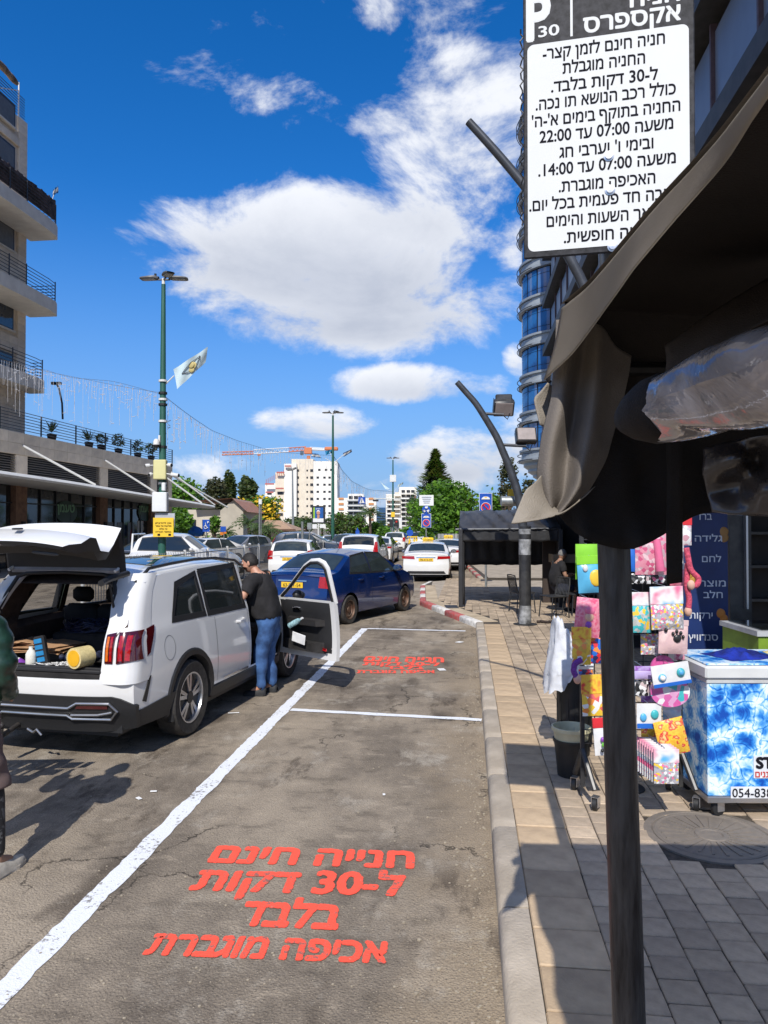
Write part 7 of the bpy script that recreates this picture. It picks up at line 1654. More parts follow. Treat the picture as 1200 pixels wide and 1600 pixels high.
def balcony(pyb, L, xo, screen=False):
    z = pz(pyb); mb = MB(); poly = [(TX-.1, ty+.5), (TX-.1, ty-L), (xo, ty-L), (xo, ty-2.5), (xo-.03, ty-.6), (xo-.12, ty+.1), (xo-.3, ty+.5)]
    mb.prism(poly, z, z+.62); o = mb.build('balcony', M_CONC, tw)
    e = [(xo-.05, ty-L), (xo-.05, ty-2.5), (xo-.08, ty-.6), (xo-.17, ty+.1), (xo-.35, ty+.42), (TX, ty+.42)]
    for k in range(6): MB().tube([(a, b, z+.74+k*.16) for a, b in e], .018, 5).build('railing_bar', M_ALU, o)
    for a, b in [(xo-.05, ty-L+i*1.3) for i in range(int(L/1.3))]+[(xo-.17, ty+.1)]: MB().tube([(a, b, z+.6), (a, b, z+1.62)], .028, 6).build('railing_post', M_ALU, o)
    if screen:
        for i in range(int(L/.16)):
            y = ty-L+i*.16; wbox(xo-.11, xo-.085, y, y+.15, z+.75, z+1.75+.12*noise.noise(Vector((i*.7, 2, 0))), 'reed_strip', mat('reed_screen', (.11, .075, .07), .9, nscale=3, var=.4), o)
    return o
balcony(368, 9, -20.35, True); balcony(490, 9, -20.35); balcony(612, 9, -21.0)
for k in range(8): MB().tube([(TX-.1, ty-8, 22.3+.12+k*.14), (TX-.1, ty-.1, 22.3+.12+k*.14)], .02, 5).build('roof_rail', M_ALU, tw)
MB().tube([(TX-.1, ty-.6, 22.3), (TX-.1, ty-.6, 24.0)], .035, 6).build('roof_mast', M_WMET, tw); MB().tube([(TX-.1, ty-.6, 23.6), (TX-.1, ty-3, 22.4)], .025, 6).build('mast_brace', M_WMET, tw)
rolled = MB().tube(smooth_pts([(TX, ty-.9, 23.75), (TX, ty-2.2, 23.9), (TX, ty-4, 23.8)], 14), [.10, .14, .16, .14, .15, .17, .16, .15, .17, .16, .15, .16, .17, .16, .15], 10).build('rolled_awning', mat('faded_awning', (.30, .22, .17), .8, nscale=3, var=.4), tw, True)
for pyb in (355,):
    z = pz(pyb); rows = [[(TX-.05, ty-4+i*.5, z-.6), (TX+.5, ty-4+i*.5, z-.9)] for i in range(7)]
def leafcloud(name, blobs_, n, size, mats_, parent, seed=1, kind=None, flat=.5, shell=.55):
    """many small leaf clumps scattered through ellipsoids (centre, radii); clumps are denser near the surface"""
    rnd = random.Random(seed); mb = MB(); vol = [b[1][0]*b[1][1]*b[1][2] for b in blobs_]; tv = sum(vol)
    for (c_, r_), v in zip(blobs_, vol):
        k = max(6, int(n*v/tv)); 
        for i in range(k):
            while True:
                d = Vector((rnd.uniform(-1, 1), rnd.uniform(-1, 1), rnd.uniform(-1, 1)))
                if .05 < d.length <= 1: break
            d = d.normalized()*(shell+(1-shell)*rnd.random())*(1+.22*noise.noise(d*2.3+Vector((seed, i % 3, 0)))); p = Vector(c_)+Vector((d.x*r_[0], d.y*r_[1], d.z*r_[2]))
            if noise.noise(p*(1.6/max(r_))+Vector((seed*3.1, 0, 0))) < -.22: continue
            s = size*rnd.uniform(.6, 1.4); a = Vector((rnd.gauss(0, 1), rnd.gauss(0, 1), rnd.gauss(0, 1)*flat)).normalized(); b = a.cross(Vector((rnd.gauss(0, 1), rnd.gauss(0, 1), rnd.gauss(0, 1)))).normalized(); m_ = rnd.choice(range(len(mats_)))
            mb.add([p-a*s, p+b*s*.55, p+a*s, p-b*s*.55+a*s*.1], [(0, 1, 2, 3)], m_)
    return mb.build(name, mats_, parent, kind=kind)
def leafm(name, c_):
    if name in MATS: return MATS[name]
    m = mat(name, c_, .6, nscale=3, var=.2); t = m.node_tree; b = t.nodes['Principled BSDF']; tr = N(t, 'ShaderNodeBsdfTranslucent'); tr.inputs[0].default_value = (c_[0]*2.2, c_[1]*2.0, c_[2]*1.2, 1); mx_ = N(t, 'ShaderNodeMixShader'); mx_.inputs[0].default_value = .25
    t.links.new(b.outputs[0], mx_.inputs[1]); t.links.new(tr.outputs[0], mx_.inputs[2]); t.links.new(mx_.outputs[0], t.nodes['Material Output'].inputs[0]); return m
LG = [leafm('leaf_bright', (.16, .34, .03)), leafm('leaf_mid', (.10, .235, .022)), leafm('leaf_deep', (.05, .13, .018))]
LD = [leafm('leaf_dark', (.055, .095, .022)), leafm('leaf_olive', (.11, .14, .035)), leafm('leaf_darkest', (.03, .055, .014))]  # three leaf tones mixed at random through the darker crowns
LP = [leafm('needle_olive', (.075, .085, .028)), leafm('needle_grey', (.095, .10, .05)), leafm('needle_dark', (.03, .045, .016))]
M_BARK = mat('bark', (.12, .085, .06), .9, nscale=8, col2=(.06, .045, .035), bump=.6); M_PALM = [leafm('palm_leaf', (.10, .16, .05)), leafm('palm_leaf_b', (.06, .11, .035))]
# roof terrace plants
for i, (px, h, kind) in enumerate([(83, .9, 'spiky'), (141, .9, 'spiky'), (160, .6, 'bushy'), (187, .95, 'bushy'), (217, .8, 'leafy'), (238, .8, 'leafy')]):
    y, D = yat(px, X-.3); t = thing('potted_plant', ['spiky potted plant by the wall at the left end of the roof terrace', 'tall spiky plant behind the terrace railing', 'dark low bush beside the tall spiky terrace plant', 'dark feathery shrub in the middle of the terrace', 'pale leafy shrub on the terrace left of the camera dome', 'yellow green shrub on the terrace just behind the green lamp post'][i], 'plant', (X-.4, y, 6.2))
    MB().lathe([(.18, 0), (.24, .32), (.2, .32)], 14).build('pot', M_ALU, t, 40, world=False)
    if kind == 'spiky':
        mb = MB()
        for k in range(34): a = random.uniform(0, 6.28); e = random.uniform(.2, 1.4); l = random.uniform(.5, .9)*h; mb.add([(0, 0, .4), (.5*l*math.cos(a)*math.cos(e)+.03, .5*l*math.sin(a)*math.cos(e), .4+.55*l*math.sin(e)), (l*math.cos(a)*math.cos(e), l*math.sin(a)*math.cos(e), .4+l*math.sin(e)), (.5*l*math.cos(a)*math.cos(e)-.03, .5*l*math.sin(a)*math.cos(e), .4+.5*l*math.sin(e))], [(0, 1, 2, 3)])
        mb.build('leaves', LD[0], t, world=False)
    else: o = leafcloud('leaves', [((0, 0, .45+h*.4), (.38, .5, h*.5))], 420, .06, LD if kind == 'bushy' else LP+[LG[0]], None, seed=i); o.parent = t; o.location = (0, 0, 0); o.data.transform(Matrix.Translation((0, 0, 0)))
    ch_ = [q for q in COL.objects if q.parent is t and q.name.startswith('leaves')][0]
    if kind != 'spiky': ch_.data.transform(Matrix.Translation(Vector((0, 0, .35))))
# ================================================================== LAMP POSTS, FLAGS, LIGHT STRINGS
M_GREENP = mat('green_post_paint', (.018, .085, .062), .45, nscale=2.5, col2=(.03, .12, .09), bump=.2, stretch=(3, 3, .6)); M_LH = mat('lamp_head_grey', (.12, .12, .12), .5)
med = MB().prism([(-8.95, 13.5), (-8.0, 13.0), (-7.75, 13.6), (-7.75, 88), (-8.3, 90), (-8.95, 88)], 0, .13).build('median', mat('median_paving', (.38, .34, .29), .9, nscale=2, var=.2), base=(-8.4, 50, 0)); struct(med)
def lamp(px, D, top, label):
    b = P(px, HOR, D); b.z = .13; t = thing('street_lamp', label, 'street lamp', b, YAW)
    h = CAMZ+(820-top)/FPX*D-.13
    MB().lathe([(.12, 0), (.12, .02), (.085, .03)], 16).tube([(0, 0, .02), (0, 0, h*.45), (0, 0, h-.15)], [.115, .095, .058], 16).build('post', M_GREENP, t, 50, world=False)
    MB().tube([(0, 0, h-.16), (0, 0, h+.02)], .045, 10).build('spigot', M_WMET, t, world=False)
    for k, (dx_, dy_, l) in enumerate([(-1, .12, .62), (1, .12, .62), (.55, -.8, .55)]):
        a = math.atan2(dy_, dx_); Mx = Matrix.Rotation(a, 4, 'Z')
        mb = MB().tube([(0, 0, h-.02), (.18, 0, h-.01)], .025, 8, M=Mx); rows = []
        for (u, w, th) in [(.14, .05, .05), (.22, .13, .07), (.40, .15, .06), (l, .14, .035), (l+.05, .10, .02)]: rows.append([Mx @ Vector((u, y_, h+.03+z_)) for y_, z_ in ((-w, -.0), (-w*.9, th*.7), (0, th), (w*.9, th*.7), (w, 0), (w*.9, -.02), (-w*.9, -.02), (-w, 0))])
        mb.grid(rows, flip=True); hd__ = mb.build('lamp_head', M_LH, t, 40, world=False); MB().box(.24, l-.02, -.10, .10, h-.003, h+.007, M=Mx).build('lamp_glass', mat('lamp_glass_grey', (.30, .30, .29), .3), hd__, world=False)
        MB().lathe([(.035, h+.09), (.035, h+.16), (0, h+.165)], 10, M=Mx @ Matrix.Translation((.24, 0, 0))).build('photocell', M_ALU, hd__, world=False)
    return t
L1 = lamp(253.5, 20.6, 434, 'tall green street lamp at left carrying boxes, cameras and a yellow notice'); L2 = lamp(520, 46, 645, 'green street lamp in the middle distance beside the poster board'); L3 = lamp(614, 76, 716, 'farthest green street lamp above the traffic lights')
def Lp(px, py, D=20.6): return P(px, py, D)
def boxat(px0, py0, px1, py1, D, dep, name, mt, par, b=.02):
    a = P(px0, py1, D); w = (px1-px0)/FPX*D; h = (py1-py0)/FPX*D
    return MB().bbox(0, w, 0, dep, 0, h, b, M=Matrix.Translation(a) @ Matrix.Rotation(YAW, 4, 'Z')).build(name, mt, par)

def boxthing(label, cat, nm, args, dep, mt, b=.02):
    px0, py0, px1, py1, D = args; o = boxat(px0, py0, px1, py1, D, dep, nm, mt, None, b); return tag(o, label, cat)
M_CY = mat('box_cream_yellow', (.62, .58, .28), .5, nscale=3, var=.05); M_BW = mat('box_white', (.68, .70, .70), .45, nscale=3, var=.05)
boxthing('pale yellow equipment box strapped to the left lamp post', 'box', 'equipment_box', (239, 718, 259, 749, 20.28), .18, M_CY); boxthing('white control box with a hinged door below the pale yellow box', 'box', 'control_box', (237, 769, 260, 800, 20.25), .22, M_BW)
boxthing('small white sensor between the yellow box and the white control box', 'sensor', 'sensor_box', (252, 754, 258, 767, 20.3), .12, M_BW)
yn = thing('notice_board', 'square yellow notice with black Hebrew writing low on the left lamp post', 'sign', P(255, 840, 20.3)); bp_ = boxat(239, 809, 271, 839, 20.3, .02, 'notice_plate', mat('notice_yellow', (.80, .52, .03), .5, nscale=3, var=.05), yn, .004); boxat(242, 802, 273, 822, 20.36, .02, 'grey_backing_plate', mat('plate_grey', (.42, .44, .48), .5), yn, .004)
for i, s in enumerate(('אין להדביק', 'מודעות על עמוד', 'זה אלא', 'באישור העירייה')):
    y = 818+i*4.6; a = P(255, y, 20.285); text('notice_words', s, frame(a, C(1, 0)-C(0, 0), (0, 0, 1)), (.44 if i != 2 else .22), .055, M_INK, yn, bold=.02)
for dx_ in (-8, 9): boxat(254+dx_, 834, 258+dx_, 837, 20.29, .006, 'black_mark', M_INK, yn, .001)
cm = thing('camera_dome', 'white dome security camera on the left lamp post above the boxes', 'camera', P(247, 700, 20.5))
MB().ball(P(244.5, 695, 20.4), (.085, .085, .09), 14, 10).build('dome', M_TRIM, cm, True); MB().lathe([(.09, 0), (.085, .10), (.05, .16), (0, .17)], 16, M=Matrix.Translation(P(244.5, 695, 20.4))).build('housing', M_WMET, cm, 40); boxat(247, 680, 250, 694, 20.45, .06, 'bracket', M_WMET, cm, .01)
for i, (p0, p1, lb) in enumerate([((239, 727), (227, 728), 'small white bullet camera pointing left from the pale yellow box'), ((239, 740), (233, 742), 'white bullet camera at the lower left of the pale yellow box'), ((259, 726), (268, 727), 'short camera with black face right of the pale yellow box'), ((259, 740), (279, 743), 'long white bullet camera pointing right from the pale yellow box')]):
    t = thing('bullet_camera', lb, 'camera', P(*p0, 20.35)); a, b = P(*p0, 20.35), P(*p1, 20.25); MB().tube([a.lerp(b, .45), b], .055, 12).build('housing', M_WMET, t, 40); MB().tube([a, a.lerp(b, .5)], .018, 6).build('arm', M_WMET, t); MB().tube([b, b+(b-a)*.04], .045, 10).build('lens', M_TRIM, t)
for k, z in enumerate((597, 616, 626, 634, 660, 700, 757)): MB().lathe([(.118, 0), (.118, .06)], 14, M=Matrix.Translation((L1.location.x, L1.location.y, P(250, z, 20.6).z)), caps=False).build('cable_tie', M_TRIM if k % 2 else M_WMET, L1)
def flag(label, pole0, pole1, pts, D, cols, nm='flag', emblem=None):
    t = thing('flag', label, 'flag', P(*pole0, D)); MB().tube([P(*pole0, D), P(*pole1, D)], .018, 6).build('flag_pole', M_WMET, t)
    TL, TR, BR_, BL_ = [P(x, y, D+dz) for (x, y), dz in zip(pts, (0, .1, .25, .1))]; rows = []
    for j in range(9):
        rows.append([TL.lerp(TR, i/14).lerp(BL_.lerp(BR_, i/14), j/8)+(C(0, 1)-C(0, 0))*(.02*math.sin(i*.8+j*.5)) for i in range(15)])
    mb = MB().grid(rows); mb.m = [(0 if (2 <= (k//14) <= 5 or len(cols) == 1) else 1) for k in range(len(mb.f))]
    o = mb.build('flag_cloth', cols, t, True)
    if emblem: emblem(t, rows)
    return t
M_FL = mat('flag_pale_blue', (.58, .72, .76), .8, nscale=3, var=.05); M_FW = mat('flag_white', (.70, .72, .74), .8); M_FB = mat('flag_blue', (.05, .22, .55), .8); M_FN = mat('flag_navy', (.02, .04, .16), .8)
def emb(t, rows):
    gm = mat('emblem_gold', (.55, .45, .18), .7)
    def at_(i, j): return rows[j][i]-(C(0, 1)-C(0, 0))*.02
    for (i, j) in ((7, 3), (8, 4), (7, 5)): p = at_(i, j); MB().ball(p, (.10, .02, .10), 14, 6).build('gold_disc', gm, t, True)
    for pl in ([(3, 4), (5, 3), (7, 2), (9, 2), (11, 2), (11, 4)], [(3, 4), (5, 5), (7, 6), (9, 6)], [(11, 2), (9, 6)]): MB().tube([at_(*q) for q in pl], .009, 5).build('emblem_line', M_INK if False else mat('emblem_dark', (.10, .12, .14), .7), t)
flag('pale blue flag with gold emblem blowing from the left lamp post', (259, 600), (272, 587), [(271, 577), (325, 542), (321, 566), (277, 608)], 20.6, [M_FL], emblem=emb)
flag('blue and white flag furled beside the left block of flats balcony', (80, 318), (84, 304), [(83, 296), (91, 290), (91, 301), (82, 306)], 36.5, [M_FW, M_FB]); flag('white flag with blue edges beneath the crane, left of the middle lamp post', (519, 722), (508, 716), [(488, 708), (497, 709), (503, 716), (486, 714)], 46, [M_FW, M_FB])
flag('bright blue flag close against the middle lamp post', (519, 715), (515, 706), [(508, 705), (519, 702), (519, 708), (509, 711)], 46, [mat('flag_sky', (.03, .30, .60), .8)]); flag('navy and white flag blowing right of the middle lamp post', (521, 724), (536, 711), [(536, 708), (549, 702), (550, 706), (537, 714)], 46, [M_FW, M_FN])
flag('pale blue flag left of the farthest lamp post', (612, 768), (603, 764), [(593, 751), (598, 756), (609, 764), (602, 764)], 76, [M_FL]); flag('pale blue flag right of the farthest lamp post', (616, 768), (621, 762), [(621, 758), (630, 753), (630, 756), (622, 762)], 76, [M_FL])
ph = boxthing('white box high on the farthest lamp post', 'box', 'control_box', (609, 742, 619, 753, 75.8), .3, M_BW); ph = boxthing('yellow plate on the farthest lamp post above the traffic light', 'sign', 'small_sign', (611, 800, 617, 808, 75.8), .1, mat('notice_yellow', (.8, .5, .03)))
# festive icicle lights strung over the road
M_ICI = mat('icicle_wire', (.62, .66, .72), .3, nscale=30, var=.2, col2=(.45, .40, .38)); M_WIRE = mat('thin_wire', (.10, .10, .11), .6)
def icicles(label, pts, n, seed, ln=1.0):
    rnd = random.Random(seed); p = [P(*q) for q in pts]; s = smooth_pts(p, 60); t = thing('icicle_lights', label, 'string lights', s[0]); r0 = .0042*pts[len(pts)//2][2]/20
    MB().tube(s, r0, 5).build('wire', M_WIRE, t); mb = MB()
    for k in range(n):
        q = s[min(59, int(k/n*60))].lerp(s[min(60, int(k/n*60)+1)], (k/n*60) % 1); l = rnd.choice([.3, .5, .7, 1.0, 1.2])*ln*rnd.uniform(.7, 1.2); w = rnd.uniform(-.03, .03)
        mb.tube([q, q+Vector((w, w, -l*.5)), q+Vector((w*2, 0, -l))], r0*.9, 4, caps=False)
        for j in range(rnd.randint(0, 3)): z = rnd.uniform(.1, 1)*l; a = rnd.uniform(-.09, .09); mb.tube([q+Vector((0, 0, -z)), q+Vector((a, a*.4, -z+rnd.uniform(-.05, .05)))], r0*1.6, 4, caps=False)
    mb.build('icicle_strands', M_ICI, t, kind='stuff')
icicles('string of icicle lights from the left balconies to the left lamp post', [(-30, 556, 19), (20, 566, 19.5), (70, 580, 19.8), (130, 592, 20.0), (190, 604, 20.3), (254, 614, 20.6)], 75, 1); icicles('string of icicle lights from the left lamp post towards the crane', [(256, 618, 20.6), (290, 645, 24), (330, 672, 29), (375, 690, 34), (430, 706, 39), (519, 712, 46)], 75, 2, 1.1)
icicles('lower second string of icicle lights beside the left block', [(-20, 585, 26), (20, 590, 26), (60, 575, 26), (110, 590, 24), (180, 596, 22), (252, 616, 20.7)], 30, 3, .8); icicles('string of icicle lights right of the middle lamp post', [(521, 712, 46), (535, 735, 52), (550, 752, 58), (575, 765, 66), (613, 768, 76)], 45, 4, 1.3)
# tall thin lamp behind the light strings
sl_ = thing('spot_mast', 'thin black curved mast with two small spotlights on the terrace wall', 'mast', (X-.4, yat(98, X-.4)[0], 6.2)); ypm = yat(98, X-.4)[1]; MB().tube([P(98, 655, ypm), P(97, 630, ypm), P(92, 606, ypm), P(88, 600, ypm)], .05, 8).build('mast', M_ALU, sl_, 50)
for q in (84, 92): MB().bbox(-.12, .12, -.1, .1, -.07, .07, .02, M=Matrix.Translation(P(q, 599, ypm))).build('spotlight', M_ALU, sl_)
# ================================================================== TREES, HOUSES, SIGNS IN THE MIDDLE DISTANCE
def tree(label, px, pyb, pyt, D, wpx, leafs, n, size, trunk=.18, crown=.75, seed=1, group=None, name='tree', nb=7, base=None, cat='tree'):
    b = P(px, HOR, D); b.z = 0; H = CAMZ+(820-pyt)/FPX*D; w = wpx/FPX*D/2; t = thing(name, label, cat, b, 0, group); rnd = random.Random(seed); ch_ = H*crown
    bl = []
    for k in range(nb):
        a = rnd.uniform(0, 6.28); rr = rnd.uniform(.1, .55)*w; z = H-ch_*rnd.uniform(.25, .80); r_ = w*rnd.uniform(.42, .60)
        bl.append((b+Vector((rr*math.cos(a), rr*math.sin(a), z)), (r_, r_, min(r_*.85, H-z))))
    bl.append((b+Vector((0, 0, H-ch_*.5)), (w*.72, w*.72, ch_*.46)))
    leafcloud('crown', bl, n, size, leafs, t, seed)
    mb = MB().tube([b, b+Vector((.1, 0, H*.35)), b+Vector((0, .1, H*.7))], [trunk, trunk*.8, trunk*.3], 9)
    for k in range(6): a = rnd.uniform(0, 6.28); mb.tube([b+Vector((0, 0, H*rnd.uniform(.25, .4))), b+Vector((w*.6*math.cos(a), w*.6*math.sin(a), H*rnd.uniform(.55, .8)))], [trunk*.5, trunk*.15], 6)
    mb.build('trunk', M_BARK, t, 50); return t
def conifer(label, px, pyt, D, wpx, leafs, n, seed):
    b = P(px, HOR, D); b.z = 0; H = CAMZ+(820-pyt)/FPX*D; w = wpx/FPX*D/2; t = thing('conifer', label, 'tree', b); rnd = random.Random(seed); mb = MB()
    for i in range(n):
        f = rnd.random()**.8; z = H*(1-.86*f); a = rnd.uniform(0, 6.28); whorl = .72+.28*math.sin(f*38+2*math.sin(a*3)); r = w*(f**.85)*whorl*rnd.uniform(.45, 1.05); p = b+Vector((r*math.cos(a), r*math.sin(a), z+r*.30-.1)); s = .22*rnd.uniform(.6, 1.4)
        o = Vector((math.cos(a), math.sin(a), .35)).normalized(); q = o.cross(Vector((0, 0, 1))).normalized()
        mb.add([p-o*s, p+q*s*.35, p+o*s*1.2, p-q*s*.35-Vector((0, 0, .05))], [(0, 1, 2, 3)], rnd.choice([0, 1, 2]))
    mb.build('crown', leafs, t); mb = MB().tube([b, b+Vector((0, 0, H*.97))], [.22, .03], 8)
    for k in range(40): f = k/40; a = k*2.4; r = w*(f**.85)*.8; mb.tube([b+Vector((0, 0, H*(1-.86*f)-.1)), b+Vector((r*math.cos(a), r*math.sin(a), H*(1-.86*f)+r*.25))], [.04, .012], 5)
    mb.build('trunk', M_BARK, t); return t
def palm(label, px, pyt, D, r, seed, n=26, group=None):
    b = P(px, HOR, D); b.z = .1; H = CAMZ+(820-pyt)/FPX*D-r*.55; t = thing('palm', label, 'palm tree', b, 0, group); rnd = random.Random(seed)
    MB().tube([b, b+Vector((.05, 0, H*.5)), b+Vector((0, 0, H))], [.20, .16, .17], 9).build('trunk', M_BARK, t, 50); mb = MB(); c_ = b+Vector((0, 0, H))
    for k in range(n):
        a = k*2.399+rnd.uniform(-.2, .2); e = rnd.uniform(.1, 1.25); l = r*rnd.uniform(.75, 1.1); pts = []
        for i in range(8): u = i/7; pts.append(c_+Vector((math.cos(a)*math.cos(e)*l*u, math.sin(a)*math.cos(e)*l*u, math.sin(e)*l*u-.55*l*u*u)))
        sd = Vector((-math.sin(a), math.cos(a), 0))
        for i in range(1, 8):
            for sg in (-1, 1):
                w = .30*r/1.5*math.sin(math.pi*min(.95, i/7.5))+.05; mb.add([pts[i-1], pts[i-1].lerp(pts[i], .6), pts[i]+sd*sg*w+Vector((0, 0, -.12*w*3))], [(0, 1, 2)], k % 2)
        mb.tube(pts, .015, 4, 0, caps=False)
    mb.build('fronds', M_PALM, t); return t
tree('big bright green leafy tree with a full round crown beyond the stall', 702, 835, 748, 52, 150, LG, 11000, .16, .25, .90, 3, nb=10)
tree('smaller bright green tree right behind the blue parking sign', 768, 835, 757, 48, 60, LG, 3500, .15, .2, .88, 5, nb=6); conifer('dark green pointed conifer rising behind the leafy tree', 680, 700, 66, 108, [LD[0], LG[2], LD[1]], 7500, 8)
tree('thin crowned pine beside the curved lamp post and the round glass tower', 793, 835, 703, 40, 40, LP, 1500, .10, .12, .62, 12, nb=7); tree('green pine close under the round glass tower', 826, 835, 728, 38, 30, LP, 900, .10, .1, .62, 14, nb=5)
tree('bright green tree behind the shop canopy tip', 290, 835, 744, 74, 80, LG, 4200, .22, .25, .8, 21, nb=7); tree('grey green pine left of the two tall pines', 335, 835, 742, 88, 52, LP, 3600, .24, .3, .75, 22, nb=7)
tree('tall rounded dark pine, left of the pair behind the tiled house', 358, 835, 733, 92, 30, LD, 2600, .24, .3, .62, 23, nb=5); tree('tall rounded dark pine, right of the pair behind the tiled house', 387, 835, 738, 90, 40, LD, 3200, .24, .3, .68, 24, nb=5)
yt = tree('leafy tree covered in yellow blossom behind the low tiled house', 410, 840, 772, 78, 74, LG, 4200, .20, .25, .85, 25, nb=8)
_b = P(410, HOR, 77); leafcloud('yellow_blossom', [(P(395, 785, 76.5), (2.0, 1.6, 1.0)), (P(420, 790, 76.5), (1.7, 1.5, 1.1)), (P(405, 800, 75.6), (2.2, 1.2, 1.4)), (P(438, 797, 76.5), (.8, .9, .8))], 420, .17, [mat('blossom_yellow', (.75, .52, .02), .7), mat('blossom_gold', (.62, .40, .01), .7)], yt, 5)
tree('small dark leafy tree with leaning trunk by the yellow notice', 282, 848, 790, 40, 44, LG, 1500, .13, .12, .55, 27, nb=5); tree('small garden tree in front of the pale villa wall', 335, 848, 803, 55, 24, LG, 700, .12, .1, .55, 28, nb=4)
PG = 'palms and bushes beyond the roundabout'
palm('feathery young palm in front of the gabled house', 389, 800, 62, 2.0, 31); palm('low young palm right of the feathery palm', 408, 812, 60, 1.6, 33); palm('sparse palm with upright fronds by the low tiled roof', 420, 810, 61, 1.8, 32, 16); palm('palm at the foot of the gabled house near the blue disabled sign', 352, 820, 58, 1.6, 36)
palm('palm between the poster board and the white tower', 478, 802, 95, 3.2, 37, 34); palm('palm just right of the poster board', 503, 800, 105, 3.0, 38, 30); palm('tall palm under the pedestrian sign', 578, 786, 92, 2.6, 39, 30); palm('palm beside the blue glass building', 597, 808, 96, 2.2, 40, 24)
for i, (px, py, D, w, lf) in enumerate([(470, 806, 110, 60, LD), (527, 798, 105, 50, LD+[LG[1]]), (552, 802, 98, 56, LD+[LG[1]]), (585, 815, 95, 40, LG), (600, 820, 88, 30, LG), (640, 822, 80, 50, LG), (450, 826, 100, 60, LG), (660, 815, 75, 30, LG)]):
    tree(['dark green bush tree left of the poster board', 'olive round tree right of the middle lamp post', 'dense green tree below the pedestrian sign', 'bright bushy tree left of the blue glass building', 'light green bush at the end of the road', 'green tree behind the yellow barrier', 'green bush tree above the far hedge', 'bright tree behind the round blue sign'][i], px, 835, py, D, w, lf, 1800, .22, .15, .92, 50+i, nb=5)
def hedge(label, x0, x1, pyt, D, seed, lf=LG):
    a, b = P(x0, HOR, D), P(x1, HOR, D); h = CAMZ+(820-pyt)/FPX*D; t = thing('hedge', label, 'hedge', ((a.x+b.x)/2, (a.y+b.y)/2, 0)); k = max(2, int((b-a).length/1.6)); bl = []
    for i in range(k): p = a.lerp(b, (i+.5)/k); bl.append((Vector((p.x, p.y, h*.5)), (1.15, .7, h*.55)))
    leafcloud('foliage', bl, 260*k, .12, lf, t, seed)
hedge('long clipped hedge across the roundabout behind the white hatchback', 395, 545, 836, 66, 61, [LD[1], LG[1], LG[2]]); hedge('dark hedge in front of the villa wall', 300, 372, 834, 56, 62, LD+[LG[1]]); hedge('low hedge behind the pickup and left white saloon', 255, 440, 846, 52, 63)
hedge('low green planting at the foot of the gabled house', 372, 430, 838, 58, 64, LD)
# houses
M_TILE = mat('roof_tiles', (.42, .20, .13), .8, nscale=3, col2=(.30, .15, .10), bump=.3); M_PLAS = mat('cream_plaster', (.55, .50, .41), .9, nscale=1, var=.08); M_PLAS2 = mat('beige_plaster', (.44, .40, .33), .9, nscale=1, var=.08)
def fbox(X0, X1, D0, D1, z0, z1, name, mt, par):
    return quadbox(X0, X1, D0, D1, z0, z1, name, mt, par)
def XD(px, D): return (px-600)/FPX*D
def ZD(py, D): return CAMZ+(820-py)/FPX*D
hs1 = thing('house', 'gabled beige house with red tiled roof below the dark pines', 'house', C(XD(340, 68), 70, 0)); D = 66
fbox(XD(344, D), XD(380, D), D, D+9, 0, ZD(798, D), 'wall', M_PLAS2, hs1)
g = [(XD(344, D), ZD(798, D)), (XD(384, D), ZD(798, D)), (XD(366, D), ZD(780, D))]
MB().add([C(a, D, z) for a, z in g]+[C(a, D+9, z) for a, z in g], [(0, 1, 2), (3, 5, 4), (0, 2, 5, 3), (1, 4, 5, 2)]).build('gable', M_PLAS2, hs1)
MB().add([C(XD(366, D)-.1, D-.5, ZD(778.5, D)), C(XD(326, D)-1.5, D-.5, ZD(790, D)+.4), C(XD(326, D)-1.5, D+9, ZD(790, D)+.4), C(XD(366, D)-.1, D+9, ZD(778.5, D)), C(XD(388, D), D-.5, ZD(800, D)), C(XD(388, D), D+9, ZD(800, D))], [(0, 1, 2, 3), (0, 3, 5, 4)]).build('roof', M_TILE, hs1)
o = fbox(XD(285, D), XD(344, D), D+1, D+9, 0, ZD(796, D), 'wall', M_PLAS, hs1)
for px in (296, 312, 330): f = fbox(XD(px, D), XD(px+6, D), D+.93, D+.99, ZD(828, D), ZD(812, D), 'window', M_ALU, hs1); fbox(XD(px+1, D), XD(px+5, D), D+.90, D+.925, ZD(827, D), ZD(813, D), 'pane', M_ROOMG, f)
fbox(XD(296, D), XD(306, D), D+.9, D+.98, ZD(845, D), ZD(830, D), 'door', mat('brown_door', (.10, .06, .04), .6), hs1)
hs2 = thing('house', 'low cream house with wide tan tiled hipped roof', 'house', C(XD(420, 76), 76, 0)); D = 72
fbox(XD(372, D), XD(452, D), D, D+8, 0, ZD(826, D), 'wall', M_PLAS, hs2)
e = [C(XD(365, D), D-.8, ZD(826, D)), C(XD(463, D), D-.8, ZD(829, D)), C(XD(463, D), D+9, ZD(829, D)), C(XD(365, D), D+9, ZD(826, D)), C(XD(380, D), D+3, ZD(811, D)), C(XD(432, D), D+3, ZD(813, D))]
MB().add(e, [(0, 1, 5, 4), (1, 2, 5), (2, 3, 4, 5), (3, 0, 4)]).build('roof', mat('tan_tiles', (.44, .29, .19), .85, nscale=4, var=.15), hs2)
fbox(XD(365, D), XD(463, D), D-.75, D-.6, ZD(829.5, D), ZD(826.5, D), 'eaves', mat('eaves_brown', (.12, .06, .04), .7), hs2)
for px, w in ((412, 9), (437, 14)): f = fbox(XD(px, D), XD(px+w, D), D-.06, D-.01, ZD(843, D), ZD(831, D), 'window', M_WMET, hs2); fbox(XD(px+1, D), XD(px+w-1, D), D-.09, D-.065, ZD(842, D), ZD(832, D), 'pane', M_ROOMG, f)
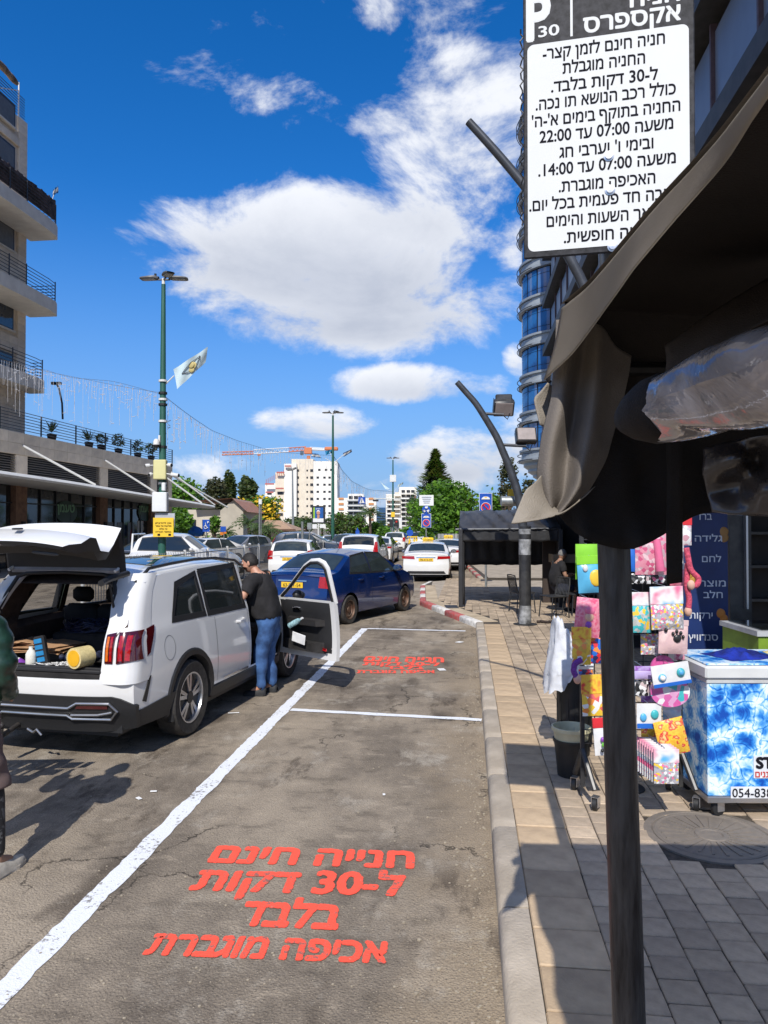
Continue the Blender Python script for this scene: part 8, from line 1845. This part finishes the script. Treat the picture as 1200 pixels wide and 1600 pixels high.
wl = thing('garden_wall', 'long low white garden wall behind the left cars', 'wall', C(XD(330, 50), 50, 0)); fbox(XD(276, 50), XD(378, 50), 50, 50.3, 0, ZD(843, 50), 'wall_face', M_PLAS, wl); fbox(XD(275, 50), XD(379, 50), 49.95, 50.35, ZD(843, 50)+.001, ZD(843, 50)+.08, 'coping', M_WMET, wl)
um = thing('blue_parasol', 'bright blue collapsed parasol in front of the villa', 'parasol', C(XD(298, 48), 48, 0)); rows = []
for i in range(13): a = 2*math.pi*i/12; rows.append([C(XD(299, 48), 48, ZD(819, 48)), C(XD(299, 48)+.55*math.cos(a), 48+.5*math.sin(a), ZD(824, 48)), C(XD(297, 48)+(.95+.1*math.sin(i*3))*math.cos(a), 48+.9*math.sin(a), ZD(832, 48)+.1*math.cos(i*2)), C(XD(297, 48)+.8*math.cos(a), 48+.8*math.sin(a), ZD(836, 48)-.1*abs(math.cos(i*2)))])
MB().grid(rows).build('parasol_cloth', mat('parasol_blue', (.01, .16, .55), .7, nscale=3, var=.2), um); MB().tube([C(XD(298, 48), 48, 0), C(XD(298, 48), 48, ZD(822, 48))], .03, 6).build('pole', M_WMET, um)
fb = thing('wooden_fence', 'short brown board fence under the blue parasol', 'fence', C(XD(287, 49), 49, 0))
for k in range(12): fbox(XD(274+k*2, 49), XD(275.6+k*2, 49), 49, 49.05, 0, ZD(829, 49), 'board', M_CARD, fb)
# ---- signs on posts
M_SBLU = mat('traffic_blue', (.01, .075, .42), .4, nscale=3, var=.05); M_SW = mat('traffic_white', (.72, .73, .74), .4, nscale=3, var=.02); M_SRED = mat('traffic_red', (.60, .02, .03), .4)
def Sg(t, name, px0, py0, px1, py1, D, mt, r=.02, d=.0): return boxat(px0, py0, px1, py1, D-d, .012, name, mt, t, .003)
def disc(t, name, px, py, rpx, D, mt, d=0, ring=None):
    r = rpx/FPX*D; Mx = frame(P(px, py, D-d), C(1, 0)-C(0, 0), (0, 0, 1)); pr = [(r, 0), (r, .008), (0, .008)] if not ring else [(r, 0), (r, .008), (r*ring, .008), (r*ring, 0)]
    return MB().lathe(pr, 24, M=Mx, caps=not ring).build(name, mt, t)
def bar(t, name, a, b, D, mt, w=.02, d=0): return MB().tube([P(*a, D-d), P(*b, D-d)], w, 6).build(name, mt, t)
def spost(t, px, pyt, D, r=.035, mt=M_GALV):
    b = P(px, HOR, D); b.z = .1; return MB().tube([b, P(px, pyt, D)], r, 8).build('post', mt, t)
def noparktaxi(t, x0, y0, x1, y1, D):
    Sg(t, 'sign_edge', x0-.6, y0-.6, x1+.6, y1+.6, D, M_SW); Sg(t, 'sign_plate', x0, y0, x1, y1, D, M_SBLU, d=.015); w = x1-x0; h = y1-y0; cx = (x0+x1)/2
    disc(t, 'white_disc', cx, y0+h*.66, w*.36, D, M_SBLU, .03); disc(t, 'red_ring', cx, y0+h*.66, w*.38, D, M_SRED, .036, .72); disc(t, 'white_ring', cx, y0+h*.66, w*.41, D, M_SW, .034, .90); bar(t, 'red_slash', (cx-w*.24, y0+h*.66-w*.24), (cx+w*.24, y0+h*.66+w*.24), D, M_SRED, .022, .045)
    rows = MB().prism([(-w*.36/FPX*D, 0), (w*.36/FPX*D, 0), (w*.30/FPX*D, .05), (w*.16/FPX*D, .085), (-w*.16/FPX*D, .085), (-w*.30/FPX*D, .05)], 0, .008, M=frame(P(cx, y0+h*.28, D-.03), C(1, 0)-C(0, 0), (0, 0, 1))).build('taxi_picture', M_SW, t); boxat(cx-w*.1, y0+h*.17, cx+w*.1, y0+h*.22, D-.04, .008, 'taxi_light_picture', M_PLATE, t, .001)
t = thing('no_parking_sign', 'blue no parking sign with taxi picture standing above the black stall', 'sign', C(XD(759, 23), 23, ZP)); noparktaxi(t, 749.5, 771, 768.5, 804, 23); spost(t, 759, 800, 23.05); boxat(747, 804, 770, 808, 23.02, .05, 'yellow_cap', M_CY, t, .01)
t = thing('taxi_stand_sign', 'blue roundabout and no parking signs with white board on one post by the taxis', 'sign', C(XD(666, 36), 36, ZP)); noparktaxi(t, 659, 803, 673, 824, 36); spost(t, 666, 776, 36.1); disc(t, 'blue_roundel', 666, 796.5, 6.6, 36, M_SBLU, .02)
for k in range(3): a = k*2.1; MB().tube([P(666+3.6*math.cos(a+q*.35), 796.5+3.6*math.sin(a+q*.35), 35.95) for q in range(4)], [.05, .05, .05, .09], 6).build('white_arrow', M_SW, t)
Sg(t, 'white_board', 655, 773.5, 677.5, 790, 36, M_SW); 
for k in range(4): bar(t, 'text_row', (659+k, 776.5+k*3), (674-k, 776.5+k*3), 36, mat('sign_blue_grey', (.25, .35, .55), .5), .012, .02)
t = thing('poster_board', 'advertising board with portrait poster on a post, blue green and yellow', 'poster', C(XD(497, 44), 44, .1)); spost(t, 497.5, 820, 44.05, .05, M_WMET); Sg(t, 'black_frame', 487.2, 790.5, 508.3, 818, 44.02, M_ALU); Sg(t, 'poster_blue', 492, 793, 505, 810, 44, mat('poster_blue', (.01, .10, .38), .4), d=.02); Sg(t, 'poster_green_band', 489.5, 793, 492, 810, 44, mat('poster_lime', (.30, .55, .04), .4), d=.02)
Sg(t, 'poster_white', 489, 810, 505.5, 816, 44, M_SW, d=.02); disc(t, 'portrait_head', 497.3, 801.5, 2.8, 44, M_SKIN, .04); disc(t, 'portrait_hair', 497.3, 799.6, 2.6, 44, M_SW, .03); Sg(t, 'portrait_neck', 495.6, 804, 499.2, 810, 44, M_SKIN, d=.035); Sg(t, 'small_panel', 488, 819, 495, 826, 44, M_SW); Sg(t, 'small_panel', 500, 819, 508, 825, 44, M_SW)
text('poster_words', 'חדש', frame(P(497, 796, 43.95), C(1, 0)-C(0, 0), (0, 0, 1)), .26, .10, M_SW, t, bold=.03)
t = thing('grey_sign_back', 'small grey sign seen from behind left of the poster board', 'sign', C(XD(483, 40), 40, .1)); spost(t, 483.5, 818, 40); Sg(t, 'plate', 480, 817, 487, 827, 39.95, M_GALV)
t = thing('slim_post', 'slim grey sign post seen edge on beside the low tiled roof', 'post', C(XD(472, 40), 40, .1)); spost(t, 472.5, 815, 40, .07); 
t = thing('disabled_parking_sign', 'blue disabled parking sign with wheelchair symbol in front of the villa', 'sign', C(XD(322, 42), 42, .1)); spost(t, 322.5, 812, 42.05); Sg(t, 'sign_plate', 316.5, 812, 327.5, 831, 42, M_SBLU)
MB().tube([P(321.2+2.2*math.cos(a), 823.5+2.6*math.sin(a), 41.94) for a in [.3+k*.45 for k in range(12)]], .018, 5).build('wheelchair_ring', M_SW, t); bar(t, 'wheelchair_back', (321, 816.5), (321.4, 822), 42, M_SW, .018, .06); bar(t, 'wheelchair_leg', (321.4, 822), (325, 825), 42, M_SW, .018, .06); text('sign_letter', 'P', frame(P(325, 817.5, 41.94), C(1, 0)-C(0, 0), (0, 0, 1)), .09, .16, M_SW, t, rtl=False, bold=.05); boxat(318, 843, 326, 849, 41.9, .2, 'yellow_block', M_TAXI, t, .02)
t = thing('bus_sign', 'small blue and orange sign cluster right of the disabled parking sign', 'sign', C(XD(349, 48), 48, .1)); spost(t, 350, 823, 48.05); Sg(t, 'blue_plate', 344.5, 822.5, 353, 831, 48, M_SBLU); Sg(t, 'orange_plate', 344, 831.5, 349, 836, 48, mat('plate_orange', (.65, .20, .02), .5)); Sg(t, 'orange_plate', 349.5, 831, 354, 834, 48, MATS['plate_orange'])
t = thing('grey_mast', 'tall pale grey mast with banded box in front of the yellow flowering tree', 'mast', C(XD(405.5, 46), 46, .1)); b = P(405.5, HOR, 46); b.z = .1; MB().tube([b, P(405.5, 778, 46)], .055, 10).build('post', M_GALV, t); boxat(404, 780, 409, 788, 45.9, .15, 'box', M_BW, t, .01); bar(t, 'side_pipe', (408, 845), (408, 790), 46, M_GALV, .03, .05)
t = thing('far_street_lamp', 'pale double headed lamp standing before the white tower block', 'street lamp', C(XD(458, 90), 90, 0)); b = P(458, HOR, 90); b.z = 0; MB().tube([b, P(457, 734, 90)], [.16, .09], 8).build('post', M_GALV, t); bar(t, 'lamp_head', (449, 734), (457, 733.5), 90, M_LH, .16); bar(t, 'lamp_head', (458, 733), (463, 731), 90, M_LH, .14)
# pedestrian sign, traffic lights
t = thing('crossing_sign', 'blue pedestrian crossing sign hung over the road', 'sign', P(565.5, 793, 66)); Sg(t, 'sign_plate', 560, 776.5, 571, 787.5, 66, M_SBLU); MB().prism([(-.24, -.22), (.24, -.22), (0, .25)], 0, .01, M=frame(P(565.5, 782, 65.95), C(1, 0)-C(0, 0), (0, 0, 1))).build('white_triangle', M_SW, t); bar(t, 'walking_figure', (565.5, 780), (565, 784.5), 66, M_INK, .035, .08)
t = thing('traffic_light_gantry', 'traffic light gantry arm reaching over the road from the right', 'traffic light', C(XD(649, 68), 68, ZP)); b = P(650, HOR, 68); b.z = .1; MB().tube([b, P(649, 775, 68)], .12, 10).build('mast', mat('rusty_mast', (.22, .13, .09), .7), t); bar(t, 'arm', (649, 780), (583, 779), 68, M_GALV, .05)
for px, py, w, h in ((587, 782, 9, 3), (644, 780, 9, 5)):
    boxat(px-w/2, py-h/2, px+w/2, py+h/2, 67.8, .2, 'signal_head', M_ALU, t, .02)
for px in (588, 590, 592): pass
t = thing('traffic_light', 'black traffic light facing away beside the farthest lamp post', 'traffic light', C(XD(611, 74), 74, ZP)); boxat(608.5, 812, 614, 823, 74, .3, 'signal_head', M_ALU, t, .03); b = P(613, HOR, 74.2); b.z = .1; MB().tube([b, P(613, 812, 74.2)], .09, 8).build('post', M_GALV, t)
t = thing('traffic_light', 'traffic light with a small red lamp right of the farthest lamp post', 'traffic light', C(XD(620, 73), 73, ZP)); boxat(616, 812, 623, 822.5, 73, .3, 'signal_head', M_ALU, t, .03); disc(t, 'red_lamp', 619.5, 815, 1.5, 72.95, mat('red_lamp_dim', (.5, .03, .02), .4)); b = P(621, HOR, 73.3); b.z = .1; MB().tube([b, P(621, 812, 73.3)], .08, 8).build('post', M_GALV, t); boxat(622, 809, 628, 825, 73.4, .05, 'white_board', M_SW, t, .01)
t = thing('blue_round_sign', 'round blue sign standing over the yellow barrier', 'sign', C(XD(640, 60), 60, ZP)); disc(t, 'blue_disc', 640.5, 832.5, 5.2, 60, M_SBLU); spost(t, 640.5, 828, 60.05); disc(t, 'blue_cap', 640.5, 825, 1.6, 60, M_SBLU)
t = thing('roadworks_barrier', 'yellow and white barrier across the road end', 'barrier', C(XD(640, 59), 59, ZP))
for k in range(7): boxat(628+k*3.6, 838+(k % 2), 630.6+k*3.6, 851, 59, .08, 'panel', M_TAXI if k % 3 != 1 else M_SW, t, .01)
boxat(627, 838, 652, 840, 58.9, .05, 'top_rail', M_TAXI, t, .01)
t = thing('info_column', 'dark blue and white information column under the leafy tree', 'sign', C(XD(679, 50), 50, ZP)); boxat(674.5, 812, 684, 848, 50, .2, 'column_body', mat('column_navy', (.03, .05, .12), .5), t, .02); boxat(676, 822, 682, 830, 49.97, .02, 'white_print', M_SW, t, .002); boxat(675, 832, 683, 846, 49.97, .02, 'white_print', M_SW, t, .002)
t = thing('crossing_sign', 'small blue triangular crossing sign far off at the roundabout', 'sign', C(XD(558, 80), 80, .1)); Sg(t, 'sign_plate', 555.5, 829, 561.5, 835, 80, M_SBLU); MB().prism([(-.15, 0), (.15, 0), (0, .35)], 0, .02, M=frame(P(558.5, 829, 80), C(1, 0)-C(0, 0), (0, 0, 1))).build('blue_point', M_SBLU, t); spost(t, 558.5, 830, 80.1)
sf = thing('site_hoarding', 'grey corrugated hoarding behind the taxis', 'fence', C(XD(705, 48), 48, ZP))
for k in range(16): fbox(XD(684, 48)+k*.22, XD(684, 48)+k*.22+.19, 48, 48.04+.02*(k % 2), ZP, ZD(834, 48), 'sheet_panel', mat('hoarding_grey', (.30, .31, .33), .6), sf)
# median fence of grey bars
def barfence(label, x0, x1, y0, y1, z0, h, px):
    t = thing('railing_fence', label, 'fence', ((x0+x1)/2, (y0+y1)/2, z0)); a, b = Vector((x0, y0, z0)), Vector((x1, y1, z0)); L = (b-a).length; d = (b-a)/L; mb = MB(); n = int(L/.12)
    for k in range(n): p = a+d*(k*.12+.06); mb.tube([p+Vector((0, 0, .12)), p+Vector((0, 0, h-.02)), p+d*.03+Vector((0, 0, h+.03))], .010, 4)
    mb.build('bars', M_GALV, t, kind='stuff')
    for z in (.12, h-.06): MB().tube([a+Vector((0, 0, z)), b+Vector((0, 0, z))], .02, 6).build('rail', M_GALV, t)
    k = int(L/2)+1
    for i in range(k+1): p = a+d*(L*i/k); MB().tube([p, p+Vector((0, 0, h+.06))], .04, 8).build('post', M_WMET, t)
barfence('grey bar fence along the median left of the man in black', -7.95, -7.95, 14.5, 33, .13, 1.15, 0); barfence('short grey railing beyond the blue car roof', -7.95, -7.95, 36.5, 47, .13, 1.0, 0)
# ================================================================== FAR BUILDINGS
M_FWH = mat('far_white_wall', (.80, .77, .70), .9, nscale=.3, var=.04); M_FCR = mat('far_cream_stone', (.70, .62, .50), .9, nscale=.5, var=.06); M_WIN = mat('dark_opening', (.02, .022, .028), .4); M_ORG = mat('shutter_orange', (.62, .27, .10), .7); M_PKN = mat('red_netting', (.50, .14, .12), .9); M_GLB = mat('far_glass_grey', (.10, .13, .16), .2)
hr = thing('tower_block', 'white high-rise under construction with rows of small dark windows', 'building', C(XD(470, 400), 400, 0)); D = 400
def far(par, x0, y0, x1, D0, dep, name, mt, yb=None): return fbox(XD(x0, D0), XD(x1, D0), D0, D0+dep, 0 if yb is None else ZD(yb, D0), ZD(y0, D0), name, mt, par)
far(hr, 489, 720.5, 527, D, 22, 'wall', M_FWH); far(hr, 455.5, 717, 489, D-.5, 22, 'wall', M_FCR); far(hr, 444, 724.5, 463, D-4, 18, 'wall', M_FWH); far(hr, 430, 738, 444.5, D-3, 15, 'wall', M_FCR); far(hr, 414, 755, 432, D-2, 14, 'wall', M_FWH)
wm = meshdata(MB().box(0, 1, -.12, .0, 0, 1), 'window', M_WIN)
def win(par, x, y, w, h, D0, mt=None):
    o = shared('window', wm, par, (0, 0, 0)); q = P(x-w/2, y+h/2, D0); o.location = mroot(par).inverted() @ q; o.rotation_euler = (0, 0, YAW); o.scale = (w/FPX*D0, 1.5, h/FPX*D0)
    if mt: o.data = meshdata(MB().box(0, 1, -.12, .0, 0, 1), 'window', mt)
    return o
for r in range(7):
    y = 734+r*11.1
    for px in (499, 509.5, 517.5): win(hr, px-(2.5 if r else 0), y+(1 if r else 0), 3.8, 3, D)
    win(hr, 487, y+1, 4.5, 3.8, D-.6); win(hr, 480, y+1, 2.4, 2.4, D-.6); win(hr, 465.5, y+1, 3.2, 3.4, D-.6); win(hr, 457, y+1, 2, 3.2, D-4.1)
    if r > 2: win(hr, 438, y+3, 8, 4, D-3.2); win(hr, 421, y+3, 7, 4, D-2.2)
for (x, y, w) in ((438, 737, 12), (421, 755, 14), (450, 727, 10), (437, 762, 12), (421, 768, 12)): boxat(x-w/2, y, x+w/2, y+2.2, D-6, 1.0, 'safety_net', M_PKN, hr, .05)
for k in range(10): bar(hr, 'scaffold_pole', (416+k*3, 756-k*1.6), (416+k*3, 749-k*1.6), D-3, M_PKN, .15)
cr_t = thing('tower_crane', 'orange and white tower crane working above the white high-rise', 'crane', C(XD(482, 402), 402, 0)); DC = 402
M_CO = mat('crane_orange', (.62, .20, .08), .6); M_CW = mat('crane_white', (.66, .68, .70), .6)
MB().tube([P(482, 820, DC), P(482, 712, DC)], 1.0, 4).build('mast', M_CO, cr_t)
def lattice(x0, y0, x1, y1, h, n, mt, nm='jib_segment'):
    mb = MB(); mb.tube([P(x0, y0, DC), P(x1, y1, DC)], .30, 4).tube([P(x0, y0-h, DC), P(x1, y1-h, DC)], .26, 4)
    for k in range(n): a, b, c_ = k/n, (k+.5)/n, (k+1)/n; mb.tube([P(lerp(x0, x1, a), lerp(y0, y1, a), DC), P(lerp(x0, x1, b), lerp(y0, y1, b)-h, DC), P(lerp(x0, x1, c_), lerp(y0, y1, c_), DC)], .22, 4)
    mb.build(nm, mt, cr_t)
lattice(451, 706, 478, 704, 6, 4, M_CO); lattice(396, 709.5, 451, 706, 6.5, 8, M_CW); lattice(347, 711, 396, 709.5, 4.5, 8, M_CO); boxat(475, 699, 487, 709, DC-1, 3, 'slewing_cab', M_CO, cr_t, .2); boxat(469, 704, 474, 711, DC-1, 2, 'operator_cabin', M_GLB, cr_t, .2); MB().tube([P(484, 702, DC), P(507, 703, DC)], .7, 6).build('counter_jib', M_CW, cr_t); MB().tube([P(484, 699, DC), P(513, 701, DC)], .3, 5).build('tie_bar', M_CW, cr_t)
boxat(507, 698, 528, 703.5, DC-1, 3, 'counterweight', M_CO, cr_t, .4); boxat(402, 709.5, 407, 712, DC, 1, 'trolley', M_CO, cr_t, .1); MB().tube([P(404.5, 712, DC), P(404.5, 719, DC)], .12, 4).build('hook_rope', M_ALU, cr_t)
m1 = thing('apartment_block', 'white apartment block with orange shutters behind the trees', 'building', C(XD(556, 300), 300, 0)); D = 300
far(m1, 525, 778, 588, D, 15, 'wall', M_FWH); far(m1, 543.5, 771.5, 568, D-1, 15, 'wall', M_FWH)
for r in range(5):
    y = 777+r*8.2
    for px in (548, 556, 563): win(m1, px, y, 6, 4.2, D-1.2)
    if r: boxat(542, y-3.4, 571, y-1.8, D-2.5, 1.3, 'balcony_front', mat('balcony_grey', (.28, .30, .32), .7), m1, .05)
    for px in (533, 580): win(m1, px, y+2, 8, 3, D-.2, M_ORG)
m2_ = thing('apartment_block', 'white stepped apartment block with wavy balconies behind the farthest lamp post', 'building', C(XD(630, 220), 220, 0)); D = 220
far(m2_, 603, 772, 650, D, 15, 'wall', M_FWH); far(m2_, 624, 761, 651, D-1, 14, 'wall', M_FWH); far(m2_, 617, 769, 628, D-.6, 14, 'wall', M_FCR)
for r in range(8):
    y = 768+r*7.2
    if r: boxat(604-(r % 2), y-2.2, 626, y-.2, D-2.6, 1.6, 'balcony_front', M_FWH, m2_, .05)
    for px in (608, 615, 622): 
        if r > 1: win(m2_, px, y+1.6, 4.4, 3.2, D-.2, M_ORG if (r+px) % 5 == 0 else None)
    for px in (630, 638, 645): win(m2_, px, y-.5, 5.4, 3.6, D-1.2)
    boxat(627, y+2.6, 650, y+4, D-3, 1.6, 'balcony_front', M_FWH, m2_, .05)
m3_ = thing('glass_office', 'dark blue glass office block far down the road', 'building', C(XD(597, 350), 350, 0)); far(m3_, 586, 799, 606, 350, 20, 'wall', mat('far_blue_glass', (.04, .10, .20), .2), None); far(m3_, 592, 793, 603, 352, 15, 'wall', MATS['far_blue_glass'])
for r in range(7): boxat(585.8, 801+r*4, 606.2, 801.8+r*4, 349.5, .4, 'floor_band', M_GLB, m3_, .05)
m4 = thing('far_house', 'pale low building glimpsed above the leafy tree', 'building', C(XD(716, 140), 140, 0)); far(m4, 700, 757, 726, 140, 10, 'wall', M_FWH)
# ================================================================== RIGHT: ROUND GLASS TOWER AND DARK OFFICE FRONT
M_TGL = mat('tower_blue_glass', (.012, .05, .17), .06, nscale=.6, col2=(.02, .12, .34), spec=.8, lo=.4, hi=.6); M_TBD = mat('tower_band', (.34, .38, .42), .45, nscale=1, var=.1)
RC = C(15.2, 60, 0); rt = thing('round_glass_tower', 'round corner tower of blue glass with curved pale bands', 'building', RC); r = 3.85
zz = [ZD(y, 60) for y in (722, 652, 594, 536, 478, 420)]; pit = 58/FPX*60
z = zz[0]; MB().lathe([(1.2, z-2.6), (2.2, z-1.7), (3.0, z-1.2), (3.0, z-1.05), (3.4, z-.8), (3.4, z-.6), (3.75, z-.35), (3.75, z-.1), (3.9, z), (3.9, z+.9), (3.7, z+.95)], 40, M=Matrix.Translation((RC.x, RC.y, 0))).build('base_cone', M_TBD, rt, 30)
fl = 0; z = zz[0]+.95
pane = MB(); A0 = 2*math.pi/20
def arcpanel(z0, z1, a0, a1, rr): 
    k = 4; return MB().grid([[(rr*math.cos(lerp(a0, a1, i/k)), rr*math.sin(lerp(a0, a1, i/k)), zq) for i in range(k+1)] for zq in (z0, z1)])
pm = [meshdata(arcpanel(z0_, z1_, .015, A0-.015, r), 'glass_pane', M_TGL) for z0_, z1_ in ((.02, .42), (.46, 1.55), (1.59, 1.98))]
while z < 36:
    MB().lathe([(r+.02, z-.98), (r+.28, z-.95), (r+.30, z-.78), (r+.06, z-.76), (r+.06, z-.2), (r+.22, z-.18), (r+.24, z-.02), (r+.02, z)], 48, M=Matrix.Translation((RC.x, RC.y, 0)), caps=False).build('floor_band', M_TBD, rt, 30)
    MB().lathe([(r-.08, z), (r-.08, z+2.05)], 40, M=Matrix.Translation((RC.x, RC.y, 0)), caps=False).build('glass_core', M_ALU, rt)
    for k in range(7, 17):
        for p_ in pm: shared('glass_pane', p_, rt, (0, 0, z), (0, 0, k*A0+YAW))
    for dz in (-.6, -.1, .45):
        MB().tube([(RC.x+(r+.38)*math.cos(a), RC.y+(r+.38)*math.sin(a), z+dz-.3) for a in [math.pi*.75+YAW+i*.09 for i in range(16)]], .035, 5, caps=False).build('rail_hoop', M_ALU, rt) if dz != .45 else None
    z += pit
of = thing('office_building', 'long dark office front with grey panels and deep ledges above the shops', 'building', (6, 30, 0)); OX = 6.0
M_PNL = vary(mat('grey_blue_panel', (.22, .245, .29), .4, .2, nscale=1, var=.06), .12); M_LDG = mat('dark_ledge', (.055, .052, .05), .6, nscale=3, var=.2); M_MUL = mat('reddish_mullion', (.12, .07, .07), .6)
wbox(OX+.3, OX+14, 9, 56, 0, 36, 'wall_core', M_LDG, of); fh = 3.6; bw = 3.0
wbox(OX, OX+.3, 9, 56, .1, 4.0, 'shop_fascia', M_DARKW, of)
pn = meshdata(MB().bbox(-.06, .06, .04, bw-.04, .35, fh-.65, .02), 'wall_panel', M_PNL); ml = meshdata(MB().box(-.16, .0, -.05, .05, .2, fh-.45), 'mullion', M_MUL)
for f in range(9):
    z = 4.2+f*fh; wbox(OX-.42, OX+.3, 9, 56, z-.32, z+.22, 'ledge', M_LDG, of)
    for k in range(15):
        y = 10+k*bw; shared('wall_panel', pn, of, (OX+.2-6, y-30, z)); shared('mullion', ml, of, (OX+.2-6, y-30, z))
